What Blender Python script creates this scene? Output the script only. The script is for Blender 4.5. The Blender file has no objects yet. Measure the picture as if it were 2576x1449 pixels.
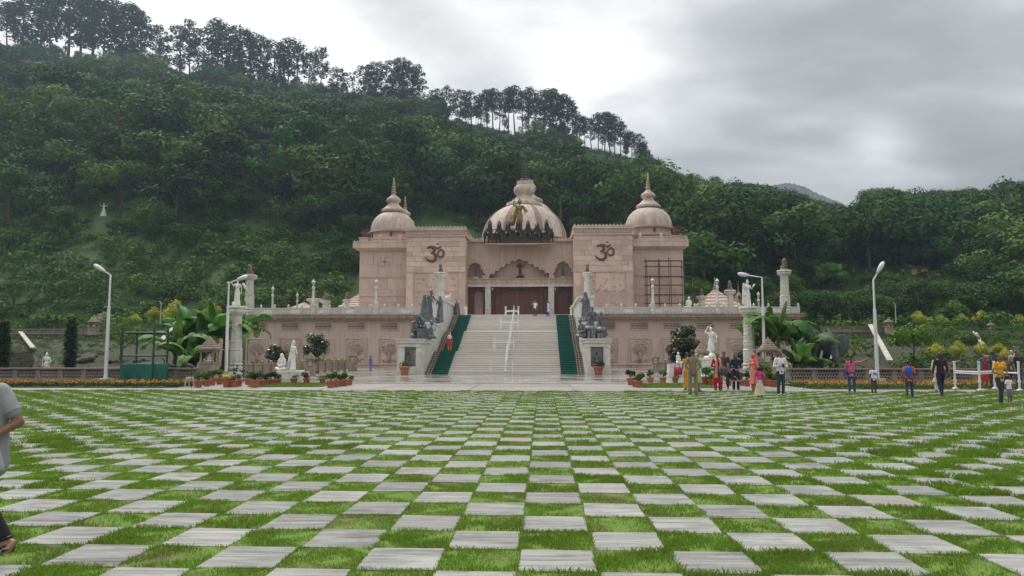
import bpy, math, random
import numpy as np
from mathutils import Vector, Matrix, Euler, geometry

SC = bpy.context.scene
COL = SC.collection
R = random.Random(7)
NR = np.random.RandomState(11)
rad = math.radians

# ------------------------------------------------------------------ camera
cam_d = bpy.data.cameras.new('camera')
cam = bpy.data.objects.new('camera', cam_d)
COL.objects.link(cam)
cam.location = (0, 0, 1.6)
cam.rotation_euler = (rad(95.07), 0, rad(2.30))
cam_d.sensor_width = 36.0
cam_d.lens = 36.0 * 1875 / 2576
cam_d.clip_start = 0.1
cam_d.clip_end = 6000
SC.camera = cam
CR = cam.rotation_euler.to_matrix()
CO = Vector((0, 0, 1.6))


def ray(x, y):
    """Survey of the photograph: direction of a point given in 2576 x 1449 units."""
    return CR @ Vector(((x - 1288) / 1875, (724.5 - y) / 1875, -1))


def P(x, y, Y):
    d = ray(x, y)
    return CO + d * (Y / d.y)


def G(x, y, z=0.0):
    d = ray(x, y)
    return CO + d * ((z - 1.6) / d.z)


def BX(x, Y):
    return P(x, 700, Y).x


def BZ(y, Y, x=1307):
    return P(x, y, Y).z


# ------------------------------------------------------------------ world, sun, exposure
SUN_EL, SUN_AZ = rad(58), rad(-35)     # azimuth from +Y towards +X
W = bpy.data.worlds.new('World')
SC.world = W
W.use_nodes = True
wn, wl = W.node_tree.nodes, W.node_tree.links
wn.clear()
wout = wn.new('ShaderNodeOutputWorld')
wbg = wn.new('ShaderNodeBackground')
wbg.inputs['Strength'].default_value = 0.12
wl.new(wbg.outputs[0], wout.inputs['Surface'])
sky = wn.new('ShaderNodeTexSky')
sky.sky_type = 'NISHITA'
sky.sun_disc = False
sky.sun_elevation = SUN_EL
sky.sun_rotation = SUN_AZ
sky.dust_density = 3.0
wtc = wn.new('ShaderNodeTexCoord')


def wmath(op, a, b=None, c=None, clamp=False):
    n = wn.new('ShaderNodeMath')
    n.operation = op
    n.use_clamp = clamp
    for i, v in enumerate((a, b, c)):
        if v is None:
            continue
        if isinstance(v, (int, float)):
            n.inputs[i].default_value = v
        else:
            wl.new(v, n.inputs[i])
    return n.outputs[0]


wnorm = wn.new('ShaderNodeVectorMath')
wnorm.operation = 'NORMALIZE'
wl.new(wtc.outputs['Generated'], wnorm.inputs[0])
wsep = wn.new('ShaderNodeSeparateXYZ')
wl.new(wnorm.outputs[0], wsep.inputs[0])
# cloud layer seen in perspective: direction divided by height
wden = wmath('ADD', wmath('ABSOLUTE', wsep.outputs[2]), 0.22)
wcx = wmath('DIVIDE', wsep.outputs[0], wden)
wcy = wmath('DIVIDE', wsep.outputs[1], wden)
wcomb = wn.new('ShaderNodeCombineXYZ')
wl.new(wcx, wcomb.inputs[0])
wl.new(wcy, wcomb.inputs[1])


def wnoise(scale, detail, rough, dist, off):
    m = wn.new('ShaderNodeMapping')
    m.inputs['Location'].default_value = off
    m.inputs['Rotation'].default_value = (0, 0, rad(-28))
    m.inputs['Scale'].default_value = (1.0, 1.5, 1)
    wl.new(wcomb.outputs[0], m.inputs[0])
    n = wn.new('ShaderNodeTexNoise')
    n.inputs['Scale'].default_value = scale
    n.inputs['Detail'].default_value = detail
    n.inputs['Roughness'].default_value = rough
    n.inputs['Distortion'].default_value = dist
    wl.new(m.outputs[0], n.inputs['Vector'])
    return n.outputs[0]


def wlobe(x, y, width, gain):
    """A thinner or thicker place in the overcast, in one direction of the sky."""
    d = ray(x, y).normalized()
    vd = wn.new('ShaderNodeVectorMath')
    vd.operation = 'DOT_PRODUCT'
    wl.new(wnorm.outputs[0], vd.inputs[0])
    vd.inputs[1].default_value = d
    e = wmath('MULTIPLY', wmath('SUBTRACT', 1.0, vd.outputs['Value']), -2.0 / (rad(width) ** 2))
    return wmath('MULTIPLY', wmath('EXPONENT', e), gain)


n1 = wnoise(0.8, 5, 0.5, 0.12, (3.1, 0.4, 0))
n2 = wnoise(2.0, 6, 0.52, 0.2, (7.7, 2.4, 0))
base = wmath('ADD', wmath('MULTIPLY', wmath('SUBTRACT', n1, 0.5), 0.70),
             wmath('MULTIPLY', wmath('SUBTRACT', n2, 0.5), 1.0))
tot = wmath('ADD', base, 0.44)
LOBES = [(380, -60, 13, 0.34), (900, 100, 8, 0.10), (1480, 190, 4.2, 0.17), (1620, 130, 3.5, 0.2), (1420, 250, 3.5, .16),
         (2080, 395, 4.5, 0.20), (2270, 400, 3.5, 0.20), (2200, 360, 2.2, 0.22), (1990, 440, 5, .1),
         (1700, 20, 8, -0.06), (2150, 200, 10, -0.20), (2500, 330, 7, -0.20), (2000, 330, 4, -0.1), (2450, 60, 9, -0.02), (950, 30, 4, -0.10), (1780, 60, 4, -0.08)]
for l in LOBES:
    tot = wmath('ADD', tot, wlobe(*l))
tot = wmath('ADD', tot, 0.0, clamp=True)
wramp = wn.new('ShaderNodeValToRGB')
wl.new(tot, wramp.inputs[0])
er = wramp.color_ramp
er.elements[0].position = 0.08
er.elements[0].color = (1.36, 1.38, 1.36, 1)
er.elements[1].position = 1.0
er.elements[1].color = (6.9, 6.9, 6.85, 1)
for p_, c_ in ((0.3, (1.95, 1.96, 1.93, 1)), (0.52, (3.0, 3.0, 2.96, 1)), (0.75, (4.5, 4.5, 4.45, 1))):
    e_ = er.elements.new(p_)
    e_.color = c_
wmix = wn.new('ShaderNodeMix')
wmix.data_type = 'RGBA'
wmix.inputs[0].default_value = 0.93
wl.new(sky.outputs[0], wmix.inputs[6])
# an overcast sky is brighter towards the zenith
wz = wmath('MULTIPLY_ADD', wmath('MAXIMUM', wsep.outputs[2], 0.0), 2.0, 0.63)
wvm = wn.new('ShaderNodeVectorMath')
wvm.operation = 'SCALE'
wl.new(wramp.outputs[0], wvm.inputs[0])
wl.new(wz, wvm.inputs['Scale'])
wl.new(wvm.outputs[0], wmix.inputs[7])
wl.new(wmix.outputs[2], wbg.inputs[0])

sun_d = bpy.data.lights.new('sun', 'SUN')
sun = bpy.data.objects.new('sun', sun_d)
COL.objects.link(sun)
sun_d.energy = 1.5
sun_d.angle = rad(14)
sun_d.color = (1.0, 0.97, 0.92)
sv = Vector((math.sin(SUN_AZ) * math.cos(SUN_EL), math.cos(SUN_AZ) * math.cos(SUN_EL), math.sin(SUN_EL)))
sun.rotation_euler = sv.to_track_quat('Z', 'Y').to_euler()
sun.location = (0, 0, 60)

vs = SC.view_settings
vs.view_transform = 'Standard'
vs.look = 'None'
vs.gamma = 1
vs.use_curve_mapping = False
vs.exposure = 0.80
SC.cycles.max_bounces = 6
SC.cycles.diffuse_bounces = 2
SC.cycles.glossy_bounces = 2
SC.cycles.transmission_bounces = 3
SC.cycles.transparent_max_bounces = 6
SC.cycles.volume_bounces = 0
SC.cycles.caustics_reflective = False
SC.cycles.caustics_refractive = False


# ------------------------------------------------------------------ materials
MATS = {}


def M(name, col, rough=0.7, col2=None, scale=2.0, detail=5, bump=0.0, bscale=None, metal=0.0,
      stretch=(1, 1, 1), spec=0.5, rnd=0.0, c0=0.35, c1=0.65, dist=0.0, rough2=None, trans=0.0, streak=0.0):
    """Procedural material: two colours mixed by noise in object space, with relief and a tint per object."""
    if name in MATS:
        return MATS[name]
    m = bpy.data.materials.new(name)
    m.use_nodes = True
    n, l = m.node_tree.nodes, m.node_tree.links
    b = n['Principled BSDF']
    if col2 is None:
        col2 = tuple(c * 0.78 for c in col)
    tc = n.new('ShaderNodeTexCoord')
    oi = n.new('ShaderNodeObjectInfo')
    ad = n.new('ShaderNodeVectorMath')
    ad.operation = 'MULTIPLY_ADD'
    cmb = n.new('ShaderNodeCombineXYZ')
    for i in range(3):
        l.new(oi.outputs['Random'], cmb.inputs[i])
    l.new(cmb.outputs[0], ad.inputs[0])
    ad.inputs[1].default_value = (37, 53, 71)
    l.new(tc.outputs['Object'], ad.inputs[2])
    mp = n.new('ShaderNodeMapping')
    mp.inputs['Scale'].default_value = stretch
    l.new(ad.outputs[0], mp.inputs[0])
    nz = n.new('ShaderNodeTexNoise')
    nz.inputs['Scale'].default_value = scale
    nz.inputs['Detail'].default_value = detail
    nz.inputs['Roughness'].default_value = 0.6
    nz.inputs['Distortion'].default_value = dist
    l.new(mp.outputs[0], nz.inputs['Vector'])
    mr = n.new('ShaderNodeMapRange')
    mr.inputs[1].default_value = c0
    mr.inputs[2].default_value = c1
    l.new(nz.outputs[0], mr.inputs[0])
    mx = n.new('ShaderNodeMix')
    mx.data_type = 'RGBA'
    mx.inputs[6].default_value = (*col, 1)
    mx.inputs[7].default_value = (*col2, 1)
    l.new(mr.outputs[0], mx.inputs[0])
    out = mx.outputs[2]
    if streak:
        # rain marks running down the stone
        ms_ = n.new('ShaderNodeMapping')
        ms_.inputs['Scale'].default_value = (1.5, 1.5, 1) if name.startswith('lawn') else (1.6, 1.6, 0.16)
        l.new(ad.outputs[0] if name.startswith('lawn') else tc.outputs['Object'], ms_.inputs[0])
        ns_ = n.new('ShaderNodeTexNoise')
        ns_.inputs['Scale'].default_value = 1.5
        ns_.inputs['Detail'].default_value = 7
        ns_.inputs['Roughness'].default_value = .65
        l.new(ms_.outputs[0], ns_.inputs['Vector'])
        rs_ = n.new('ShaderNodeMapRange')
        rs_.inputs[1].default_value = .48
        rs_.inputs[2].default_value = .72
        rs_.inputs[3].default_value = 1.0
        rs_.inputs[4].default_value = 1 - streak
        l.new(ns_.outputs[0], rs_.inputs[0])
        vm_ = n.new('ShaderNodeVectorMath')
        vm_.operation = 'SCALE'
        l.new(out, vm_.inputs[0])
        l.new(rs_.outputs[0], vm_.inputs['Scale'])
        out = vm_.outputs[0]
    if rnd:
        hs = n.new('ShaderNodeHueSaturation')
        mv = n.new('ShaderNodeMapRange')
        mv.inputs[3].default_value = 1 - rnd
        mv.inputs[4].default_value = 1 + rnd
        l.new(oi.outputs['Random'], mv.inputs[0])
        l.new(mv.outputs[0], hs.inputs['Value'])
        mh = n.new('ShaderNodeMapRange')
        mh.inputs[3].default_value = 0.5 + rnd * 0.06
        mh.inputs[4].default_value = 0.5 - rnd * 0.06
        wv = n.new('ShaderNodeMath')
        wv.operation = 'FRACT'
        wm = n.new('ShaderNodeMath')
        wm.operation = 'MULTIPLY'
        wm.inputs[1].default_value = 7.31
        l.new(oi.outputs['Random'], wm.inputs[0])
        l.new(wm.outputs[0], wv.inputs[0])
        l.new(wv.outputs[0], mh.inputs[0])
        l.new(mh.outputs[0], hs.inputs['Hue'])
        l.new(out, hs.inputs['Color'])
        out = hs.outputs[0]
    l.new(out, b.inputs['Base Color'])
    b.inputs['Roughness'].default_value = rough
    if rough2 is not None:
        rr = n.new('ShaderNodeMapRange')
        rr.inputs[1].default_value = 0.3
        rr.inputs[2].default_value = 0.7
        rr.inputs[3].default_value = rough
        rr.inputs[4].default_value = rough2
        l.new(nz.outputs[0], rr.inputs[0])
        l.new(rr.outputs[0], b.inputs['Roughness'])
    b.inputs['Metallic'].default_value = metal
    b.inputs['Specular IOR Level'].default_value = spec
    if bump:
        n2_ = n.new('ShaderNodeTexNoise')
        n2_.inputs['Scale'].default_value = bscale or scale * 4
        n2_.inputs['Detail'].default_value = 4
        l.new(mp.outputs[0], n2_.inputs['Vector'])
        bp = n.new('ShaderNodeBump')
        bp.inputs['Strength'].default_value = min(1, bump)
        bp.inputs['Distance'].default_value = 0.03
        l.new(n2_.outputs[0], bp.inputs['Height'])
        l.new(bp.outputs[0], b.inputs['Normal'])
    if trans:
        o = n['Material Output']
        tb = n.new('ShaderNodeBsdfTranslucent')
        ms = n.new('ShaderNodeMixShader')
        ms.inputs[0].default_value = trans
        l.new(out, tb.inputs[0])
        l.new(b.outputs[0], ms.inputs[1])
        l.new(tb.outputs[0], ms.inputs[2])
        l.new(ms.outputs[0], o.inputs[0])
    MATS[name] = m
    return m


pink = M('pink_sandstone', (0.62, 0.475, 0.40), 0.8, (0.50, 0.375, 0.315), 0.35, 8, 0.12, 9, rnd=0.10, streak=.3)
pink_b = M('pink_sandstone_block', (0.645, 0.49, 0.41), 0.8, (0.53, 0.395, 0.33), 0.7, 7, 0.1, 9, rnd=0.16, streak=.25)
pink_wall = M('terrace_sandstone', (0.61, 0.465, 0.395), 0.75, (0.51, 0.385, 0.325), 0.25, 8, 0.1, 9, stretch=(1, 1, 0.5), streak=.3)
pink_joint = M('pale_mortar', (0.62, 0.50, 0.43), 0.9)
pink_carve = M('carved_sandstone', (0.50, 0.375, 0.31), 0.85, (0.34, 0.245, 0.20), 2.0, 6, 0.4, 14)
dome_st = M('dome_stone', (0.60, 0.48, 0.41), 0.75, (0.40, 0.335, 0.29), 0.7, 8, 0.15, 7, stretch=(1.6, 1.6, 0.35), streak=.4)
dome_dk = M('dome_weathered', (0.30, 0.205, 0.175), 0.85, (0.19, 0.145, 0.125), 1.1, 7, 0.2, 7)
marble = M('white_marble', (0.70, 0.69, 0.65), 0.4, (0.53, 0.52, 0.48), 1.1, 8, 0.06, 12, dist=1.2, stretch=(1, 1, 2), streak=.22)
marble_col = M('carved_marble', (0.74, 0.72, 0.66), 0.5, (0.54, 0.52, 0.46), 2.2, 8, 0.3, 16, dist=0.8, streak=.25)
marble_st = M('statue_marble', (0.82, 0.81, 0.78), 0.5, (0.60, 0.59, 0.56), 3.0, 7, 0.3, 14)
step_m = M('stair_marble', (0.74, 0.72, 0.68), 0.45, (0.47, 0.43, 0.38), 0.9, 9, 0.05, 12, stretch=(0.45, 1, 5), dist=1.0, rnd=0.1, c0=0.45, c1=0.78)
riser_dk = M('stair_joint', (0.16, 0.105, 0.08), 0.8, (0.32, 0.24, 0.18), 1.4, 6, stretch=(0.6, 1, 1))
bronze = M('dark_grey_bronze', (0.085, 0.09, 0.10), 0.5, (0.17, 0.18, 0.19), 3.5, 6, 0.35, 18, metal=0.25)
blackh = M('black_bronze', (0.02, 0.023, 0.026), 0.45, (0.05, 0.055, 0.06), 4, 5, 0.3, 14, metal=0.3)
gold = M('gilded_bronze', (0.36, 0.26, 0.09), 0.4, (0.09, 0.065, 0.03), 4, 6, 0.3, 10, metal=0.85)
finial_m = M('brass_finial', (0.46, 0.41, 0.26), 0.35, (0.20, 0.18, 0.11), 5, 5, metal=0.7)
green_br = M('green_bronze', (0.055, 0.075, 0.07), 0.6, (0.02, 0.03, 0.03), 4, 5, 0.3, 12, metal=0.2)
wood_red = M('reddish_door_wood', (0.155, 0.058, 0.04), 0.5, (0.10, 0.038, 0.028), 2.2, 6, 0.05, 9, stretch=(3, 1, 0.4), rnd=0.12)
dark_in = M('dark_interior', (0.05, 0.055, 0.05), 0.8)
om_red = M('red_sandstone', (0.155, 0.058, 0.048), 0.8, (0.115, 0.045, 0.038), 3)
terra = M('terracotta', (0.42, 0.135, 0.075), 0.8, (0.33, 0.11, 0.065), 3, 5, 0.1, 10, rnd=0.12)
white_p = M('white_paint', (0.72, 0.72, 0.73), 0.4, (0.6, 0.6, 0.6), 3)
white_dirty = M('dirty_white_paint', (0.55, 0.54, 0.52), 0.5, (0.40, 0.38, 0.35), 5)
lamp_post_m = M('galvanised_grey', (0.80, 0.80, 0.82), 0.4, (0.68, 0.69, 0.72), 2, metal=0.1)
glass_m = M('milky_lamp_glass', (0.55, 0.56, 0.50), 0.2, (0.42, 0.43, 0.38), 8)
rust = M('rusty_steel', (0.10, 0.05, 0.038), 0.75, (0.055, 0.03, 0.025), 6)
gnet = M('green_net_cloth', (0.012, 0.17, 0.115), 0.75, (0.006, 0.085, 0.06), 1.2, 6, 0.4, 3, stretch=(1, 1, 0.3))
gpipe = M('green_painted_pipe', (0.006, 0.07, 0.045), 0.5)
carpet_m = M('green_carpet', (0.003, 0.085, 0.062), 0.95, (0.004, 0.06, 0.045), 2, 5, 0.2, 40)
stone_grey = M('grey_garden_stone', (0.30, 0.25, 0.225), 0.85, (0.21, 0.175, 0.155), 1.2, 7, 0.2, 9, rnd=0.1)
hole_m = M('shadowed_recess', (0.03, 0.022, 0.018), 0.95)  # near-black colour carrying the shade of lattice holes, also on house windows
concrete = M('path_stone', (0.26, 0.24, 0.215), 0.5, (0.19, 0.175, 0.155), 0.8, 8, 0.08, 12, rnd=0.06, rough2=0.75)
leaf_m = M('broad_leaf', (0.058, 0.122, 0.026), 0.7, (0.023, 0.055, 0.014), 0.22, 4, rnd=0.6, trans=0.15, spec=0.1)
leaf_l = M('light_leaf', (0.115, 0.185, 0.03), 0.6, (0.066, 0.12, 0.02), 0.4, 4, rnd=0.4, trans=0.2, spec=0.1)
needle_m = M('pine_needles', (0.030, 0.060, 0.026), 0.7, (0.016, 0.036, 0.018), 0.3, 4, rnd=0.25, trans=0.2, spec=0.2)
bark_m = M('pale_bark', (0.11, 0.085, 0.065), 0.9, (0.055, 0.042, 0.034), 2, 5, 0.4, 8, stretch=(1, 1, 0.3), rnd=0.2)
bush_m = M('shrub_leaf', (0.085, 0.16, 0.024), 0.7, (0.042, 0.092, 0.016), 0.5, 4, rnd=0.45, trans=0.2, spec=0.12)
yellow_l = M('golden_leaf', (0.50, 0.46, 0.03), 0.6, (0.26, 0.33, 0.03), 1.2, 4, rnd=0.15, trans=0.3, spec=0.3)
magn_l = M('glossy_dark_leaf', (0.022, 0.045, 0.014), 0.3, (0.085, 0.07, 0.025), 1.6, 4, rnd=0.1, trans=0.1, c0=0.5, c1=0.75)
cyp_l = M('cypress_leaf', (0.016, 0.038, 0.009), 0.7, (0.008, 0.020, 0.006), 1.5, 4, trans=0.15)
ban_l = M('banana_leaf', (0.095, 0.22, 0.028), 0.55, (0.035, 0.11, 0.018), 0.9, 4, rnd=0.4, trans=0.3, spec=.25)
ban_s = M('banana_stem', (0.10, 0.11, 0.045), 0.6, (0.06, 0.05, 0.03), 1.5, stretch=(2, 2, 0.4))
grass_m = M('grass_blade', (0.175, 0.315, 0.032), 0.6, (0.150, 0.225, 0.036), 1.1, 8, trans=0.45, spec=0.2)
orange_f = M('orange_petal', (0.46, 0.16, 0.015), 0.7, (0.55, 0.27, 0.015), 2, trans=0.2)
pinkf = M('pink_petal', (0.6, 0.12, 0.16), 0.7, trans=0.2)
skin_m = M('brown_skin', (0.23, 0.115, 0.07), 0.5, (0.19, 0.095, 0.058), 5)
hair_m = M('black_hair', (0.010, 0.008, 0.008), 0.45, (0.02, 0.016, 0.015), 12)


# ------------------------------------------------------------------ mesh helpers
class MB:
    def __init__(s):
        s.v = []
        s.f = []

    def add(s, vs_, fs_):
        o = len(s.v)
        s.v.extend([tuple(p) for p in vs_])
        s.f.extend([tuple(i + o for i in f) for f in fs_])
        return s

    def box(s, x0, x1, y0, y1, z0, z1):
        vs_ = [(x0, y0, z0), (x1, y0, z0), (x1, y1, z0), (x0, y1, z0), (x0, y0, z1), (x1, y0, z1), (x1, y1, z1), (x0, y1, z1)]
        return s.add(vs_, [(0, 3, 2, 1), (4, 5, 6, 7), (0, 1, 5, 4), (1, 2, 6, 5), (2, 3, 7, 6), (3, 0, 4, 7)])

    def obox(s, p, q, w, h):
        """A bar from p to q of width w and height h."""
        p, q = Vector(p), Vector(q)
        d = (q - p).normalized()
        up = Vector((0, 0, 1)) if abs(d.z) < 0.95 else Vector((0, 1, 0))
        a = d.cross(up).normalized() * (w / 2)
        b = a.cross(d).normalized() * (h / 2)
        vs_ = [p - a - b, p + a - b, p + a + b, p - a + b, q - a - b, q + a - b, q + a + b, q - a + b]
        return s.add(vs_, [(0, 3, 2, 1), (4, 5, 6, 7), (0, 1, 5, 4), (1, 2, 6, 5), (2, 3, 7, 6), (3, 0, 4, 7)])

    def tube(s, pts, rs, n=8, caps=True):
        pts = [Vector(p) for p in pts]
        if isinstance(rs, (int, float)):
            rs = [rs] * len(pts)
        o = len(s.v)
        ref = None
        for i, p in enumerate(pts):
            d = (pts[min(i + 1, len(pts) - 1)] - pts[max(i - 1, 0)]).normalized()
            if ref is None:
                ref = Vector((1, 0, 0)) if abs(d.x) < 0.8 else Vector((0, 1, 0))
            a = d.cross(ref).normalized()
            b = d.cross(a).normalized()
            ref = b.cross(d) * -1 if False else ref
            for k in range(n):
                t = 2 * math.pi * k / n
                s.v.append(tuple(p + (a * math.cos(t) + b * math.sin(t)) * rs[i]))
        for i in range(len(pts) - 1):
            for k in range(n):
                k2 = (k + 1) % n
                s.f.append((o + i * n + k, o + i * n + k2, o + (i + 1) * n + k2, o + (i + 1) * n + k))
        if caps:
            s.f.append(tuple(o + k for k in range(n))[::-1])
            s.f.append(tuple(o + (len(pts) - 1) * n + k for k in range(n)))
        return s

    def lathe(s, prof, c=(0, 0, 0), n=20, rot=0.0, square=None):
        """prof: list of (radius, z)."""
        o = len(s.v)
        for r, z in prof:
            for k in range(n):
                t = 2 * math.pi * k / n + rot
                s.v.append((c[0] + r * math.cos(t), c[1] + r * math.sin(t), c[2] + z))
        m = len(prof)
        for i in range(m - 1):
            for k in range(n):
                k2 = (k + 1) % n
                s.f.append((o + i * n + k, o + i * n + k2, o + (i + 1) * n + k2, o + (i + 1) * n + k))
        s.f.append(tuple(o + k for k in range(n))[::-1])
        s.f.append(tuple(o + (m - 1) * n + k for k in range(n)))
        return s

    def ell(s, c, r, n=10, m=7, rot=None):
        o = len(s.v)
        rm = Euler(rot).to_matrix() if rot else None
        vs_ = [Vector((0, 0, -1))]
        for i in range(1, m):
            ph = -math.pi / 2 + math.pi * i / m
            for k in range(n):
                t = 2 * math.pi * k / n
                vs_.append(Vector((math.cos(ph) * math.cos(t), math.cos(ph) * math.sin(t), math.sin(ph))))
        vs_.append(Vector((0, 0, 1)))
        for q in vs_:
            q = Vector((q.x * r[0], q.y * r[1], q.z * r[2]))
            if rm:
                q = rm @ q
            s.v.append((c[0] + q.x, c[1] + q.y, c[2] + q.z))
        for k in range(n):
            s.f.append((o, o + 1 + (k + 1) % n, o + 1 + k))
            s.f.append((o + len(vs_) - 1, o + 1 + (m - 2) * n + k, o + 1 + (m - 2) * n + (k + 1) % n))
        for i in range(m - 2):
            for k in range(n):
                k2 = (k + 1) % n
                a = o + 1 + i * n
                s.f.append((a + k, a + k2, a + n + k2, a + n + k))
        return s

    def cap(s, p, q, r1, r2, n=9):
        """Tapered capsule, closed."""
        p, q = Vector(p), Vector(q)
        d = q - p
        L = d.length
        if L < 1e-6:
            return s.ell(p, (r1, r1, r1))
        d.normalize()
        pts, rs = [], []
        for t in (-1, -0.85, -0.5, 0):
            pts.append(p + d * (t * r1))
            rs.append(max(r1 * math.sqrt(max(0, 1 - t * t)), r1 * 0.08))
        for t in (0, 0.5, 0.85, 1):
            pts.append(q + d * (t * r2))
            rs.append(max(r2 * math.sqrt(max(0, 1 - t * t)), r2 * 0.08))
        return s.tube(pts, rs, n)

    def poly(s, outer, holes, tomap, y0, y1):
        """Flat plate with holes: 2D outlines mapped by tomap(u, v) -> (x, z), between depths y0 (front) and y1."""
        loops = [outer] + list(holes)
        tri = geometry.tessellate_polygon([[Vector((u, v, 0)) for u, v in lp] for lp in loops])
        flat = [p for lp in loops for p in lp]
        o = len(s.v)
        for yy in (y0, y1):
            for u, v in flat:
                x, z = tomap(u, v)
                s.v.append((x, yy, z))
        n = len(flat)
        for t in tri:
            s.f.append(tuple(o + i for i in t))
            s.f.append(tuple(o + n + i for i in reversed(t)))
        k = 0
        for lp in loops:
            m = len(lp)
            for i in range(m):
                a, b = k + i, k + (i + 1) % m
                s.f.append((o + a, o + b, o + n + b, o + n + a))
            k += m
        return s

    def build(s, name, mat, parent=None, smooth=False, w=None, props=None):
        me = bpy.data.meshes.new(name)
        off = Vector(w) if w is not None else (WL.get(parent.name, Vector()) if parent else Vector())
        arr = np.array(s.v, dtype=np.float32).reshape(-1, 3) - np.array(off, dtype=np.float32)
        me.from_pydata(arr.tolist(), [], s.f)
        me.materials.append(mat)
        if smooth:
            me.polygons.foreach_set('use_smooth', [True] * len(me.polygons))
        o = bpy.data.objects.new(name, me)
        COL.objects.link(o)
        if parent:
            o.parent = parent
            WL[o.name] = WL.get(parent.name, Vector())
        else:
            o.location = off
            WL[o.name] = Vector(off)
        if smooth == 'auto':
            me.set_sharp_from_angle(angle=rad(38))
        if props:
            for k, v in props.items():
                o[k] = v
        return o


WL = {}


def tag(o, label=None, cat=None, group=None, kind=None):
    if label:
        o['label'] = label
    if cat:
        o['category'] = cat
    if group:
        o['group'] = group
    if kind:
        o['kind'] = kind
    return o


def thing(name, label, cat, loc=(0, 0, 0), rz=0.0, group=None):
    o = bpy.data.objects.new(name, None)
    COL.objects.link(o)
    o.location = loc
    o.rotation_euler = (0, 0, rz)
    o.empty_display_size = 0.2
    WL[o.name] = Vector(loc)
    return tag(o, label, cat, group)


def dup(root, loc, rz=0.0, sc=1.0, label=None):
    def cp(o, par):
        c = o.copy()
        COL.objects.link(c)
        if par:
            c.parent = par
        for ch in o.children:
            cp(ch, c)
        return c
    r = cp(root, None)
    r.location = loc
    r.rotation_euler = (0, 0, rz)
    r.scale = (sc, sc, sc) if isinstance(sc, (int, float)) else sc
    if label:
        r['label'] = label
    return r


def place(o, loc, rz=0.0, sc=1.0):
    o.location = loc
    o.rotation_euler = (0, 0, rz)
    o.scale = (sc, sc, sc) if isinstance(sc, (int, float)) else sc


def linkcopy(o, parent, loc, scale=(1, 1, 1), rot=(0, 0, 0)):
    c = o.copy()
    COL.objects.link(c)
    c.parent = parent
    c.location = Vector(loc) - WL.get(parent.name, Vector())
    c.scale = scale
    c.rotation_euler = rot
    return c


def unit_cube(name, mat, bevel=0.0):
    """A shared 1 x 1 x 1 block mesh, its front edges slightly broken."""
    me = bpy.data.meshes.new(name)
    b = bevel
    vs_, fs_ = [], []
    if b:
        for y, k in ((-0.5, b), (-0.5 + b, 0), (0.5, 0)):
            for x, z in ((-0.5 + k, -0.5 + k), (0.5 - k, -0.5 + k), (0.5 - k, 0.5 - k), (-0.5 + k, 0.5 - k)):
                vs_.append((x, y, z))
        fs_.append((0, 1, 2, 3))
        for r in (0, 4):
            for i in range(4):
                j = (i + 1) % 4
                fs_.append((r + i, r + 4 + i, r + 4 + j, r + j))
        fs_.append((11, 10, 9, 8))
    else:
        m = MB().box(-.5, .5, -.5, .5, -.5, .5)
        vs_, fs_ = m.v, m.f
    me.from_pydata(vs_, [], fs_)
    me.materials.append(mat)
    return me


def block(me, name, parent, x0, x1, y0, y1, z0, z1):
    o = bpy.data.objects.new(name, me)
    COL.objects.link(o)
    o.parent = parent
    o.location = Vector(((x0 + x1) / 2, (y0 + y1) / 2, (z0 + z1) / 2)) - (WL.get(parent.name, Vector()) if parent else Vector())
    o.scale = (abs(x1 - x0), abs(y1 - y0), abs(z1 - z0))
    return o


def sculpt(mb, name, mat, parent=None, vox=0.03, smooth=2, w=None):
    """Merge overlapping primitives into one continuous skin."""
    o = mb.build(name, mat, parent, smooth=True, w=w)
    r = o.modifiers.new('skin', 'REMESH')
    r.mode = 'VOXEL'
    r.voxel_size = vox
    r.use_smooth_shade = True
    if smooth:
        s = o.modifiers.new('soften', 'SMOOTH')
        s.factor = 0.5
        s.iterations = smooth
    return o


def mesh_arrays(name, V, F, mat, nper):
    """Fast mesh from numpy: all faces with nper corners."""
    me = bpy.data.meshes.new(name)
    V = np.asarray(V, dtype=np.float32)
    F = np.asarray(F, dtype=np.int32)
    me.vertices.add(len(V))
    me.vertices.foreach_set('co', V.ravel())
    me.loops.add(F.size)
    me.loops.foreach_set('vertex_index', F.ravel())
    me.polygons.add(len(F))
    me.polygons.foreach_set('loop_start', np.arange(0, F.size, nper, dtype=np.int32))
    me.polygons.foreach_set('loop_total', np.full(len(F), nper, dtype=np.int32))
    me.update(calc_edges=True)
    me.validate()
    me.materials.append(mat)
    return me


def obj(name, me, parent=None):
    o = bpy.data.objects.new(name, me)
    COL.objects.link(o)
    if parent:
        o.parent = parent
    return o

# ================================================================== GROUND
def sstep(a, b, x):
    t = np.clip((x - a) / (b - a), 0, 1)
    return t * t * (3 - 2 * t)


PX, PY, X0, Y0 = 0.605, 0.6258, -0.187, 6.267
LAWN_Y1 = 32.3

soil = M('dark_lawn_soil', (0.05, 0.10, 0.016), 0.95, (0.06, 0.045, 0.025), 1.3, 7, 0.3, 20)
turf = M('turf_mat', (0.11, 0.195, 0.018), 0.95, (0.10, 0.078, 0.032), 2.4, 9, 0.9, 30, c0=.5, c1=.66)
g = MB()
g.add([(-60, -8, -.03), (60, -8, -.03), (60, 34, -.03), (-60, 34, -.03)], [(0, 1, 2, 3)])
ground = g.build('lawn_ground', soil)
tag(ground, kind='structure')

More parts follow.
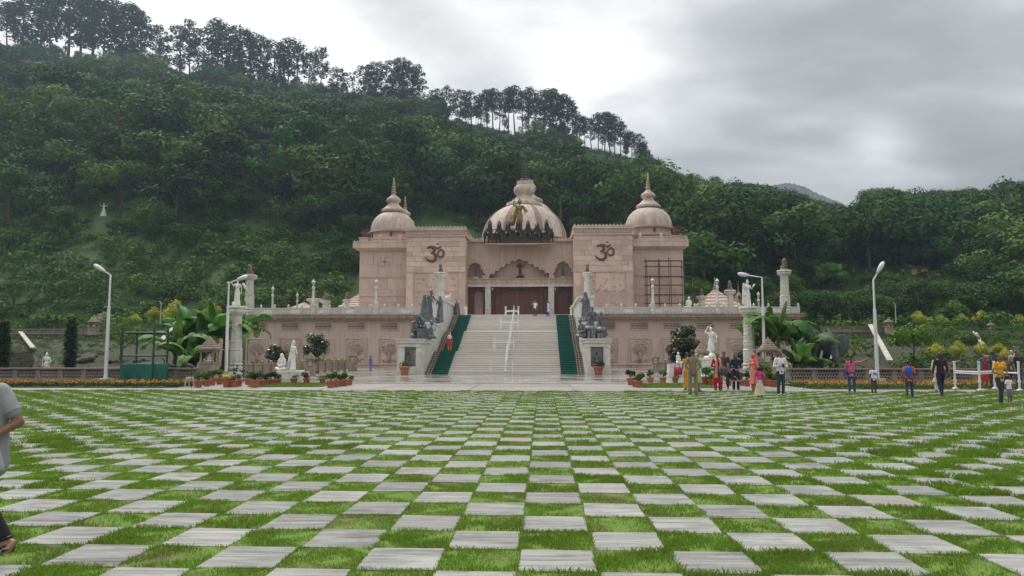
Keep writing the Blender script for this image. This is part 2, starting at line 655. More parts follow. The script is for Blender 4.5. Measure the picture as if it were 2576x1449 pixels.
# marble slabs of the chequered lawn
slab_m = M('lawn_marble', (0.325, 0.322, 0.298), 0.45, (0.12, 0.12, 0.118), 1.5, 10, 0.05, 20, stretch=(0.8, 8.5, 1),
           rnd=0.17, c0=0.44, c1=0.72, dist=0.9, rough2=0.28, streak=.38)
slab_pink = M('lawn_marble_pinkish', (0.37, 0.325, 0.29), 0.45, (0.20, 0.17, 0.155), 1.2, 9, 0.05, 20, stretch=(0.8, 6, 1),
              rnd=0.07, c0=0.42, c1=0.75, dist=1.1, rough2=0.3)
slab_mes = []
for k in range(7):
    rr = random.Random(k)
    j = [rr.uniform(-.012, .012) for _ in range(8)]
    hx, hy = PX / 2 - .006, PY / 2 - .006
    c = [(-hx + j[0], -hy + j[1]), (hx + j[2], -hy + j[3]), (hx + j[4], hy + j[5]), (-hx + j[6], hy + j[7])]
    b_ = 0.006
    top = [(x * (1 - b_ / hx), y * (1 - b_ / hy), 0.012) for x, y in c]
    vs_ = [(x, y, -0.03) for x, y in c] + [(x, y, 0.007) for x, y in c] + top
    fs_ = [(8, 9, 10, 11)]
    for r0 in (0, 4):
        for i in range(4):
            q = (i + 1) % 4
            fs_.append((r0 + i, r0 + q, r0 + 4 + q, r0 + 4 + i))
    me = bpy.data.meshes.new('marble_slab')
    me.from_pydata(vs_, [], fs_)
    me.materials.append(slab_pink if k == 6 else slab_m)
    slab_mes.append(me)

cells_slab, cells_grass = [], []
for j in range(-2, 43):
    yc = Y0 + PY * (j - 0.5)
    if yc + PY / 2 > LAWN_Y1:
        continue
    for i in range(-75, 75):
        xc = X0 + PX * (i + 0.5)
        # inside the picture, with a margin for a step to the side
        if abs(xc + 0.04 * yc) > 0.745 * yc + 3:
            continue
        (cells_slab if (i + j) % 2 == 0 else cells_grass).append((xc, yc))


def inview(x, y, m=1.0):
    return -0.745 * y - m < x < 0.665 * y + m and y > 5.2


order = sorted([c for c in cells_slab if inview(*c, 0.3)], key=lambda c: c[1] * c[1] + 0.3 * c[0] * c[0])
near = set(order[:299])
far_v, far_f, far_v2, far_f2 = [], [], [], []
for c in cells_slab:
    k = R.randrange(100)
    me = slab_mes[6] if k < 3 else slab_mes[k % 6]
    tx, ty = R.uniform(-.012, .012), R.uniform(-.012, .012)
    rz = R.uniform(-.012, .012) + (math.pi if R.random() < .5 else 0)
    if c in near:
        o = obj('marble_slab', me, ground)
        o.location = (c[0], c[1], R.uniform(-.003, .004))
        o.rotation_euler = (tx * .5, ty * .5, rz)
    else:
        A, B = (far_v2, far_f2) if k < 3 else (far_v, far_f)
        n = len(A)
        cr, sr = math.cos(rz), math.sin(rz)
        for v in me.vertices:
            x, y, z = v.co
            A.append((c[0] + x * cr - y * sr, c[1] + x * sr + y * cr, z + R.uniform(-.001, .001)))
        for p in me.polygons:
            B.append(tuple(n + q for q in p.vertices))
for A, B, m_ in ((far_v, far_f, slab_m), (far_v2, far_f2, slab_pink)):
    mm = MB()
    mm.v, mm.f = A, B
    o = mm.build('marble_slab', m_, ground)
    o['kind'] = 'stuff'


# grass blades in the other cells
def blades(cells, dens_f, h_f, wd_f, edge=0.014, seed=3):
    nr = np.random.RandomState(seed)
    VV, FF = [], []
    base = 0
    for xc, yc, sx, sy in cells:
        n = int(dens_f(yc) * sx * sy * (0.75 + 0.5 * nr.rand()))
        if n < 3:
            continue
        px = xc + (nr.rand(n) - .5) * (sx + edge * 2)
        py = yc + (nr.rand(n) - .5) * (sy + edge * 1.2)
        # bare and lush patches
        pa = np.sin(px * 5.1 + 1.3 * np.sin(py * 3.7)) * np.cos(py * 4.3 + 1.1 * np.sin(px * 2.9))
        lush = h_f(xc, yc) * (0.72 + 0.42 * nr.rand() ** 2.0)
        pb = np.sin(px * 9.7 + 2.1 * np.sin(py * 6.1)) * np.cos(py * 8.3 + 1.7 * np.sin(px * 5.3 + 1))
        keep = (nr.rand(n) < 1.12 + 0.95 * pa) & (nr.rand(n) < 1.35 + 1.45 * pb)
        px, py, pa = px[keep], py[keep], pa[keep]
        n = len(px)
        h = lush * (0.55 + 0.75 * nr.rand(n)) * (1 + 0.25 * pa)
        w = wd_f(yc) * (0.7 + 0.6 * nr.rand(n))
        a = nr.rand(n) * 2 * np.pi
        le = nr.rand(n) ** 1.4 * 1.15 * h
        la = nr.rand(n) * 2 * np.pi
        dx, dy = np.cos(a) * w / 2, np.sin(a) * w / 2
        lx, ly = np.cos(la) * le, np.sin(la) * le
        z0 = np.full(n, -.012)
        V = np.stack([np.stack([px - dx, py - dy, z0], 1), np.stack([px + dx, py + dy, z0], 1),
                      np.stack([px + lx * .45 + dx * .6, py + ly * .45 + dy * .6, h * .62 + .006], 1),
                      np.stack([px + lx, py + ly, h * .95 + .012], 1)], 1)
        VV.append(V.reshape(-1, 3))
        idx = base + np.arange(n)[:, None] * 4
        FF.append(idx + np.array([[0, 1, 2, 3]]))
        base += n * 4
    return np.concatenate(VV), np.concatenate(FF)


def gdens(y):
    return 9000 if y < 7 else (6500 if y < 10 else (3600 if y < 14 else (1900 if y < 20 else 1100)))


def gheight(x, y):
    side = min(1.0, max(0.0, (abs(x + 1.5) / y - 0.34) / 0.3))
    base = 0.028 if y < 12 else (0.040 if y < 20 else .046)
    lush = 0.9 + 0.35 * math.sin(x * 0.9 + y * .7) * math.cos(y * 0.63 - x * .4)
    return base * lush + 0.026 * side * (1 if y > 9 else 0.5) + (0.012 if y > 31 else 0)


gc = [(x, y, PX, PY) for x, y in cells_grass if inview(x, y, 1.2)]
# turf pads: the uneven mat under the blades
mb = MB()
for x, y, sx, sy in gc:
    k_ = 6 if y < 14 else 3
    o_ = len(mb.v)
    hh = gheight(x, y)
    for a in range(k_ + 1):
        for b in range(k_ + 1):
            e = a in (0, k_) or b in (0, k_)
            mb.v.append((x + (a / k_ - .5) * (sx + (.02 if e else 0)) + R.uniform(-.012, .012), y + (b / k_ - .5) * (sy + (.02 if e else 0)) + R.uniform(-.012, .012),
                         (R.uniform(-.004, .008) if e else hh * R.uniform(.12, .38))))
    for a in range(k_):
        for b in range(k_):
            i_ = o_ + a * (k_ + 1) + b
            mb.f.append((i_, i_ + k_ + 1, i_ + k_ + 2, i_ + 1))
tag(mb.build('turf', turf, None, smooth=True, w=(0, 0, 0)), kind='stuff')
# verge between chequer and path, ragged
last = Y0 + PY * 41
V, F = blades(gc, gdens, gheight, lambda y: 0.0032 + 0.00042 * y)
me = mesh_arrays('lawn_grass', V, F, grass_m, 4)
o = obj('lawn_grass', me)
tag(o, kind='stuff')
vg = [(x, 32.15, 1.0, 0.35) for x in np.arange(-26, 24, 1.0)]
V, F = blades(vg, lambda y: 800, lambda x, y: 0.05 + 0.02 * math.sin(x * 1.7), lambda y: 0.02, seed=8)
# greenery creeping over far slabs at the sides
cr = []
for x, y in cells_slab:
    s = (abs(x + 1.5) / y - 0.30) / 0.3
    if y > 10 and inview(x, y, 1) and R.random() < s * 1.0:
        cr.append((x + R.uniform(-.25, .25), y + R.choice((-.26, .26, -.2)), R.uniform(.2, .6), R.uniform(.1, .2)))
V2, F2 = blades(cr, lambda y: 1100, lambda x, y: 0.04, lambda y: 0.014, seed=9)
me = mesh_arrays('creeping_grass', np.concatenate([V, V2]), np.concatenate([F, F2 + len(V)]), grass_m, 4)
tag(obj('creeping_grass', me), kind='stuff')

# path of stone flags between lawn and plaza, white edging strips
path = thing('stone_path', None, None, (0, 36, 0))
path['kind'] = 'structure'
mb = MB()
mb.box(-70, 70, 32.34, 39.85, -.1, .004)
o = mb.build('path_bed', M('path_joint', (0.12, 0.11, 0.10), .9), path)
fl = unit_cube('flagstone', concrete)
xx = -45.0
k = 0
while xx < 44:
    wd = R.uniform(4.2, 6.0)
    rows = ((32.5, 36.1), (36.115, 39.75))
    for a, b2 in rows:
        if xx > -26 and xx < 24 or k % 1 == 0:
            block(fl, 'flagstone', path, xx + R.uniform(0, .03), xx + wd - .02, a, b2, -.05, .02 + R.uniform(0, .003))
    xx += wd
    k += 1
mb = MB()
mb.box(-70, 70, 32.36, 32.485, -.05, .03)
mb.build('edging_strip', marble, path)

# plaza of wet marble
plaza = thing('marble_plaza', None, None, (0, 60, 0))
plaza['kind'] = 'structure'
mb = MB()
mb.box(-19.6, 14, 39.9, 96, -.2, .055)
mb.box(-34.5, 29.5, 78, 96, -.2, .05)
wet = bpy.data.materials.new('wet_marble')
wet.use_nodes = True
n, l = wet.node_tree.nodes, wet.node_tree.links
b_ = n['Principled BSDF']
tc = n.new('ShaderNodeTexCoord')
nz = n.new('ShaderNodeTexNoise')
nz.inputs['Scale'].default_value = 0.35
nz.inputs['Detail'].default_value = 8
nz.inputs['Distortion'].default_value = 1.2
l.new(tc.outputs['Object'], nz.inputs['Vector'])
cr_ = n.new('ShaderNodeValToRGB')
cr_.color_ramp.elements[0].position = .35
cr_.color_ramp.elements[0].color = (.20, .19, .18, 1)
cr_.color_ramp.elements[1].position = .68
cr_.color_ramp.elements[1].color = (.37, .355, .33, 1)
l.new(nz.outputs[0], cr_.inputs[0])
bt = n.new('ShaderNodeTexBrick')
bt.inputs['Scale'].default_value = 1.0
bt.inputs['Brick Width'].default_value = 2.4
bt.inputs['Row Height'].default_value = 1.2
bt.inputs['Mortar Size'].default_value = 0.012
bt.inputs['Color1'].default_value = (1, 1, 1, 1)
bt.inputs['Color2'].default_value = (.86, .86, .86, 1)
bt.inputs['Mortar'].default_value = (.45, .43, .4, 1)
l.new(tc.outputs['Object'], bt.inputs['Vector'])
mu = n.new('ShaderNodeMix')
mu.data_type = 'RGBA'
mu.blend_type = 'MULTIPLY'
mu.inputs[0].default_value = 1
l.new(cr_.outputs[0], mu.inputs[6])
l.new(bt.outputs[0], mu.inputs[7])
l.new(mu.outputs[2], b_.inputs['Base Color'])
nz2 = n.new('ShaderNodeTexNoise')
nz2.inputs['Scale'].default_value = 0.22
nz2.inputs['Detail'].default_value = 5
l.new(tc.outputs['Object'], nz2.inputs['Vector'])
mr = n.new('ShaderNodeMapRange')
mr.inputs[1].default_value = .42
mr.inputs[2].default_value = .6
mr.inputs[3].default_value = .06
mr.inputs[4].default_value = .3
l.new(nz2.outputs[0], mr.inputs[0])
l.new(mr.outputs[0], b_.inputs['Roughness'])
nz3 = n.new('ShaderNodeTexNoise')
nz3.inputs['Scale'].default_value = 1.4
l.new(tc.outputs['Object'], nz3.inputs['Vector'])
bp = n.new('ShaderNodeBump')
bp.inputs['Strength'].default_value = .12
bp.inputs['Distance'].default_value = .02
l.new(nz3.outputs[0], bp.inputs['Height'])
l.new(bp.outputs[0], b_.inputs['Normal'])
mb.build('paving', wet, plaza)
mb = MB()
mb.box(-19.6, 14, 39.78, 39.89, -.1, .1)
mb.build('edging_strip', marble, plaza)
mb = MB()
mb.box(-33, -19.65, 42.3, 77.9, -.2, .045)
mb.box(14.05, 28, 42.3, 77.9, -.2, .045)
mb.box(-60, -19.65, 39.86, 42.25, -.2, .03)
mb.box(14.05, 60, 39.86, 42.25, -.2, .03)
q = mb.build('garden_ground', M('garden_turf', (0.06, 0.11, 0.02), .95, (0.05, 0.045, 0.022), .5, 8, .4, 12))
q['kind'] = 'structure'


# ================================================================== TERRAIN
YF = 108.0
RIDGE = [(-1600, 40, 330), (-600, 70, 360), (0, 112, 365), (150, 126, 365), (193, 132, 360), (387, 158, 350), (477, 166, 345), (722, 225, 335),
         (900, 252, 330), (1053, 272, 325), (1240, 318, 320), (1327, 340, 315), (1455, 368, 310), (1508, 378, 305), (1594, 402, 300),
         (1640, 428, 298), (1707, 478, 292), (1821, 500, 285), (1981, 528, 275), (2147, 560, 262), (2229, 530, 258), (2336, 532, 255),
         (2442, 525, 252), (2531, 520, 250), (2700, 505, 250), (3400, 480, 250)]
RU = np.array([(x - 1364) / 1875 for x, y, d in RIDGE])
RZ = np.array([1.6 + (891 - y) / 1875 * d for x, y, d in RIDGE])
RD = np.array([d for x, y, d in RIDGE], dtype=float)


def vnoise(x, y, s):
    """Cheap smooth noise from summed sines."""
    x = x * s
    y = y * s
    return (np.sin(x * 1.0 + 1.7 * np.sin(y * .8)) + np.sin(y * 1.3 + 1.3 * np.sin(x * .7 + 2)) +
            .5 * np.sin(x * 2.7 + y * 1.9) + .5 * np.sin(y * 3.1 - x * 2.2 + 1)) / 3.0


TXL, TXR = BX(607, 86), BX(2015, 86)


def terrain(x, y):
    x = np.asarray(x, dtype=float)
    y = np.asarray(y, dtype=float)
    u = x / y
    zr = np.interp(u, RU, RZ)
    dr = np.interp(u, RU, RD)
    t = (y - YF) / (dr - YF)
    tc_ = np.clip(t, 0, 1)
    hill = 4.8 + (zr - 4.8) * tc_ ** 0.93 + vnoise(x, y, .035) * 5.5 * np.sin(np.pi * tc_)
    hill = hill - np.clip(t - 1, 0, 9) * (dr - YF) * 0.25
    xbl = np.maximum(TXL, -.405 * y - 1.0)
    xbr = np.minimum(TXR, .347 * y + .5)
    side = np.maximum(sstep(0, 4, xbl - x), sstep(0, 4, x - xbr))
    gs = 3.2 * sstep(50, 79, y) + 0.9 * sstep(80.2, 80.6, y) + 0.7 * sstep(84, YF, y) + 0.12 * vnoise(x, y, .6) * sstep(46, 52, y)
    gc_ = -0.4 + 5.2 * sstep(90, YF, y)
    near_ = gs * side + gc_ * (1 - side)
    near_ = np.where(y < 42.3, -0.12, near_)
    w = sstep(YF - 4, YF + 8, y)
    return near_ * (1 - w) + hill * w


def GT(x, y, far=300):
    """Where a sight line of the survey meets the ground."""
    d = ray(x, y)
    Y = 43.0
    while Y < far:
        q = CO + d * (Y / d.y)
        if q.z <= float(terrain(q.x, Y)):
            return Vector((q.x, Y, float(terrain(q.x, Y))))
        Y += .25
    return q


us = np.concatenate([np.linspace(-1.7, -.85, 12)[:-1], np.linspace(-.85, .75, 210), np.linspace(.75, 1.7, 12)[1:]])
ys = np.concatenate([np.linspace(40, 79.5, 34), np.array([80.15, 80.65]), np.linspace(82, 104, 14), np.linspace(106, 470, 120)])
UU, YY = np.meshgrid(us, ys)
XX = UU * YY
ZZ = terrain(XX, YY)
V = np.stack([XX.ravel(), YY.ravel(), ZZ.ravel()], 1)
nu, ny = len(us), len(ys)
ii = np.arange(nu - 1)[None, :] + np.arange(ny - 1)[:, None] * nu
F = np.stack([ii, ii + 1, ii + nu + 1, ii + nu], -1).reshape(-1, 4)
hill_m = M('hill_grass', (0.042, 0.092, 0.015), 0.9, (0.028, 0.058, 0.012), 0.09, 10, 0.6, 1.2, c0=.42, c1=.66)
bank_m = M('bank_soil', (0.020, 0.036, 0.009), 0.95, (0.036, 0.027, 0.013), 0.22, 10, 0.6, 2.5, c0=.40, c1=.58)
me = mesh_arrays('hillside_terrain', V, F, hill_m, 4)
me.polygons.foreach_set('use_smooth', [True] * len(me.polygons))
me.materials.append(bank_m)
me.polygons.foreach_set('material_index', (np.repeat(ys[:-1], nu - 1) < 81).astype(np.int32))
tag(obj('hillside_terrain', me), kind='structure')
gm = MB()
gm.add([(-3000, -400, -1.2), (3000, -400, -1.2), (3000, 5000, -1.2), (-3000, 5000, -1.2)], [(0, 1, 2, 3)])
tag(gm.build('valley_ground', hill_m), kind='structure')

# distant ridges half lost in cloud
dist_m = M('distant_forest', (0.045, 0.065, 0.04), .95, (0.03, 0.045, 0.03), .02, 6)
for (pts, D, nm) in (([(1500, 520), (1640, 470), (1690, 446), (1740, 452), (1800, 462), (1860, 480), (1960, 560)], 900, 'distant_ridge'),
                     ([(1930, 470), (1985, 462), (2020, 470), (2060, 490), (2120, 515), (2200, 560)], 1100, 'distant_ridge')):
    xs = np.linspace(pts[0][0], pts[-1][0], 120)
    yy = np.interp(xs, [p[0] for p in pts], [p[1] for p in pts])
    yy = yy - np.abs(NR.rand(120)) * 3.5
    mb = MB()
    for k_ in range(120):
        tp = P(xs[k_], yy[k_], D)
        bt_ = P(xs[k_], 640, D - 250)
        bk = Vector((tp.x, D + 300, 0))
        mb.v += [tuple(bt_), tuple(tp), tuple(bk)]
    for k_ in range(119):
        a = k_ * 3
        mb.f += [(a, a + 3, a + 4, a + 1), (a + 1, a + 4, a + 5, a + 2)]
    tag(mb.build(nm, dist_m, w=(0, 0, 0)), kind='structure')

# ================================================================== TEMPLE
YT, YG, YC = 96.0, 98.0, 99.2
XC = -2.95
temple = thing('temple_building', 'pink sandstone temple with domes and twin towers above the terrace', 'temple', (XC, 100, 5.0))
cube_pink = unit_cube('stone_block', pink_b, 0.02)
cube_pw = unit_cube('stone_block', pink_wall, 0.02)
ZF = 5.54


def zig(mb, x0, x1, y0, y1, z0, z1, n):
    """Row of merlons with toothed heads."""
    w = (x1 - x0) / n
    for i in range(n):
        a = x0 + i * w
        pts = [(a + .04 * w, z0), (a + .96 * w, z0), (a + .96 * w, z0 + (z1 - z0) * .45), (a + .78 * w, z0 + (z1 - z0) * .72),
               (a + .62 * w, z1 - (z1 - z0) * .1), (a + .5 * w, z1), (a + .38 * w, z1 - (z1 - z0) * .1), (a + .22 * w, z0 + (z1 - z0) * .72), (a + .04 * w, z0 + (z1 - z0) * .45)]
        m = len(pts)
        o = len(mb.v)
        for yy in (y0, y1):
            for u, v in pts:
                mb.v.append((u, yy, v))
        mb.f.append(tuple(range(o, o + m)))
        mb.f.append(tuple(range(o + 2 * m - 1, o + m - 1, -1)))
        for q in range(m):
            q2 = (q + 1) % m
            mb.f.append((o + q, o + m + q, o + m + q2, o + q2))


def om_shape2(parent, cx, cz, y, s):
    """The om sign of red stone, built from tapering strokes in relief."""
    k = s / 175.0
    S = [([(441, 80), (458, 68), (482, 66), (503, 78), (508, 98), (494, 116), (474, 122)], (4, 10, 12, 12, 12, 11, 6)),
         ([(486, 120), (508, 128), (523, 150), (518, 178), (495, 195), (468, 193), (444, 178), (424, 158)], (8, 11, 13, 13, 13, 11, 9, 3)),
         ([(518, 140), (536, 128), (545, 104), (566, 90), (588, 104), (593, 128), (582, 152), (562, 160), (545, 148), (541, 135)], (6, 7, 7, 9, 10, 10, 10, 9, 8, 4)),
         ([(499, 52), (512, 72), (535, 80), (558, 70), (570, 56)], (3, 8, 10, 7, 2)), ([(527, 42), (537, 36), (548, 43)], (3, 6, 2))]
    m = MB()
    for j, (pts, w) in enumerate(S):
        m.tube([(cx + (u - 510) * k, y, cz - (v - 122) * k) for u, v in pts], [q * k for q in w], 10)
    m.v = [(a, y + (b - y) * .45 + j_ * 0, c) for (a, b, c) in m.v for j_ in (0,)]
    return m.build('om_sign', om_red, parent, smooth=True)


def relief(name, parent, x0, x1, z0, z1, y, seed, mat=pink_carve, n=26):
    """A panel of low figures and scrolls carved in the wall."""
    rr = random.Random(seed)
    mb = MB()
    for _ in range(n):
        cx, cz = rr.uniform(x0, x1), rr.uniform(z0, z1)
        L = rr.uniform(.12, .4)
        a = rr.uniform(0, math.pi)
        p = [(cx + L * (t - .5) * math.cos(a) + .1 * math.sin(t * 6 + a), y, cz + L * (t - .5) * math.sin(a) + .12 * math.cos(t * 5)) for t in (0, .33, .66, 1)]
        mb.tube(p, [.03, .07, .06, .02], 6)
        if rr.random() < .3:
            mb.ell((cx, y, cz + L * .5), (.09, .07, .1), 7, 5)
    o = mb.build(name, mat, parent, smooth=True)
    o['kind'] = 'stuff'
    return o


def tower(x0d, x1d, ytop, om_x, seed):
    t = obj('tower', None) if False else None
    X0_, X1_ = BX(x0d, YT), BX(x1d, YT)
    zt = BZ(ytop, YT)
    Z = lambda y: BZ(y, YT)
    dy = ytop - 567
    m = MB()
    m.box(X0_ + .05, X1_ - .05, YT, YT + 9, 4.8, zt - .55)
    tw = m.build('tower', pink_joint, temple)
    m = MB()
    zig(m, X0_ - .05, X1_ + .12, YT - .12, YT + .12, zt - .42, zt, 17)
    m.build('battlement', pink, tw)
    m = MB()
    m.box(X0_ - .08, X1_ + .14, YT - .16, YT + 9, Z(577 + dy), zt - .4)
    m.box(X0_ - .14, X1_ + .2, YT - .3, YT + 9, Z(579 + dy), Z(577 + dy) - .003)
    m.box(X0_ - .08, X1_ + .08, YT - .12, YT + 9, Z(592 + dy), Z(579 + dy) - .003)
    m.box(X0_ - .14, X1_ + .14, YT - .22, YT + 9, Z(594.5 + dy), Z(592 + dy) - .003)
    m.build('cornice', pink, tw, smooth=False)
    m = MB()
    zig(m, X0_ + .1, X1_ - .1, YT - .17, YT - .1, Z(590 + dy), Z(582 + dy), 22)
    m.build('frieze', pink_carve, tw)
    rr = random.Random(seed)
    # courses of ashlar above the string course
    ztop, zbot = Z(594.5 + dy) - .01, Z(682)
    nrow = 7
    for r in range(nrow):
        za = zbot + (ztop - zbot) * r / nrow
        zb = zbot + (ztop - zbot) * (r + 1) / nrow
        x = X0_
        while x < X1_ - .05:
            wd = rr.choice((.8, 1.1, 1.5, 2.0, 2.4))
            xe = min(X1_, x + wd)
            if X1_ - xe < .5:
                xe = X1_
            block(cube_pink, 'stone_block', tw, x + .012, xe - .012, YT - .06 - rr.uniform(0, .012), YT + .3, za + .012, zb - .012)
            x = xe
    m = MB()
    m.box(X0_ - .07, X1_ + .07, YT - .16, YT - .002, Z(685), Z(682) - .004)
    m.build('string_course', pink, tw)
    # lower stage: pilasters and a carved field
    zb = Z(685) - .005
    w_ = X1_ - X0_
    pw = .95
    r3 = [(X0_, X0_ + pw), (X1_ - pw, X1_)]
    for a, b2 in r3:
        for q in range(4):
            block(cube_pink, 'stone_block', tw, a + .01, b2 - .01, YT - .10, YT + .3, 5 + (zb - 5) * q / 4 + .01, 5 + (zb - 5) * (q + 1) / 4 - .01)
    for q in range(3):
        for h in range(3):
            xa = X0_ + pw + (w_ - 2 * pw) * q / 3
            block(cube_pink, 'stone_block', tw, xa + .01, xa + (w_ - 2 * pw) / 3 - .01, YT - .035, YT + .3, 5 + (zb - 5) * h / 3 + .01, 5 + (zb - 5) * (h + 1) / 3 - .01)
    m = MB()
    xa, xb = X0_ + pw + .35, X1_ - pw - .35
    for a in (X0_ + pw + .02, X1_ - pw - .14):
        m = MB()
        m.box(a, a + .12, YT - .09, YT - .04, 5.2, zb - .1)
        m.build('moulding', pink, tw)
    relief('carved_relief', tw, xa, xb, zb - 2.6, zb - .5, YT - .05, seed, pink_b, 34)
    relief('carved_relief', tw, xa - .2, xb + .2, 7, zb - 3.0, YT - .05, seed + 5, pink_b, 30)
    om_shape2(tw, BX(om_x, YT), Z(636 if om_x < 1300 else 634), YT - .12, (Z(613) - Z(662)) * (1.0))
    return tw


tower(1022, 1171.5, 567, 1093, 3)
tower(1443, 1593, 564.5, 1521, 9)


def wing(xo, xi, xb, side, ytop):
    """xo: outer edge of the cornice, xb: outer edge of the body, xi: inner edge behind the tower."""
    Z = lambda y: BZ(y, YG)
    a, b2 = sorted((BX(xb, YG), BX(xi, YG)))
    ca, cb = sorted((BX(xo, YG), BX(xi, YG)))
    oy = .7
    m = MB()
    m.box(a, b2, YG, YG + 22, 4.8, Z(630))
    wg = m.build('wing', pink_joint, temple)
    m = MB()
    m.box(ca, cb, YG - oy, YG + 22 + oy, Z(623), Z(609) - .12)
    # sloping soffit
    o = len(m.v)
    s1 = (a - ca if side < 0 else 0, b2 - cb if side > 0 else 0)
    m.v += [(ca, YG - oy, Z(623) - .004), (cb, YG - oy, Z(623) - .004), (cb, YG + 22, Z(623) - .004), (ca, YG + 22, Z(623) - .004),
            (a - .03, YG - .05, Z(631)), (b2 + .03, YG - .05, Z(631)), (b2 + .03, YG + 22, Z(631)), (a - .03, YG + 22, Z(631))]
    m.f += [(o, o + 4, o + 5, o + 1), (o + 1, o + 5, o + 6, o + 2), (o + 2, o + 6, o + 7, o + 3), (o + 3, o + 7, o + 4, o)]
    m.build('cornice', pink, wg)
    m = MB()
    zig(m, ca, cb, YG - oy, YG - oy + .15, Z(609) - .14, Z(604.5), 17)
    m.build('battlement', pink, wg)
    rr = random.Random(int(xo))
    z0, z1 = 5.0, Z(631) - .02
    for r in range(6):
        za, zb = z0 + (z1 - z0) * r / 6, z0 + (z1 - z0) * (r + 1) / 6
        x = a
        while x < b2 - .1:
            xe = min(b2, x + rr.choice((1.2, 1.9, 2.6)))
            if b2 - xe < .6:
                xe = b2
            block(cube_pw, 'stone_block', wg, x + .01, xe - .01, YG - .05, YG + .3, za + .01, zb - .01)
            x = xe
    m = MB()
    for y in (696, 720, 743):
        if y == 720:
            continue
        m.box(a - .05, b2 + .05, YG - .12, YG - .056, Z(y + 1.5), Z(y))
    m.build('string_course', pink, wg)
    # roof balustrade with finialled posts
    m = MB()
    zr0, zr1 = Z(604) - .1, Z(595.5)
    m.box(ca + .9, cb, YG + .3, YG + .42, zr0, zr1 - .18)
    m.box(ca + .9, cb, YG + .22, YG + .5, zr1 - .14, zr1)
    m.build('roof_balustrade', pink, wg)
    for k in range(3):
        xp = (ca + 3.4 + k * 2.75) if side < 0 else (cb - 3.4 - k * 2.75)
        m = MB()
        m.box(xp - .2, xp + .2, YG + .15, YG + .55, zr0, zr1 + .1)
        m.lathe([(.16, 0), (.2, .1), (.16, .22), (.06, .32), (.02, .5)], (xp, YG + .35, zr1 + .1), 10)
        m.build('balustrade_post', pink, wg)
    # corner pedestal with red kalash pot
    xp = (ca + 1.3) if side < 0 else (cb - 1.3)
    m = MB()
    m.box(xp - .6, xp + .6, YG - .1, YG + 1.1, zr0, Z(597))
    m.box(xp - .68, xp + .68, YG - .18, YG + 1.18, Z(597) + .003, Z(597) + .12)
    m.build('corner_pedestal', pink, wg)
    m = MB()
    m.lathe([(.25, 0), (.3, .08), (.2, .16), (.42, .4), (.47, .62), (.40, .82), (.24, .95), (.40, 1.05), (.46, 1.12), (.3, 1.16)], (xp, YG + .5, Z(597) + .12), 16)
    for k in range(7):
        t = 2 * math.pi * k / 7
        m.cap((xp + .34 * math.cos(t), YG + .5 + .34 * math.sin(t), Z(597) + 1.2), (xp + .46 * math.cos(t), YG + .5 + .46 * math.sin(t), Z(597) + 1.42), .07, .02, 6)
    m.build('roof_urn', om_red, wg, smooth=True)
    return wg


wingL = wing(889, 1026, 904, -1, 603)
wingR = wing(1732, 1590, 1719.5, 1, 600)
# carved swastika-like key panel on the left wing is a faint sunken cross of blocks
m = MB()
cx, cz = BX(968, YG), BZ(657, YG)
for (a, b2, c, d) in ((-.09, .09, -.7, .7), (-.7, .7, -.09, .09), (-.7, -.52, .09, .7), (.52, .7, -.7, -.09), (.09, .7, .52, .7), (-.7, -.09, -.7, -.52)):
    m.box(cx + a, cx + b2, YG - .075, YG - .055, cz + c, cz + d)
m.build('wall_emblem', M('faint_red_stone', (.50, .33, .27), .85), wingL)


def ribbed(prof, c, n, groove, mat, name, parent, k=1.0):
    """Lathe whose radius dips slightly between stone gores."""
    mb = MB()
    N = n * 4
    o = 0
    for r, z in prof:
        for q in range(N):
            t = 2 * math.pi * q / N
            rr = r * (1 - (groove if q % 4 == 0 else 0))
            mb.v.append((c[0] + rr * math.cos(t), c[1] + rr * math.sin(t), c[2] + z))
    for i in range(len(prof) - 1):
        for q in range(N):
            q2 = (q + 1) % N
            mb.f.append((i * N + q, i * N + q2, (i + 1) * N + q2, (i + 1) * N + q))
    mb.f.append(tuple((len(prof) - 1) * N + q for q in range(N)))
    return mb.build(name, mat, parent, smooth='auto')


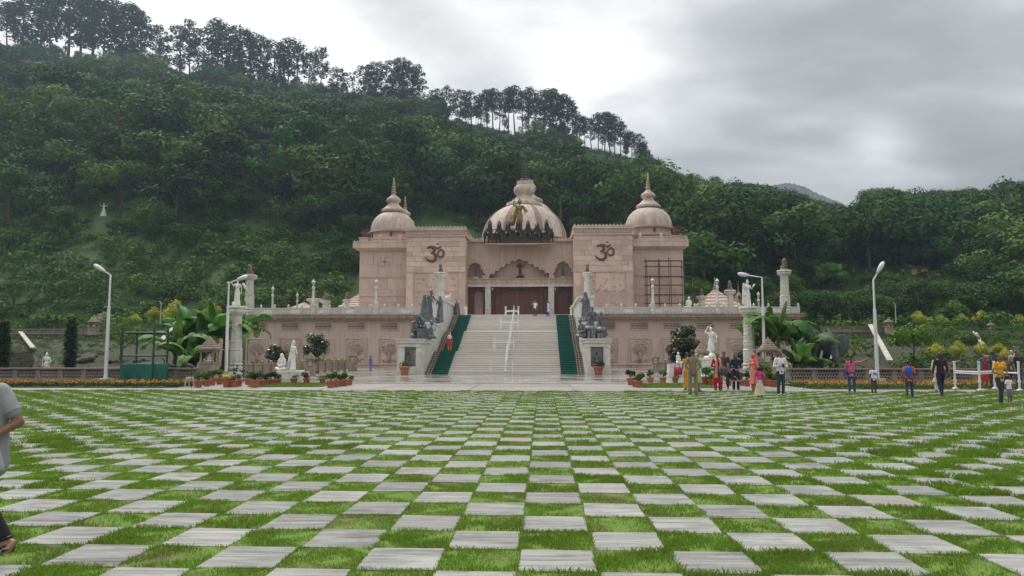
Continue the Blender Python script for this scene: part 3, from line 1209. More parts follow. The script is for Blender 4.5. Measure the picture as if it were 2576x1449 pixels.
def small_dome(name, xc, yb, Y, R_, parent, s=1.0, drum=True):
    """Corner dome: drum, bell dome, lotus collar, bulb, brass finial. s: metres per survey unit."""
    X = BX(xc, Y)
    zb = BZ(yb, Y)
    c = (X, Y, zb)
    u = s * Y / 1875.0
    prof = []
    for i in range(13):
        a = math.pi / 2 * i / 12 * .93
        prof.append((R_ * u * (math.cos(a) ** .82), 53 * u * math.sin(a) ** .95 * 1.0))
    d = ribbed(prof, c, 30, .006, dome_st, name, parent)
    WL[d.name] = WL[parent.name]
    m = MB()
    m.lathe([(R_ * u * 1.13, -6 * u), (R_ * u * 1.10, -2.6 * u), (R_ * u * 1.01, .3 * u)], c, 48)
    m.build('eave', dome_dk, d, smooth='auto')
    m = MB()
    m.lathe([(R_ * u * .98, -24 * u), (R_ * u * .98, -5.6 * u)], c, 40)
    m.build('drum', pink, d, smooth='auto')
    m = MB()
    for a in (-90, -30, -150):
        t = rad(a + 6)
        q = Vector((c[0] + R_ * u * .965 * math.cos(t), c[1] + R_ * u * .965 * math.sin(t), 0))
        m.box(q.x - 3 * u, q.x + 3 * u, q.y - .12, q.y + .1, zb - 18 * u, zb - 8.5 * u)
    m.build('drum_window', om_red, d)
    m = MB()
    m.lathe([(24 * u, 50 * u), (30 * u, 51.5 * u), (31.2 * u, 55 * u), (29 * u, 59 * u), (25 * u, 61.5 * u), (18.5 * u, 67 * u), (14 * u, 72 * u),
             (13 * u, 76 * u), (15 * u, 77.5 * u), (18 * u, 80 * u), (18.6 * u, 83.5 * u), (16.6 * u, 88 * u), (11.5 * u, 91 * u), (9.5 * u, 93.5 * u), (6 * u, 96 * u), (5.5 * u, 99 * u), (5 * u, 100 * u)], c, 40)
    m.build('lotus_collar', dome_st, d, smooth=True)
    m = MB()
    z = 100 * u
    pr = [(4 * u, z - 3 * u)]
    for r, h in ((7, 7.5), (5.9, 7), (5.4, 6.4), (4.6, 5.6), (4.0, 5), (3.2, 4.4)):
        pr += [(r * .45 * u, z), (r * .92 * u, z + h * .2 * u), (r * u, z + h * .45 * u), (r * .85 * u, z + h * .72 * u), (r * .42 * u, z + h * .95 * u)]
        z += h * u
    pr += [(2 * u, z), (2.2 * u, z + 1.5 * u), (.3 * u, z + 7 * u)]
    m.lathe(pr, c, 16)
    m.build('finial', finial_m, d, smooth=True)
    return d


small_dome('dome', 987.5, 582.6, 104.5, 57, temple)
small_dome('dome', 1634, 576.5, 104.5, 58.5, temple)
small_dome('dome', 1017, 600, 134, 44, temple, s=.78)

# ---- great domes on the axis
def big_dome(xc, Y, ybase, R_, H_, collar_y, u, name, tip=True):
    X, zb = BX(xc, Y), BZ(ybase, Y)
    c = (X, Y, zb)
    prof = []
    zc = BZ(collar_y, Y) - zb
    for i in range(17):
        t = i / 16
        a = t * math.pi / 2 * .80
        prof.append((R_ * u * math.cos(a) ** .95, zc * math.sin(a) / math.sin(math.pi / 2 * .80)))
    d = ribbed(prof, c, 24, .004, dome_st, name, temple)
    WL[d.name] = WL[temple.name]
    for k in range(8):
        t = rad(22.5 + 45 * k)
        m = MB()
        for i in range(16):
            for e, pr_ in ((0, prof[i]), (1, prof[i + 1])):
                pass
        for i, (r, z) in enumerate(prof):
            for dt in (-.085, -.07, .07, .085):
                rr = r * (1.018 if abs(dt) < .08 else .99)
                m.v.append((c[0] + rr * math.cos(t + dt), c[1] + rr * math.sin(t + dt), c[2] + z))
        for i in range(len(prof) - 1):
            for q in range(3):
                a = i * 4 + q
                m.f.append((a, a + 1, a + 5, a + 4))
        m.build('dome_rib', dome_dk, d, smooth='auto')
    z = zc
    m = MB()
    L = [(30, -6), (44, -5), (46.5, 0), (45, 6), (38, 9), (31, 12), (24, 18), (19.5, 24), (19, 27), (21, 29), (25.5, 34), (27, 41), (25, 48), (20.5, 52), (19.2, 54), (19.6, 57), (18, 59), (18.4, 64), (6, 65)]
    m.lathe([(r * u, z + h * u) for r, h in L], c, 48)
    m.build('lotus_collar', dome_st, d, smooth='auto')
    m = MB()
    z0 = z + 64 * u
    pr = [(8 * u, z0)]
    for r, h in ((10.2, 9), (7, 7), (6.4, 7.5), (6, 7), (5.2, 6.5), (4.2, 6)):
        pr += [(r * .5 * u, z0), (r * .93 * u, z0 + h * .15 * u), (r * u, z0 + h * .45 * u), (r * .85 * u, z0 + h * .7 * u), (r * .45 * u, z0 + h * .95 * u)]
        z0 += h * u
    pr += [(3 * u, z0), (1.4 * u, z0 + 4 * u), (.3 * u, z0 + 11 * u)]
    m.lathe(pr, c, 16)
    m.build('finial', blackh, d, smooth=True)
    return d


big_dome(1318.6, 124, 606, 108, 80, 519, 124 / 1875, 'great_dome')
big_dome(1327, 148, 612, 103, 80, 508, 148 / 1875 * .86, 'great_dome')
m = MB()
m.box(BX(1409, 130), BX(1409, 130) + .3, 130, 130.3, 20, BZ(498, 130))
m.build('flag_pole', rust, temple)
# roof slab between towers and behind
m = MB()
m.box(BX(1026, 106), BX(1590, 106), 100.4, 160, 5, BZ(609, 100))
m.build('roof', pink, temple)


# ---- central recessed facade with cusped arches
def v2d(v):
    return ((1780 + v[0] / 4.831) * .63889, (980 + v[1] / 4.831) * .63889)


def lobes(cusps, bulge=.38, n=6):
    out = []
    for (x0, y0), (x1, y1) in zip(cusps[:-1], cusps[1:]):
        L = math.hypot(x1 - x0, y1 - y0)
        nx, ny = (y1 - y0) / L, -(x1 - x0) / L
        for k in range(n):
            t = k / n
            s_ = math.sin(math.pi * t) * bulge * L
            out.append((x0 + (x1 - x0) * t + nx * s_, y0 + (y1 - y0) * t + ny * s_))
    out.append(cusps[-1])
    return out


cen_c = [(705, 535), (808, 490), (895, 415), (990, 352), (1098, 296), (1205, 240), (1355, 240), (1462, 300), (1570, 358), (1668, 410), (1765, 470), (1862, 535)]
lef_c = [(252, 535), (296, 440), (330, 350), (366, 285), (500, 285), (545, 380), (590, 455), (632, 535)]
rig_c = [(1926, 535), (1965, 440), (2003, 350), (2040, 275), (2182, 275), (2222, 350), (2262, 440), (2302, 535)]
arches = []
for cz_ in (lef_c, cen_c, rig_c):
    b_ = 0.36 if cz_ is cen_c else .22
    pts = lobes(cz_, b_)
    pts = [(cz_[0][0], 566)] + pts + [(cz_[-1][0], 566)]
    arches.append([v2d(p) for p in pts])


def fmap(u, v):
    return BX(u, YC), BZ(v, YC)


m = MB()
# upper wall with the three arch openings; lower edge at 700.9
outer = [(1168, 700.9), (1168, 607), (1447, 607), (1447, 700.9)]
poly_out = [(1168, 607), (1447, 607), (1447, 700.9)]
for a in reversed(arches):
    poly_out += list(reversed(a))
poly_out += [(1168, 700.9)]
m.poly(poly_out, [], fmap, YC, YC + .9)
fac = m.build('facade_wall', pink_wall, temple)
WL[fac.name] = WL[temple.name]
m = MB()
for a in arches:
    # raised archivolt following the cusps
    mid = ((a[0][0] + a[-1][0]) / 2, 705)
    o = len(m.v)
    n_ = len(a)
    pr = []
    for i, p in enumerate(a):
        q0, q1 = a[max(i - 1, 0)], a[min(i + 1, n_ - 1)]
        tx, ty = q1[0] - q0[0], q1[1] - q0[1]
        L = math.hypot(tx, ty) or 1
        nx, ny = ty / L, -tx / L
        if ny > 0 and abs(nx) < .2:
            nx, ny = -nx, -ny
        dx, dy = p[0] - mid[0], p[1] - mid[1]
        L2 = math.hypot(dx, dy)
        k_ = 5.0
        pr.append((p, (p[0] + dx / L2 * k_ * 1.0, p[1] + dy / L2 * k_ - (1.0 if abs(dy) > 8 else 0))))
    for (p, q) in pr:
        for (uv, yy) in ((p, YC - .16), (q, YC - .16), (q, YC - .002), (p, YC + .1)):
            x, z = fmap(*uv)
            m.v.append((x, yy, z))
    for i in range(n_ - 1):
        for q in range(4):
            q2 = (q + 1) % 4
            m.f.append((o + i * 4 + q, o + i * 4 + q2, o + (i + 1) * 4 + q2, o + (i + 1) * 4 + q))
m.build('archivolt', pink, fac, smooth=False)
m = MB()
m.box(BX(1168, YC), BX(1447, YC), YC + 2.0, YC + 2.4, BZ(722, YC), BZ(630, YC))
m.build('niche_wall', pink_wall, fac)
m = MB()
m.box(BX(1170, YC), BX(1444, YC), YC - .35, YC + 2.0, BZ(716.5, YC), BZ(702.5, YC))
m.box(BX(1169.5, YC), BX(1444.5, YC), YC - .5, YC + 2.0, BZ(702.4, YC), BZ(700.6, YC))
fr = m.build('frieze_band', pink, fac)
m = MB()
for k in range(22):
    xk = BX(1178 + k * 12.3, YC)
    zk = BZ(709.5, YC)
    sp = []
    for t in range(14):
        a = t * .75 + (0 if k % 2 else math.pi)
        r = .27 * (1 - t / 16)
        sp.append((xk + r * math.cos(a), YC - .36, zk + r * math.sin(a) * .9))
    m.tube(sp, [.035] * 13 + [.06], 5)
m.build('scroll_carving', pink_b, fr, smooth=True)
m = MB()
for x in (1218, 1386):
    a, b2 = BX(x - 3, YC), BX(x + 4, YC)
    m.box(a - .1, b2 + .25, YC - .2, YC + .9, BZ(700.8, YC), BZ(693, YC))
m.build('arch_springer', pink, fac)
m = MB()
m.box(BX(1171, YC), BX(1443, YC), YC - .45, YC + .5, BZ(721.6, YC), BZ(716.6, YC) - .01)
for x in (1171.5, 1441):
    m.box(BX(x, YC), BX(x + 2.6, YC), YC - .44, YC + .3, 4.9, BZ(721.7, YC))
m.build('marble_lintel', marble, fac)
for xa, xb in ((1221.3, 1235.2), (1379.3, 1393.6)):
    m = MB()
    a, b2 = BX(xa, YC), BX(xb, YC)
    m.box(a, b2, YC - .5, YC + .4, 4.9, BZ(722, YC))
    pl = m.build('marble_pillar', marble, fac)
    m = MB()
    zz = BZ(755, YC)
    m.box(a + .12, a + .16, YC - .54, YC - .5, zz - 2.4, zz)
    m.box(b2 - .16, b2 - .12, YC - .54, YC - .5, zz - 2.4, zz)
    m.box(a + .12, b2 - .12, YC - .54, YC - .5, zz + .003, zz + .05)
    m.box(a + .08, b2 - .08, YC - .6, YC - .5, zz - 2.55, zz - 2.45)
    for q in range(5):
        m.box(a + .05 + q * .15, a + .12 + q * .15, YC - .56, YC - .5, BZ(724.6, YC) - .05, BZ(723.4, YC))
    m.cap(((a + b2) / 2, YC - .52, zz - 2.3), ((a + b2) / 2, YC - .52, zz - 1.5), .16, .12, 8)
    m.ell(((a + b2) / 2, YC - .52, zz - 1.2), (.11, .1, .13), 8, 6)
    m.build('pillar_carving', marble_col, pl, smooth=False)
# doors
zt = BZ(722, YC)
cube_door = unit_cube('door_plank', wood_red, 0.012)
for (xa, xb, n_, nm) in ((1235.2, 1379.3, 12, 'centre_door'), (1393.6, 1441, 4, 'side_door')):
    a, b2 = BX(xa, YC), BX(xb, YC)
    m = MB()
    m.box(a, b2, YC + .62, YC + .8, 4.9, zt)
    dr = m.build('temple_door', M('door_backing', (.06, .025, .02), .8), fac)
    WL[dr.name] = WL[temple.name]
    for q in range(n_):
        block(cube_door, 'door_plank', dr, a + (b2 - a) * q / n_ + .02, a + (b2 - a) * (q + 1) / n_ - .02, YC + .54, YC + .64, 5, zt - .25)
    m = MB()
    m.box(a, b2, YC + .5, YC + .6, zt - .24, zt)
    m.box(a, a + .3, YC + .5, YC + .6, 5, zt - .25)
    m.box(b2 - .3, b2, YC + .5, YC + .6, 5, zt - .25)
    # arched inner frame
    cxm, hw = (a + b2) / 2, (b2 - a) / 2 - .45
    pts = [(cxm - hw, YC + .52, 5)] + [(cxm - hw * math.cos(t), YC + .52, zt - 1.6 + 1.2 * math.sin(t)) for t in np.linspace(0, math.pi, 14)] + [(cxm + hw, YC + .52, 5)]
    m.tube(pts, .07, 6)
    m.build('door_frame', M('dark_door_frame', (.11, .042, .03), .5), dr)
# open left doorway: frame, dim hall behind
a, b2 = BX(1174, YC), BX(1221.3, YC)
m = MB()
m.box(a, a + 1.0, YC + .5, YC + .7, 4.9, zt)
m.box(b2 - .35, b2, YC + .5, YC + .7, 4.9, zt)
hw = (b2 - a - 1.35) / 2
cxm = a + 1.0 + hw
arch = [(a + 1.0, zt), (b2 - .35, zt), (b2 - .35, zt - 1.2)] + [(cxm + hw * math.cos(t), zt - 1.2 + .8 * math.sin(t)) for t in np.linspace(.1, math.pi - .1, 10)] + [(a + 1.0, zt - 1.2)]
m.poly(arch, [], lambda u, v: (u, v), YC + .5, YC + .7)
m.build('doorway_surround', wood_red, fac)
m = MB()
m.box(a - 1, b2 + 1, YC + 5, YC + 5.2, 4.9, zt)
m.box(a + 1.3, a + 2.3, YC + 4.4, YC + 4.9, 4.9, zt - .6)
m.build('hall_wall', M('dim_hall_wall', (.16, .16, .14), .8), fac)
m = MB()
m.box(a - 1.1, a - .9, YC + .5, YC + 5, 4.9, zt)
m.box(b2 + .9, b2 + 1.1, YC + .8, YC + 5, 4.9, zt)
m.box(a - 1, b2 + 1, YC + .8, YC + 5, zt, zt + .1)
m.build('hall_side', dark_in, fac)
# parapet over the facade
m = MB()
m.box(BX(1171.8, YC), BX(1442.5, YC), YC - .3, YC + 1.2, BZ(607, YC), BZ(603.5, YC) - .2)
m.box(BX(1171.9, YC), BX(1442.4, YC), YC - .45, YC + 1.2, BZ(608.6, YC), BZ(607, YC) - .004)
m.build('parapet', pink, fac)
m = MB()
zig(m, BX(1172, YC), BX(1442, YC), YC - .3, YC - .12, BZ(603.5, YC) - .19, BZ(598.5, YC), 34)
m.build('battlement', pink, fac)
m = MB()
for x, y in ((1260.5, 652.6), (1338.5, 652.2), (1213, 636), (1218, 636.5)):
    m.ell((BX(x, YC), YC - .03, BZ(y, YC)), (.09, .06, .09), 8, 6)
m.build('wall_spotlight', white_p, fac)
# cctv boxes under lintel
for x in (1237.5, 1395):
    m = MB()
    xx_ = BX(x, YC)
    m.box(xx_, xx_ + .2, YC - .6, YC - .3, BZ(728, YC), BZ(725.5, YC))
    m.cap((xx_ + .1, YC - .5, BZ(729, YC)), (xx_ + .1, YC - .5, BZ(730, YC)), .1, .08, 8)
    tag(m.build('security_camera', white_dirty, None, w=(xx_, YC, BZ(728, YC))), 'small white security camera under the lintel beside the %s marble pillar' % ('left' if x < 1300 else 'right'), 'security camera')

# ================================================================== TERRACE
YW = 86.0
ter = thing('terrace_wall', 'long pink retaining wall of the temple terrace with carved tree panels', 'wall', (XC, YW, 0))
Zw = lambda y: BZ(y, YW)
m = MB()
m.box(TXL + 1.2, TXR - 1.2, YW, YW + 60, -.5, Zw(803.5))
m.build('retaining_wall', pink_wall, ter)
m = MB()
m.box(TXL + .9, TXR - .9, YW - .25, YW - .002, -.3, Zw(918))
m.box(TXL + .8, TXR - .8, YW - .35, YW - .002, Zw(918), Zw(916))
m.build('base_moulding', pink, ter)
m = MB()
m.box(TXL + .3, TXR - .3, YW - .6, YW + 60, Zw(803.4), Zw(799))
m.box(TXL, TXR, YW - .85, YW + 60, Zw(799) + .003, Zw(793.5))
m.box(TXL - .1, TXR + .1, YW - .95, YW + 60, Zw(793.5) + .003, Zw(792))
m.build('cornice', pink_carve, ter)
m = MB()
nb = 150
for k in range(nb):
    x = TXL + .1 + (TXR - TXL - .2) * (k + .5) / nb
    if BX(1128, YW) < x < BX(1452, YW):
        continue
    m.box(x - .13, x + .13, YW - 1.0, YW - .6, Zw(792.8), Zw(789.6))
br = m.build('cornice_bracket', pink_carve, ter)
# upper lattice vents and big relief panels
cent = [652, 734.5, 817, 899.5, 982, 1524, 1607, 1689, 1772, 1855, 1938]
vent = None
pan = None
for cxp in cent:
    x = BX(cxp, YW)
    hw = .98 if cxp < 1300 else .95
    m = MB()
    za, zb = Zw(828), Zw(813)
    if vent is None:
        m.box(-hw - .15, hw + .15, -.07, .01, zb - za + .003, zb - za + .13)
        m.box(-hw - .15, hw + .15, -.07, .01, -.13, -.003)
        m.box(-hw - .15, -hw, -.07, .01, 0, zb - za)
        m.box(hw, hw + .15, -.07, .01, 0, zb - za)
        N = 13
        for k in range(N):
            xa = -hw + 2 * hw * k / N
            m.obox((xa, -.03, 0), (xa + 2 * hw / N, -.03, zb - za), .045, .03)
            m.obox((xa, -.03, zb - za), (xa + 2 * hw / N, -.03, 0), .045, .03)
        vent = m.build('lattice_vent', pink, None, w=(0, 0, 0))
        vent.parent = ter
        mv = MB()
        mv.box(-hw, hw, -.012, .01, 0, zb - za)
        vb = mv.build('vent_shade_plate', M('recess_shade_brown', (.17, .11, .09), .9), None, w=(0, 0, 0))  # flat dark plate on the wall, the vent's inner shade in its colour
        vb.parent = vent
        vent.location = Vector((x, YW - .003, za)) - WL[ter.name]
    else:
        v2 = vent.copy()
        COL.objects.link(v2)
        v2.location = Vector((x, YW - .003, za)) - WL[ter.name]
        c2 = vb.copy()
        COL.objects.link(c2)
        c2.parent = v2
    # tree panel
    za, zb = Zw(914), Zw(853)
    H = zb - za
    W_ = 1.16
    rr = random.Random(int(cxp))
    m = MB()
    m.box(-W_ - .16, W_ + .16, -.08, .01, H + .003, H + .16)
    m.box(-W_ - .16, W_ + .16, -.08, .01, -.14, -.003)
    m.box(-W_ - .16, -W_, -.08, .01, 0, H)
    m.box(W_, W_ + .16, -.08, .01, 0, H)
    arch = [(-W_ + .16, -.03, .1), (-W_ + .16, -.03, H * .72)] + [(-(W_ - .16) * math.cos(t), -.03, H * .72 + H * .2 * math.sin(t) ** .6) for t in np.linspace(.15, math.pi - .15, 9)] + [(W_ - .16, -.03, H * .72), (W_ - .16, -.03, .1)]
    m.tube(arch, .05, 6)
    fo = m.build('relief_panel', pink, None, w=(0, 0, 0))
    fo.parent = ter
    fo.location = Vector((x, YW - .003, za)) - WL[ter.name]
    m = MB()
    m.tube([(0, -.03, .15), (.03, -.05, H * .25), (-.02, -.05, H * .45)], [.22, .13, .16], 7)
    for k in range(9):
        a = rad(15 + 150 * k / 8)
        m.tube([(0, -.04, H * .32), (.55 * math.cos(a), -.05, H * .36 + .6 * math.sin(a)), (.82 * math.cos(a), -.04, H * .40 + 1.0 * math.sin(a))], [.06, .045, .02], 5)
    for k in range(95):
        a = rr.uniform(0, 2 * math.pi)
        r = math.sqrt(rr.random())
        m.ell((.85 * r * math.cos(a), -.03, H * .60 + .62 * r * math.sin(a)), (.085, .05, .085), 6, 4)
    for k in range(16):
        m.ell((rr.uniform(-.9, .9), -.03, rr.uniform(.15, .5)), (.12, .05, .09), 6, 4)
    tr = m.build('carved_tree', pink_carve, None, smooth=True, w=(0, 0, 0))
    tr.parent = fo


# ---- white balustrade on the terrace edge
def balustrade(x0d, x1d, label):
    bl = thing('balustrade', label, 'balustrade', (BX((x0d + x1d) / 2, YW), YW, Zw(789)))
    xa, xb = BX(x0d, YW), BX(x1d, YW)
    n = int(round((xb - xa) / 1.62))
    z0, z1 = Zw(789.5), Zw(773.6)
    w = (xb - xa) / n
    cubem = unit_cube('panel', marble)
    post = None
    Y_ = YW - .35
    for k in range(n + 1):
        x = xa + k * w
        if post is None:
            m = MB()
            m.box(-.13, .13, -.13, .13, 0, z1 - z0 + .08)
            m.lathe([(.11, 0), (.06, .04), (.14, .12), (.12, .22), (.04, .3), (.02, .36)], (0, 0, z1 - z0 + .08), 8)
            post = m.build('post', marble, None, w=(0, 0, 0))
            post.parent = bl
            post.location = Vector((x, Y_, z0)) - WL[bl.name]
        else:
            linkcopy(post, bl, (x, Y_, z0))
        if k < n:
            block(cubem, 'rail', bl, x + .13, x + w - .13, Y_ - .1, Y_ + .1, z1 - .1, z1)
            p_ = block(cubem, 'panel', bl, x + .13, x + w - .13, Y_ - .04, Y_ + .04, z0, z1 - .12)
            if k % 2 == 0:
                m = MB()
                for q in range(9):
                    xx_ = x + .25 + (w - .5) * q / 8
                    m.cap((xx_, Y_ - .05, z0 + .1), (xx_, Y_ - .05, z0 + .3), .03, .03, 5)
                    m.ell((xx_, Y_ - .05, z0 + .42), (.055, .03, .05), 6, 4)
                m.build('carved_ornament', marble_col, bl, smooth=True)
            else:
                m = MB()
                m.box(x + .28, x + w - .28, Y_ - .055, Y_ - .042, z0 + .12, z1 - .22)
                m.build('sunk_field', marble_st, bl)
    return bl


balustrade(628, 1074, 'white marble balustrade along the left edge of the temple terrace')
balustrade(1452, 2003, 'white marble balustrade along the right edge of the temple terrace')
# terrace floor
m = MB()
m.box(TXL + 2, TXR - 2, YW + .2, 150, 5.3, 5.52)
tag(m.build('terrace_floor', marble), kind='structure')

# ================================================================== STAIRS
SY0, SY1 = 57.2, 76.0
NST = 33
FL = [(0, 11), (11, 22), (22, 33)]
rise = ZF / NST
def stair_y():
    """Front edge of each step; a wider landing between flights."""
    tot = SY1 - SY0
    land = 1.3
    tread = (tot - 2 * land) / NST
    out = []
    y = SY0
    for i in range(NST):
        out.append(y)
        y += tread
        if i in (10, 21):
            y += land
    return out
SYS = stair_y()
xl0, xr0 = G(1064, 944.3).x, G(1471, 944.3).x
XC = (xl0 + xr0) / 2
xw = (xr0 - xl0) / 2
stair = thing('staircase', 'broad white marble staircase rising in three flights to the temple', 'staircase', (XC, SY0, 0))
step_me = unit_cube('step', step_m)
riser_me = unit_cube('step_joint', riser_dk)  # block in the brown joint colour of the steps
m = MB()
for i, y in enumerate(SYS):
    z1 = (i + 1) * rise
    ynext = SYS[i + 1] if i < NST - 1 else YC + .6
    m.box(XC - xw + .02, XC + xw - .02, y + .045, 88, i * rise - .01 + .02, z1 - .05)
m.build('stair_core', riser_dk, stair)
for i, y in enumerate(SYS):
    z1 = (i + 1) * rise
    ynext = SYS[i + 1] if i < NST - 1 else 88
    # tread with nosing, in three lengths, and the riser slab
    block(step_me, 'step', stair, XC - xw + .5, XC + xw - .5, y, ynext + .06, z1 - .045, z1)
    block(step_me, 'riser', stair, XC - xw + .5, XC + xw - .5, y + .03, y + .06, i * rise + .05, z1 - .066)
    for sx in (-1, 1):
        a, b2 = sorted((XC + sx * xw, XC + sx * (xw - .48)))
        block(step_me, 'side_step', stair, a, b2, y + .02, ynext + .06, z1 - .05, z1 - .004)
# brown runners of the side strips
m = MB()
for sx in (-1, 1):
    for dx in (.14, .36):
        x = XC + sx * (xw - dx)
        for i, y in enumerate(SYS):
            ynext = SYS[i + 1] if i < NST - 1 else y + .6
            m.box(x - .045, x + .045, y + .0, ynext + .0, (i + 1) * rise, (i + 1) * rise + .02)
            m.box(x - .045, x + .045, y - .015, y + .0, i * rise, (i + 1) * rise + .02)
m.build('side_strip', M('rusty_drain', (.13, .07, .04), .8, (.2, .12, .07), 4), stair)
m = MB()
m.box(XC - xw, XC + xw, 76.2, YC + .6, ZF - .6, ZF - .006)
m.build('upper_landing', marble, stair)


def carpet(sx, label):
    a, b2 = sorted((XC + sx * (xw - .52), XC + sx * (xw - 1.80)))
    m = MB()
    pts = [(SYS[0] - .02, .06)]
    for i, y in enumerate(SYS):
        z = (i + 1) * rise + .012
        pts += [(y - .015, z - .01), (y + .01, z + .004)]
        yn = SYS[i + 1] if i < NST - 1 else y + 2.0
        pts += [(yn - .02, z)]
    for (y, z) in pts:
        m.v += [(a, y, z), (b2, y, z)]
    for i in range(len(pts) - 1):
        m.f.append((i * 2, i * 2 + 1, i * 2 + 3, i * 2 + 2))
    o = m.build('stair_carpet', carpet_m, None, w=(XC + sx * (xw - 1.7), SY0, 0))
    s_ = o.modifiers.new('thickness', 'SOLIDIFY')
    s_.thickness = .012
    s_.offset = 1
    return tag(o, label, 'carpet')


carpet(-1, 'green carpet runner down the left side of the marble stairs')
carpet(1, 'green carpet runner down the right side of the marble stairs')


# ---- stepped marble pedestals either side
def pedestal(sx, x0d, x1d, label):
    """Front pier with a niche, then stepped blocks back to the terrace."""
    xa, xb = sorted((G(x0d, 944.3).x, G(x1d, 944.3).x))
    Yp = 56.6
    base = thing('pedestal', label, 'pedestal', ((xa + xb) / 2, Yp, 0))
    zt = P(1000, 852, Yp).z
    in_ = XC + sx * (xw + .05)          # stair side
    oa, ob = sorted((in_, xa if sx < 0 else xb))
    nx0, nx1 = (G(1017, 944).x, G(1046, 944).x) if sx < 0 else (G(1485, 944).x, G(1517, 944).x)
    m = MB()
    m.box(oa, ob, Yp + .9, Yp + 4.6, 0, zt - .35)
    m.box(oa, nx0, Yp, Yp + .897, 0, zt - .35)
    m.box(nx1, ob, Yp, Yp + .897, 0, zt - .35)
    m.box(nx0 + .003, nx1 - .003, Yp - .05, Yp + .9, 0, P(1000, 922, Yp).z)
    m.box(nx0 + .003, nx1 - .003, Yp, Yp + .9, zt - .62, zt - .36)
    b1 = m.build('pier', marble, base)
    m = MB()
    m.box(oa - .08, ob + .08, Yp - .1, Yp + 4.7, zt - .34, zt - .1)
    m.box(oa - .15, ob + .15, Yp - .18, Yp + 4.75, zt - .097, zt)
    m.build('capping', marble, base)
    for (p, q) in ((oa, nx0), (nx1, ob)):
        if q - p < .2:
            continue
        m = MB()
        m.box(p - .05, q + .05, Yp - .07, Yp + .3, 0.0, .38)
        m.box(p - .02, q + .02, Yp - .06, Yp + .3, zt - .62, zt - .5)
        m.box((p + q) / 2 - (q - p) * .3, (p + q) / 2 + (q - p) * .3, Yp - .025, Yp + .1, .55, zt - .75)
        m.build('pilaster_moulding', marble_col, base)
    zs = [P(1000, 800, 62).z, P(1000, 755, 70).z]
    # tier 2, tier 3
    wi = abs(ob - oa)
    o1a, o1b = (oa + wi * .28, ob) if sx < 0 else (oa, ob - wi * .28)
    z2 = 4.25
    m = MB()
    m.box(o1a, o1b, Yp + 4.6, 66, 0, z2 - .2)
    m.box(o1a - .1, o1b + .1, Yp + 4.5, 66, z2 - .197, z2)
    m.build('second_tier', marble, base)
    z3 = 6.75
    m = MB()
    m.box(o1a + .05, o1b - .05, 66, 78, 0, z3 - .25)
    m.box(o1a - .1, o1b + .1, 65.9, 78.1, z3 - .247, z3)
    m.build('third_tier', marble, base)
    m = MB()
    m.box(o1a + .1, o1b - .1, 78, 86, 0, ZF + .05)
    m.build('rear_block', marble, base)
    return (oa, ob, nx0, nx1, zt, z2, z3, o1a, o1b, Yp)


pedL = pedestal(-1, 996, 1076, 'left marble pedestal stepping up beside the stairs, niche in its front')
pedR = pedestal(1, 1462, 1535, 'right marble pedestal stepping up beside the stairs, niche in its front')

# ================================================================== VEGETATION
def leafcloud(nr, clumps, per, ls, up=.35, flat=1.0, fold=.0):
    """Leaf quads on the shells of leaf clumps. clumps: (x, y, z, r)."""
    VV = []
    for (cx, cy, cz, r) in clumps:
        n = max(4, int(per * r * r))
        d = nr.normal(size=(n, 3))
        d[:, 2] = d[:, 2] * .9 + .25
        d /= np.linalg.norm(d, axis=1)[:, None]
        rr = r * (0.62 + .45 * nr.rand(n))[:, None]
        p = d * rr * np.array([1, 1, flat]) + np.array([cx, cy, cz])
        nrm = d + nr.normal(size=(n, 3)) * .38 + np.array([0, 0, up])
        nrm /= np.linalg.norm(nrm, axis=1)[:, None]
        t = np.cross(nrm, nr.normal(size=(n, 3)))
        t /= np.linalg.norm(t, axis=1)[:, None]
        b = np.cross(nrm, t)
        s = ls * (.6 + .8 * nr.rand(n))[:, None]
        VV.append(np.stack([p - t * s * .5, p + b * s * .28, p + t * s * .5, p - b * s * .28], 1).reshape(-1, 3))
    V = np.concatenate(VV)
    F = np.arange(len(V)).reshape(-1, 4)
    return V, F


def trunk_mb(h, r, nr, limbs=5, lh=.45, spread=.3):
    m = MB()
    p = [(0, 0, -.4)]
    x = y = 0
    for k in range(1, 6):
        x += nr.normal() * h * .012
        y += nr.normal() * h * .012
        p.append((x, y, h * k / 5))
    m.tube(p, [r * (1 - .15 * k) for k in range(6)], 7)
    for k in range(limbs):
        a = k * 2.4 + nr.rand()
        z = h * (lh + (1 - lh) * .8 * k / limbs)
        L = h * spread * (.7 + .6 * nr.rand())
        m.tube([(x * z / h, y * z / h, z), (L * .5 * math.cos(a), L * .5 * math.sin(a), z + L * .45), (L * math.cos(a), L * math.sin(a), z + L * .8)],
               [r * .45, r * .3, r * .1], 5)
    return m


def broad_proto(seed, H=7.0, wide=.42, n=20, per=62, ls=.42, base=.28, mat=None, rc=(.13, .2), full=False):
    nr = np.random.RandomState(seed)
    cl = []
    for k in range(n):
        d = nr.normal(size=3)
        d /= np.linalg.norm(d)
        d[2] = d[2] * 1.1 if full else abs(d[2]) * 1.1 - .25
        rr = nr.rand() ** .4
        r = H * (rc[0] + (rc[1] - rc[0]) * nr.rand())
        cl.append((d[0] * wide * H * rr, d[1] * wide * H * rr, H * (base + (1 - base) * .5) + d[2] * H * (1 - base) * .42 * rr, r))
    V, F = leafcloud(nr, cl, per, ls, flat=.75)
    return mesh_arrays('crown', V, F, mat or leaf_m, 4), trunk_mb(H * .75, H * .022, nr)


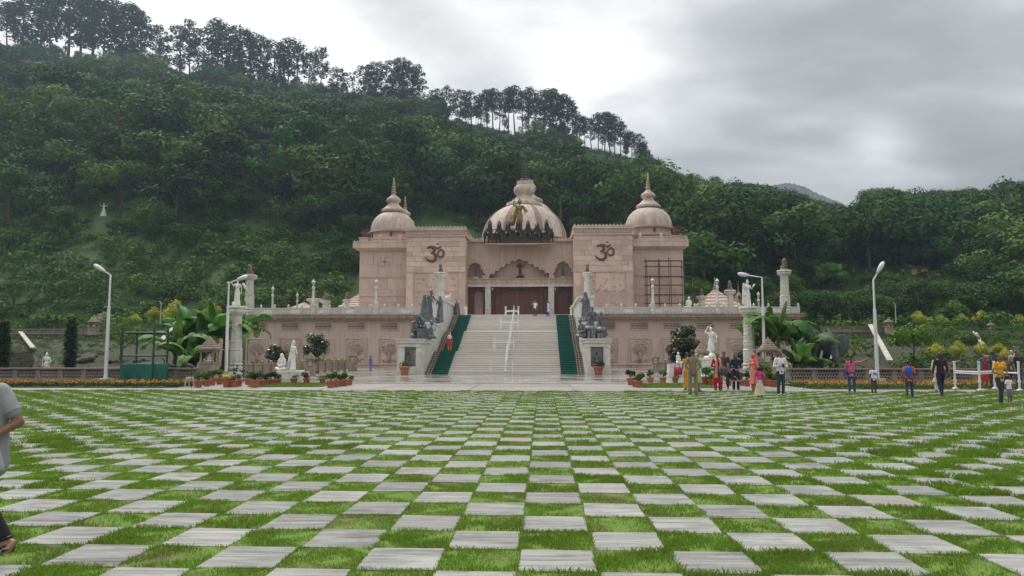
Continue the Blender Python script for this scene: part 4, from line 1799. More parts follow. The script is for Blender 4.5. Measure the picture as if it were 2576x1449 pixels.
def pine_proto(seed, H=15.0, base=.45, n=26, w=.21, per=40, ls=.5, rc=(.05, .085)):
    """Chir pine: long bare trunk, rounded tufted crown."""
    nr = np.random.RandomState(seed)
    cl = []
    m = MB()
    r = H * .014
    p = [(0, 0, -.6)]
    x = y = 0
    for k in range(1, 7):
        x += nr.normal() * H * .006
        y += nr.normal() * H * .006
        p.append((x, y, H * .96 * k / 6))
    m.tube(p, [r * (1 - .13 * k) for k in range(7)], 6)
    for k in range(n):
        t = (k + nr.rand()) / n
        z = H * (base + (1 - base) * t * .95)
        prof = math.sin(math.pi * min(1, (t * .86 + .12))) ** .6
        a = k * 2.4 + nr.rand()
        L = H * w * prof * (.35 + .65 * nr.rand() ** .5)
        cx, cy = L * math.cos(a), L * math.sin(a)
        cz = z + L * .18
        cl.append((cx, cy, cz, H * (rc[0] + (rc[1] - rc[0]) * nr.rand())))
        m.tube([(0, 0, z - L * .22), (cx * .6, cy * .6, z), (cx, cy, cz)], [r * .4, r * .25, r * .1], 4)
    V, F = leafcloud(nr, cl, per, ls, up=.6, flat=.8)
    return mesh_arrays('crown', V, F, needle_m, 4), m


def bush_proto(seed, H=2.0, mat=None, per=70, ls=.22, n=9, wide=.5):
    nr = np.random.RandomState(seed)
    cl = []
    for k in range(n):
        a, rr = nr.rand() * 6.28, nr.rand() ** .6
        cl.append((wide * H * rr * math.cos(a), wide * H * rr * math.sin(a), H * (.3 + .4 * nr.rand() * (1.2 - rr)), H * (.2 + .16 * nr.rand())))
    V, F = leafcloud(nr, cl, per, ls, flat=.85)
    return mesh_arrays('crown', V, F, mat or bush_m, 4)


BROAD = [broad_proto(20 + k, H=7, wide=(.40, .52, .32, .46, .36)[k], n=(13, 17, 11, 18, 14)[k], per=46, ls=.42, rc=(.13, .24),
                     base=(.12, .2, .1, .22, .12)[k], mat=(leaf_m, leaf_m, leaf_l, leaf_m, leaf_m)[k]) for k in range(5)]
PINE = [pine_proto(50 + k, H=15, base=(.38, .5, .25, .45)[k], w=(.17, .16, .2, .14)[k], n=(26, 24, 36, 22)[k], per=52, ls=.5) for k in range(4)]
BUSH = [bush_proto(80 + k, H=2.2, per=30, ls=.34) for k in range(3)]


def joined(name, crown, tm, mat):
    """Crown and trunk in one mesh, for the mass of forest."""
    me = crown.copy()
    me.name = name
    V = np.zeros(len(me.vertices) * 3, dtype=np.float32)
    me.vertices.foreach_get('co', V)
    V = V.reshape(-1, 3)
    if tm is None:
        return me
    nq = len(V) // 4
    tv = np.array(tm.v, dtype=np.float32)
    quads = [f for f in tm.f if len(f) == 4]
    F = np.concatenate([np.arange(len(V)).reshape(-1, 4), np.array(quads) + len(V)])
    me2 = mesh_arrays(name, np.concatenate([V, tv]), F, mat, 4)
    me2.materials.append(bark_m)
    idx = np.zeros(len(F), dtype=np.int32)
    idx[nq:] = 1
    me2.polygons.foreach_set('material_index', idx)
    return me2


def scatter(name, meshes, pts, kind='stuff'):
    """One object holding a mass of plants: meshes instanced on points (x, y, z, scale, turn, which)."""
    A = np.array(pts, dtype=np.float32)
    me = bpy.data.meshes.new(name)
    me.vertices.add(len(A))
    me.vertices.foreach_set('co', A[:, :3].ravel())
    for nm, c in (('sc', 3), ('rz', 4), ('ix', 5)):
        at = me.attributes.new(nm, 'FLOAT', 'POINT')
        at.data.foreach_set('value', A[:, c].copy())
    me.update()
    o = obj(name, me)
    ng = bpy.data.node_groups.new(name, 'GeometryNodeTree')
    ng.interface.new_socket('Geometry', in_out='INPUT', socket_type='NodeSocketGeometry')
    ng.interface.new_socket('Geometry', in_out='OUTPUT', socket_type='NodeSocketGeometry')
    n, l = ng.nodes, ng.links
    gi, go = n.new('NodeGroupInput'), n.new('NodeGroupOutput')

    def attr(nm):
        a = n.new('GeometryNodeInputNamedAttribute')
        a.data_type = 'FLOAT'
        a.inputs[0].default_value = nm
        return a.outputs[0]
    asc, arz, aix = attr('sc'), attr('rz'), attr('ix')
    cx = n.new('ShaderNodeCombineXYZ')
    l.new(arz, cx.inputs[2])
    jn = n.new('GeometryNodeJoinGeometry')
    for k, me_ in enumerate(meshes):
        src = bpy.data.objects.new(name + '_source', me_)
        oi = n.new('GeometryNodeObjectInfo')
        oi.inputs['Object'].default_value = src
        oi.inputs['As Instance'].default_value = True
        ip = n.new('GeometryNodeInstanceOnPoints')
        cm = n.new('FunctionNodeCompare')
        cm.data_type = 'FLOAT'
        cm.operation = 'EQUAL'
        cm.inputs['Epsilon'].default_value = .1
        l.new(aix, cm.inputs[0])
        cm.inputs[1].default_value = k
        l.new(gi.outputs[0], ip.inputs['Points'])
        l.new(cm.outputs[0], ip.inputs['Selection'])
        l.new(oi.outputs['Geometry'], ip.inputs['Instance'])
        l.new(cx.outputs[0], ip.inputs['Rotation'])
        l.new(asc, ip.inputs['Scale'])
        l.new(ip.outputs[0], jn.inputs[0])
    l.new(jn.outputs[0], go.inputs[0])
    md = o.modifiers.new('mass', 'NODES')
    md.node_group = ng
    if kind:
        o['kind'] = kind
    return o


def pix(x, y, z):
    """Where a place shows in the survey of the photograph."""
    v = CR.transposed() @ (Vector((x, y, z)) - CO)
    return 1288 + 1875 * v.x / -v.z, 724.5 - 1875 * v.y / -v.z


def mk_tree(name, label, cat, me, tm, group):
    t = thing(name, label, cat, (0, 0, 0), 0, group)
    c = obj('crown', me, t)
    k = tm.build('trunk', bark_m, None, smooth=True, w=(0, 0, 0))
    k.parent = t
    return t


LM = [(150, 'at the far left edge'), (400, 'above the first street lamp'), (560, 'above the green booth'), (720, 'above the left marble column'), (905, 'just left of the temple wing'), (1080, 'behind the left dome'),
      (1230, 'between the left and great domes'), (1430, 'behind the great dome'), (1560, 'between the great and right domes'), (1715, 'behind the right dome'), (1850, 'just right of the scaffolding'), (2020, 'behind the right lion pillar'),
      (2150, 'above the elephant statue'), (2280, 'above the tall right lamp'), (2440, 'above the striding woman'), (9999, 'at the far right edge')]


def landmark(px_):
    return next(t_ for a, t_ in LM if px_ < a)


Y_ST, Y_H1, Y_H2, Y_RT, Y_ST2 = (GT(260, 543).y, GT(2315, 694).y, GT(2192, 686).y, GT(2090, 735).y, GT(1757, 780).y)
# ---- ridge pines, each one a tree of its own: (x of trunk, y of base, y of top) in survey units
RP = [(20, 130, 10, 1), (60, 122, -20, 2), (100, 118, -60, 2), (128, 116, -40, 0), (172, 118, -55, 0), (205, 128, -30, 2), (235, 130, -45, 2), (262, 140, -20, 0), (300, 150, 5, 2), (330, 160, 12, 2), (352, 165, 35, 0),
      (398, 166, 60, 3), (452, 168, 62, 2), (477, 172, 52, 0), (512, 178, 70, 2), (548, 182, 48, 1), (572, 190, 62, 2), (600, 198, 66, 2), (628, 204, 76, 2), (655, 212, 88, 0), (690, 220, 100, 2),
      (722, 226, 95, 0), (745, 230, 105, 0), (775, 240, 130, 3), (805, 245, 118, 3), (850, 255, 170, 2), (915, 262, 160, 2), (945, 266, 155, 2), (985, 268, 148, 2), (1012, 272, 150, 2), (1035, 280, 160, 2),
      (1095, 300, 222, 2), (1125, 304, 215, 2), (1155, 306, 222, 2), (1185, 312, 228, 2), (1210, 318, 235, 0), (1225, 320, 226, 1), (1240, 324, 222, 1), (1256, 326, 230, 0), (1278, 332, 224, 1), (1295, 336, 218, 1), (1312, 338, 228, 0), (1330, 344, 220, 1), (1345, 346, 245, 0),
      (1366, 350, 226, 0), (1382, 354, 222, 1), (1396, 360, 230, 0), (1412, 362, 238, 1), (1425, 366, 246, 0), (1440, 372, 262, 0), (1458, 376, 288, 0), (1472, 378, 292, 1), (1488, 380, 296, 0), (1505, 384, 284, 1), (1520, 388, 280, 0), (1535, 392, 284, 1), (1548, 394, 290, 0), (1560, 398, 304, 0),
      (1578, 404, 334, 1), (1590, 408, 330, 1), (1606, 414, 334, 0), (1618, 424, 356, 3)]
pine_t = [mk_tree('pine_tree', '', 'pine tree', me, tm, 'pines along the ridge') for me, tm in PINE]
first = [True] * 4
ppos = []
for i, (px_, pb, pt, k) in enumerate(RP):
    u = (px_ - 1364) / 1875
    Y = float(np.interp(u, RU, RD)) - 3 + R.uniform(-4, 4)
    q = P(px_, pb, Y)
    zt = float(terrain(q.x, q.y))
    top = P(px_, pt, Y).z
    s = max(.5, (top - zt) / 15.0)
    loc = (q.x, q.y, zt - .2)
    sx = s * R.uniform(.9, 1.15) * (1.35 if k == 2 else 1.1)
    if first[k]:
        t = pine_t[k]
        place(t, loc, R.uniform(0, 6), (sx, sx, s))
        first[k] = False
    else:
        t = dup(pine_t[k], loc, R.uniform(0, 6), (sx, sx, s))
    t.rotation_euler = (R.uniform(-.05, .05), R.uniform(-.06, .06), R.uniform(0, 6))
    t['label'] = ('bare-stemmed pine with round crown' if k != 2 else 'broad dense pine') + ' on the ridge ' + landmark(px_)
    t['group'] = 'pines along the ridge'

# extra thicket of pines just under the ridge, and forest on the slopes
pts_t, pts_b = [], []
nr = np.random.RandomState(5)


def opening(px_, py_):
    """Grassy openings on the left hill and the scrubby lower slope."""
    a = math.exp(-(((px_ - 545) / 140) ** 2 + ((py_ - 285) / 42) ** 2))
    b = math.exp(-(((px_ - 480) / 130) ** 2 + ((py_ - 250) / 25) ** 2)) * .8
    c = .95 * sstep(600, 660, py_) * sstep(905, 820, px_)
    d = math.exp(-(((px_ - 1000) / 220) ** 2 + ((py_ - 420) / 30) ** 2)) * .7
    return min(1, a + b + c + d)


SIL = [(-300, 60), (0, 118), (1640, 433), (1650, 410), (1700, 437), (1760, 447), (1821, 452), (1900, 452), (1981, 482), (2060, 500), (2147, 518), (2180, 492), (2229, 466), (2336, 483), (2390, 475), (2442, 468),
       (2490, 488), (2531, 455), (2600, 455)]


def skyline(px_):
    if px_ < 1640:
        return float(np.interp(px_, [q[0] for q in RIDGE], [q[1] for q in RIDGE])) + 4
    return float(np.interp(px_, [q[0] for q in SIL], [q[1] for q in SIL]))


for _ in range(30000):
    u = nr.uniform(-.86, .76)
    dr = float(np.interp(u, RU, RD))
    Y = math.sqrt(nr.uniform(107 ** 2, (dr + 6) ** 2))
    x = u * Y
    if TXL + 4 < x < TXR - 4 and Y < 150:
        continue
    z = float(terrain(x, Y))
    px_, py_ = pix(x, Y, z)
    op = opening(px_, py_)
    dens = .17 if px_ < 1600 else .20
    if nr.rand() < dens * (1 - op) * (1.0 if Y > 130 else .8):
        s = (.8 + 1.95 * nr.rand() ** 2.6) * (1.0 if px_ < 1600 else 1.15) * (.8 if Y < 140 else 1.0)
        if px_ < 900 and py_ > 600:
            s *= .6
        if Y > dr - 34:
            if px_ < 1660 and (Y > dr - 12 or nr.rand() < .3):
                continue
        gap = any(a < px_ < b for a, b in ((105, 210), (400, 480), (700, 735), (1110, 1340), (1450, 1600)))
        head = skyline(px_) - (0 if gap else 62 * nr.rand() ** 1.3) + nr.rand() * 22 if px_ < 1640 else skyline(px_) + 30 * nr.rand() ** 1.5 - (14 if nr.rand() < .15 else 0)
        cap = (py_ - head) / 1875 * Y / 6.9
        k = nr.randint(0, 5)
        if nr.rand() < (.12 if px_ < 1650 else .03) and Y > 170:
            k = 5 + nr.randint(0, 4)
            s = .55 + .4 * nr.rand()
            cap /= 2.2
        s = min(s, cap)
        ttop = pix(x, Y, z + 7 * s)[1]
        hw_ = (5.4 if k < 5 else 3.5) * s / Y * 1875
        for a, b, d_, yv in ((2284, 2342, 691, Y_H1), (2180, 2206, 683, Y_H2), (2050, 2130, 715, Y_RT), (250, 272, 538, Y_ST), (1745, 1770, 765, Y_ST2), (2385, 2415, 815, 98)):
            if a - hw_ < px_ < b + hw_ and ttop < d_ and Y < yv:
                s = min(s, (py_ - d_) / 1875 * Y / (7.4 if k < 5 else 15.5))
        if s < .28:
            pts_b.append((x, Y, z - .2, .5, 1.0, 0))
            continue
        if s < .3:
            continue
        pts_t.append((x, Y, z - .5, s, nr.rand() * 6.28, k))
    elif nr.rand() < .25 + .30 * (Y < 175) + (.5 if px_ < 905 and py_ > 590 else 0):
        s = (.5 + 1.1 * nr.rand() ** 2) * (1.35 if px_ < 905 and py_ > 590 else 1)
        if op > .5 and py_ < 500:
            s *= .6
            if nr.rand() < .75:
                continue
        pts_b.append((x, Y, z - .25, s, nr.rand() * 6.28, nr.randint(0, 3)))
# the 236 trees that show largest are trees of their own
for _ in range(680):
    u = nr.uniform(-.80, .16)
    dr = float(np.interp(u, RU, RD))
    px_ = 1364 + 1875 * u
    gap = any(a < px_ < b for a, b in ((100, 230), (400, 480), (1110, 1340), (1450, 1600)))
    if gap and nr.rand() < .72:
        continue
    Y = dr + nr.uniform(-9, 4)
    x = u * Y
    z = float(terrain(x, Y))
    if nr.rand() < .55:
        pts_t.append((x, Y, z - .4, (.3 if gap else .45) + .55 * nr.rand() ** 2 * (.4 if gap else 1), nr.rand() * 6.28, nr.randint(0, 5)))
    else:
        pts_t.append((x, Y, z - .4, .35 + .4 * nr.rand(), nr.rand() * 6.28, 5 + nr.randint(0, 4)))
for _ in range(1200):
    u = nr.uniform(-.80, .16)
    Y = float(np.interp(u, RU, RD)) + nr.uniform(-12, 3)
    pts_b.append((u * Y, Y, float(terrain(u * Y, Y)) - .3, .5 + 1.1 * nr.rand() ** 2, nr.rand() * 6.28, nr.randint(0, 3)))
def clear_view(p):
    px_, py_ = pix(p[0], p[1], p[2])
    tp = pix(p[0], p[1], p[2] + 2.4 * p[3])[1]
    for a, b, c, d_, yv in ((2285, 2345, 0, 691, Y_H1), (2172, 2212, 0, 683, Y_H2), (2040, 2140, 0, 712, Y_RT), (244, 278, 0, 540, Y_ST), (2178, 2260, 832, 930, 81), (2445, 2498, 848, 912, 81), (388, 442, 838, 888, 81)):
        if a < px_ < b and tp < d_ and py_ > c and p[1] < yv:
            return False
    return True


pts_b = [p for p in pts_b if clear_view(p)]


def app(p):
    px_, py_ = pix(p[0], p[1], p[2] + 3)
    if not (-10 < px_ < 2590 and py_ < 800):
        return 0
    if 905 < px_ < 1715 and py_ > 600:
        return 0
    return p[3] * (7 if p[5] < 5 else 15) / p[1]
pts_t.sort(key=app, reverse=True)
own, mass = pts_t[:236], pts_t[236:]
tree_t = {}
for p in own:
    k = int(p[5])
    px_, py_ = pix(p[0], p[1], p[2])
    side = 'left hillside' if px_ < 905 else ('slope behind the temple' if px_ < 1715 else 'right hillside')
    if k < 5:
        nm, me, tm = 'hillside_tree', *BROAD[k]
        lb = ('loose light green' if k == 2 else ('tall' if p[3] > 1.7 else 'dense') + (' dark' if k % 2 else ' mid') + ' green') + ' broadleaf tree ' + ('low on' if py_ > 600 else ('halfway up' if py_ > 430 else 'high on')) + ' the hill ' + landmark(px_)
    else:
        nm, me, tm = 'pine_tree', *PINE[k - 5]
        lb = 'slender pine among broadleaf trees on the hill ' + landmark(px_)
    if k not in tree_t:
        tree_t[k] = mk_tree(nm, lb, 'tree' if k < 5 else 'pine tree', me, tm, '')
        t = tree_t[k]
        place(t, p[:3], p[4], p[3])
    else:
        t = dup(tree_t[k], p[:3], p[4], p[3], lb)
    t['group'] = 'trees low on the ' + side if k < 5 else 'slope pines on the ' + side
# low scrub over the whole open slope
for _ in range(26000):
    u = nr.uniform(-.80, .70) if nr.rand() < .6 else nr.uniform(-.74, -.24)
    Y = math.sqrt(nr.uniform(107 ** 2, 330 ** 2))
    if Y > float(np.interp(u, RU, RD)):
        continue
    x = u * Y
    z = float(terrain(x, Y))
    px_, py_ = pix(x, Y, z)
    if TXL - 2 < x < TXR + 2 and Y < 150:
        continue
    if opening(px_, py_) > .3 and (py_ > 500 or nr.rand() < .5) or nr.rand() < .35:
        pts_b.append((x, Y, z - .15, .22 + .45 * nr.rand() ** 1.6, nr.rand() * 6.28, nr.randint(0, 3)))
# rough tufts and low weeds on the garden banks
for _ in range(5600):
    left = nr.rand() < .5
    x = nr.uniform(-75, TXL - 3) if left else nr.uniform(TXR + 3, 60)
    Y = nr.uniform(46, 104)
    if abs(x / Y) > .85:
        continue
    pts_b.append((x, Y, float(terrain(x, Y)) - .08, .12 + (.22 if left and Y < 80 else .32) * nr.rand() ** 2, nr.rand() * 6.28, nr.randint(0, 3)))
jm = [joined('forest_tree', me, tm, me.materials[0]) for me, tm in BROAD] + [joined('forest_pine', me, tm, needle_m) for me, tm in PINE]
scatter('forest', jm, mass)
scatter('undergrowth', BUSH, pts_b)

# ---- shrubs of the side gardens
def gz(x, y):
    return float(terrain(x, y))


bush_t = thing('garden_shrub', 'rounded green shrub on the terraced garden bank', 'shrub', (0, 0, 0), 0, 'green shrubs on the garden banks')
obj('crown', BUSH[0], bush_t)
used_b = [False]


def shrub(x, y, s, label, group='green shrubs on the garden banks', z=None):
    zz = gz(x, y) if z is None else z
    if not used_b[0]:
        used_b[0] = True
        place(bush_t, (x, y, zz - .05), R.uniform(0, 6), s)
        t = bush_t
    else:
        t = dup(bush_t, (x, y, zz - .05), R.uniform(0, 6), s)
        t.children[0].data = R.choice(BUSH)
    t['label'] = label
    t['group'] = group
    return t


# yellow ornamental shrubs: (x, y base, Y, height)
YB = bush_proto(99, H=1.6, mat=yellow_l, per=800, ls=.13, n=12, wide=.38)
yb = thing('golden_shrub', '', 'shrub', (0, 0, 0), 0, 'golden ornamental shrubs')
obj('crown', YB, yb)
m = MB()
m.tube([(0, 0, -.3), (0, 0, .6)], [.05, .04], 6)
q = m.build('stem', bark_m, None, w=(0, 0, 0))
q.parent = yb
YL = [(238, 812, 92, 1.1, 'behind the lantern pillar on the left retaining wall'), (340, 812, 92, 1.2, 'left of the tall ones above the green booth'), (388, 806, 92, 1.8, 'above the green booth, beside the thin far pole'),
      (441, 806, 90, 2.6, 'above the banana plants, largest of the left bank'), (535, 800, 96, 2.1, 'above the gabled stone roof, right of the banana tops'), (262, 800, 100, 1.0, 'small, right of the lantern pillar'),
      (2310, 812, 96, 1.6, 'behind the slender tree right of the tall lamp post'), (2367, 818, 94, 1.4, 'on the upper right bank, left of two others'), (2421, 818, 94, 1.5, 'in the middle of the upper right bank'),
      (2470, 814, 94, 1.7, 'on the upper right bank beside the stone lantern'), (2358, 893, 62, 1.1, 'on the lower right bank, leftmost'), (2412, 892, 62, 1.2, 'on the lower right bank, second'), (2470, 892, 62, 1.15, 'on the lower right bank above the people'),
      (2513, 888, 62, .9, 'on the lower right bank, smallest'), (2530, 905, 58, .9, 'low beside the dancing statue'), (2565, 826, 94, 1.8, 'at the right edge of the upper bank')]
for i, (x, y, Y, h, lb) in enumerate(YL):
    q = P(x, y, Y)
    zz = min(q.z, gz(q.x, q.y) + .3) if Y > 80 else q.z
    t = yb if i == 0 else dup(yb, (0, 0, 0))
    place(t, (q.x, q.y, q.z - .1), i, h / 1.45)
    t['label'] = 'golden yellow shrub ' + lb
# rows of green shrubs above the retaining walls and on the banks
for i in range(46):
    left = i % 2 == 0
    x = R.uniform(-20, 600) if left else R.uniform(2030, 2590)
    Y = R.uniform(84, 104)
    q = P(x, 800, Y)
    shrub(q.x, Y, R.uniform(.6, 1.5), 'green shrub above the %s retaining wall, %s' % ('left' if left else 'right', 'at the wall' if Y < 90 else ('a little behind it' if Y < 97 else 'farthest back')), 'shrubs above the %s retaining wall' % ('left' if left else 'right'))
for i in range(46):
    x = R.uniform(2080, 2590)
    while 2165 < x < 2265:
        x = R.uniform(2080, 2590)
    Y = R.uniform(50, 78)
    q = P(x, 850, Y)
    shrub(q.x, Y, R.uniform(.35, .85), 'green shrub on the right garden bank', 'green shrubs on the right bank')
for i in range(18):
    x = R.uniform(-10, 500)
    Y = R.uniform(47, 56)
    q = P(x, 850, Y)
    shrub(q.x, Y, R.uniform(.2, .42), 'low green shrub at the foot of the left garden bank', 'green shrubs on the left bank')
for (x, Y, s, lb) in ((2122, 42.6, .95, 'bright leafy shrub overhanging the low wall behind the woman in pink'), (2150, 58, 1.5, 'large dark shrub right of the elephant statue'), (2110, 60, 1.3, 'dark shrub close behind the elephant statue'),
                      (2168, 64, .9, 'dark leafy shrub left of the leaning white slab'), (2290, 52, .9, 'leafy shrub behind the boy with the blue backpack')):
    q = P(x, 900, Y)
    shrub(q.x, Y, s, lb, None)

# clipped bright tree and slender garden trees
def garden_tree(x, yb_, yt_, Y, label, kind=0, cat='tree', name='garden_tree', wide=.4, mat=None, n=16, base=.15, per=90, ls=.3, seed=1, full=False):
    b = P(x, yb_, Y)
    H = P(x, yt_, Y).z - b.z
    nr_ = np.random.RandomState(seed)
    me, tm = broad_proto(seed, H=H, wide=wide, n=n, per=per / (H * H) * 50, ls=ls, base=base, mat=mat or leaf_l, rc=(.09, .15) if full else (.12, .19), full=full)
    t = mk_tree(name, label, cat, me, tm, None)
    place(t, (b.x, b.y, b.z), 0)
    return t


garden_tree(2090, 735, 655, Y_RT, 'clipped bright green dome-shaped tree on the right hillside', wide=.40, n=44, base=.05, per=110, ls=.45, seed=301,
            mat=M('bright_leaf', (.12, .26, .03), .6, (.07, .17, .022), .5, 4, trans=.25))
garden_tree(1757, 780, 690, Y_ST2, 'small bright tree beside the rusty scaffolding', wide=.45, seed=302, n=22, ls=.35, mat=MATS['bright_leaf'])
garden_tree(2300, 930, 808, 52, 'slender loose tree on the right bank beside the tall lamp post', wide=.42, seed=303, n=22, per=46, ls=.22, base=.2)
garden_tree(302, 930, 782, 62, 'slender young tree behind the green booth', wide=.30, seed=304, n=20, per=40, ls=.22, base=.1, mat=yellow_l and leaf_l)
garden_tree(2400, 850, 745, 98, 'upright bushy tree above the right garden bank', wide=.3, seed=305, n=26, base=.08, ls=.3)
garden_tree(2228, 800, 740, 110, 'round leafy tree behind the right lantern pillar', wide=.45, seed=306, n=22, base=.1)
for (x, yb_, yt_, Y, sd, lb, w_) in ((700, 942, 862, 58, 311, 'young magnolia with loose crown behind the white statue group', .34),
                                     (793, 930, 822, 62, 312, 'tall young magnolia right of the small shrine by the left wall', .24),
                                     (1723, 940, 815, 55, 313, 'dense pointed magnolia in front of the right wall', .27),
                                     (1875, 940, 880, 50, 314, 'small magnolia left of the right marble column', .4)):
    garden_tree(x, yb_, yt_, Y, lb, name='magnolia_tree', wide=w_, seed=sd, n=60 if sd == 313 else 30, per=150 if sd == 313 else 110, ls=.19, base=.10, mat=magn_l, full=True)


# cypresses
def cypress(x, yb_, yt_, Y, r, label):
    b, tz = P(x, yb_, Y), P(x, yt_, Y).z
    H = tz - b.z
    nr_ = np.random.RandomState(int(x) + 3)
    cl = []
    for k in range(46):
        t = k / 46
        a = k * 2.4
        rr = r * (.55 + .45 * math.sin(math.pi * (.12 + .8 * t)))
        cl.append((rr * .5 * math.cos(a), rr * .5 * math.sin(a), H * (.02 + .95 * t), rr * .62))
    V, F = leafcloud(nr_, cl, 2600, .11, up=.9)
    t = thing('cypress', label, 'cypress', tuple(b))
    obj('crown', mesh_arrays('crown', V, F, cyp_l, 4), t)
    m = MB()
    m.tube([(0, 0, -.1), (0, 0, H * .9)], [r * .3, .03], 6)
    q = m.build('trunk', bark_m, None, w=(0, 0, 0))
    q.parent = t


cypress(174, 950, 795, 45, .40, 'narrow dark cypress behind the low lattice wall, left of the first lamp post')
cypress(2, 962, 800, 42, .42, 'dark cypress cut by the left edge of the picture')

# ---- banana plants
def banana_leaf_mesh(seed, L=2.3, W_=.52, droop=.9, torn=.5):
    rr = random.Random(seed)
    vs_, fs_ = [], []
    n = 26
    mid = []
    ang = rad(62)
    x = z = 0
    seg = L / n
    for i in range(n + 1):
        mid.append((x, z))
        ang -= droop * 2.1 / n * (.4 + 1.2 * i / n)
        x += seg * math.cos(ang)
        z += seg * math.sin(ang)
    for side in (-1, 1):
        i = 3
        while i < n:
            k = 1 if rr.random() < torn else rr.randint(2, 4)
            j = min(n, i + k)
            sag = rr.uniform(.05, .5) if rr.random() < torn else rr.uniform(.0, .15)
            gap = .25 if rr.random() < torn else 0
            o = len(vs_)
            for q in range(i, j + 1):
                t = q / n
                w = W_ * math.sin(math.pi * min(1, (t - .08) / .98)) ** .55 * .5 if t < 1 else .02
                if t > .97:
                    w *= .5
                if gap and q == j:
                    qq = q - gap
                else:
                    qq = q
                a = min(n, qq)
                i0 = int(a)
                i1 = min(n, i0 + 1)
                f_ = a - i0
                mx_ = mid[i0][0] * (1 - f_) + mid[i1][0] * f_
                mz_ = mid[i0][1] * (1 - f_) + mid[i1][1] * f_
                vs_.append((mx_, 0, mz_))
                vs_.append((mx_ + .08 * w, side * w * .55, mz_ + w * .22))
                vs_.append((mx_ + .25 * w, side * w * (1 - sag * .4), mz_ - w * sag * .8))
            for q in range(j - i):
                a = o + q * 3
                for e in (0, 1):
                    f = (a + e, a + e + 1, a + e + 4, a + e + 3)
                    fs_.append(f if side > 0 else f[::-1])
            i = j
    o = len(vs_)
    for i, (x, z) in enumerate(mid):
        r = .035 * (1 - .85 * i / n)
        vs_ += [(x, -r, z - r), (x, r, z - r), (x, 0, z + r * .6)]
    for i in range(n):
        for q in range(3):
            a, b2 = o + i * 3 + q, o + i * 3 + (q + 1) % 3
            fs_.append((a, b2, b2 + 3, a + 3))
    me = bpy.data.meshes.new('leaf')
    me.from_pydata(vs_, [], fs_)
    me.materials.append(ban_l)
    me.polygons.foreach_set('use_smooth', [True] * len(me.polygons))
    return me


BL = [banana_leaf_mesh(1, 2.6, .82, .95, .25), banana_leaf_mesh(2, 2.5, .8, 1.15, .7), banana_leaf_mesh(3, 2.3, .8, .6, .12), banana_leaf_mesh(4, 2.1, .7, 1.3, .85), banana_leaf_mesh(5, 1.9, .5, .12, .05)]


def banana(x, yb_, Y, hs, nleaf, sc, label, seed, z=0.0, spike=True):
    rr = random.Random(seed)
    b = P(x, yb_, Y)
    t = thing('banana_plant', label, 'banana plant', (b.x, b.y, z))
    m = MB()
    m.tube([(0, 0, -.1), (rr.uniform(-.1, .1), 0, hs * .5), (rr.uniform(-.15, .15), 0, hs)], [.17, .14, .09], 8)
    st = m.build('stem', ban_s, None, smooth=True, w=(0, 0, 0))
    st.parent = t
    for k in range(nleaf):
        lf = obj('leaf', BL[rr.choice((0, 0, 1, 1, 2, 3))], t)
        lf.location = (0, 0, hs - .12 - .28 * rr.random())
        lf.rotation_euler = (rr.uniform(-.25, .25), rr.uniform(-.35, .25), k * 2 * math.pi / nleaf + rr.uniform(-.3, .3))
        s = sc * rr.uniform(.75, 1.1)
        lf.scale = (s, s, s)
    if spike:
        lf = obj('leaf', BL[4], t)
        lf.location = (0, 0, hs - .1)
        lf.rotation_euler = (0, -rad(20), rr.uniform(0, 6))
        lf.scale = (sc, sc, sc)
    return t


ban = [(437, 940, 44, 1.7, 8, .95, 'banana plant leaning over the green booth'), (462, 940, 46, 2.5, 8, 1.0, 'banana plant left of the small stone shrine, upright new leaf'),
       (505, 940, 45, 2.0, 9, 1.0, 'banana plant just left of the stone shrine'), (540, 940, 46, 2.6, 9, 1.0, 'tall banana plant behind the small stone shrine'),
       (562, 940, 48, 2.5, 8, 1.0, 'banana plant against the carved marble column'), (600, 940, 49, 2.9, 8, 1.0, 'banana plant behind the left marble column, torn leaves hanging right'), (480, 945, 43, .9, 7, .8, 'low banana plant in the left clump'),
       (1900, 940, 49, 1.9, 7, .9, 'banana plant just right of the right marble column'), (1935, 940, 47, 2.4, 8, 1.05, 'banana plant behind the right stone shrine'),
       (1962, 940, 46, 2.6, 8, 1.1, 'tall banana plant with upright bright leaves by the right lamp'), (2000, 940, 47, 2.2, 8, 1.0, 'banana plant in the middle of the right clump'),
       (2030, 940, 45, 1.9, 6, .8, 'banana plant with one tall upright leaf beside the elephant'), (2012, 945, 43, 1.0, 7, .8, 'low banana plant behind the man with the phone'), (2046, 945, 43.5, 1.0, 5, .62, 'banana plant whose leaf crosses the elephant')]
for i, (x, yb_, Y, hs, nl, sc, lb) in enumerate(ban):
    banana(x, yb_, Y, hs * 1.06, nl + (1 if x < 700 else 0), sc * (1.22 if x < 700 else 1.08), lb, 40 + i, 0.0)
# scrub and small plants behind the bananas so the clumps read dark and deep
for i in range(16):
    left = i % 2 == 0
    x = R.uniform(420, 600) if left else R.uniform(1890, 2060)
    q = P(x, 930, R.uniform(44, 50))
    shrub(q.x, q.y, R.uniform(.45, .7), 'dark low shrub under the %s banana clump' % ('left' if left else 'right'), 'shrubs under the %s banana clump' % ('left' if left else 'right'), z=0)


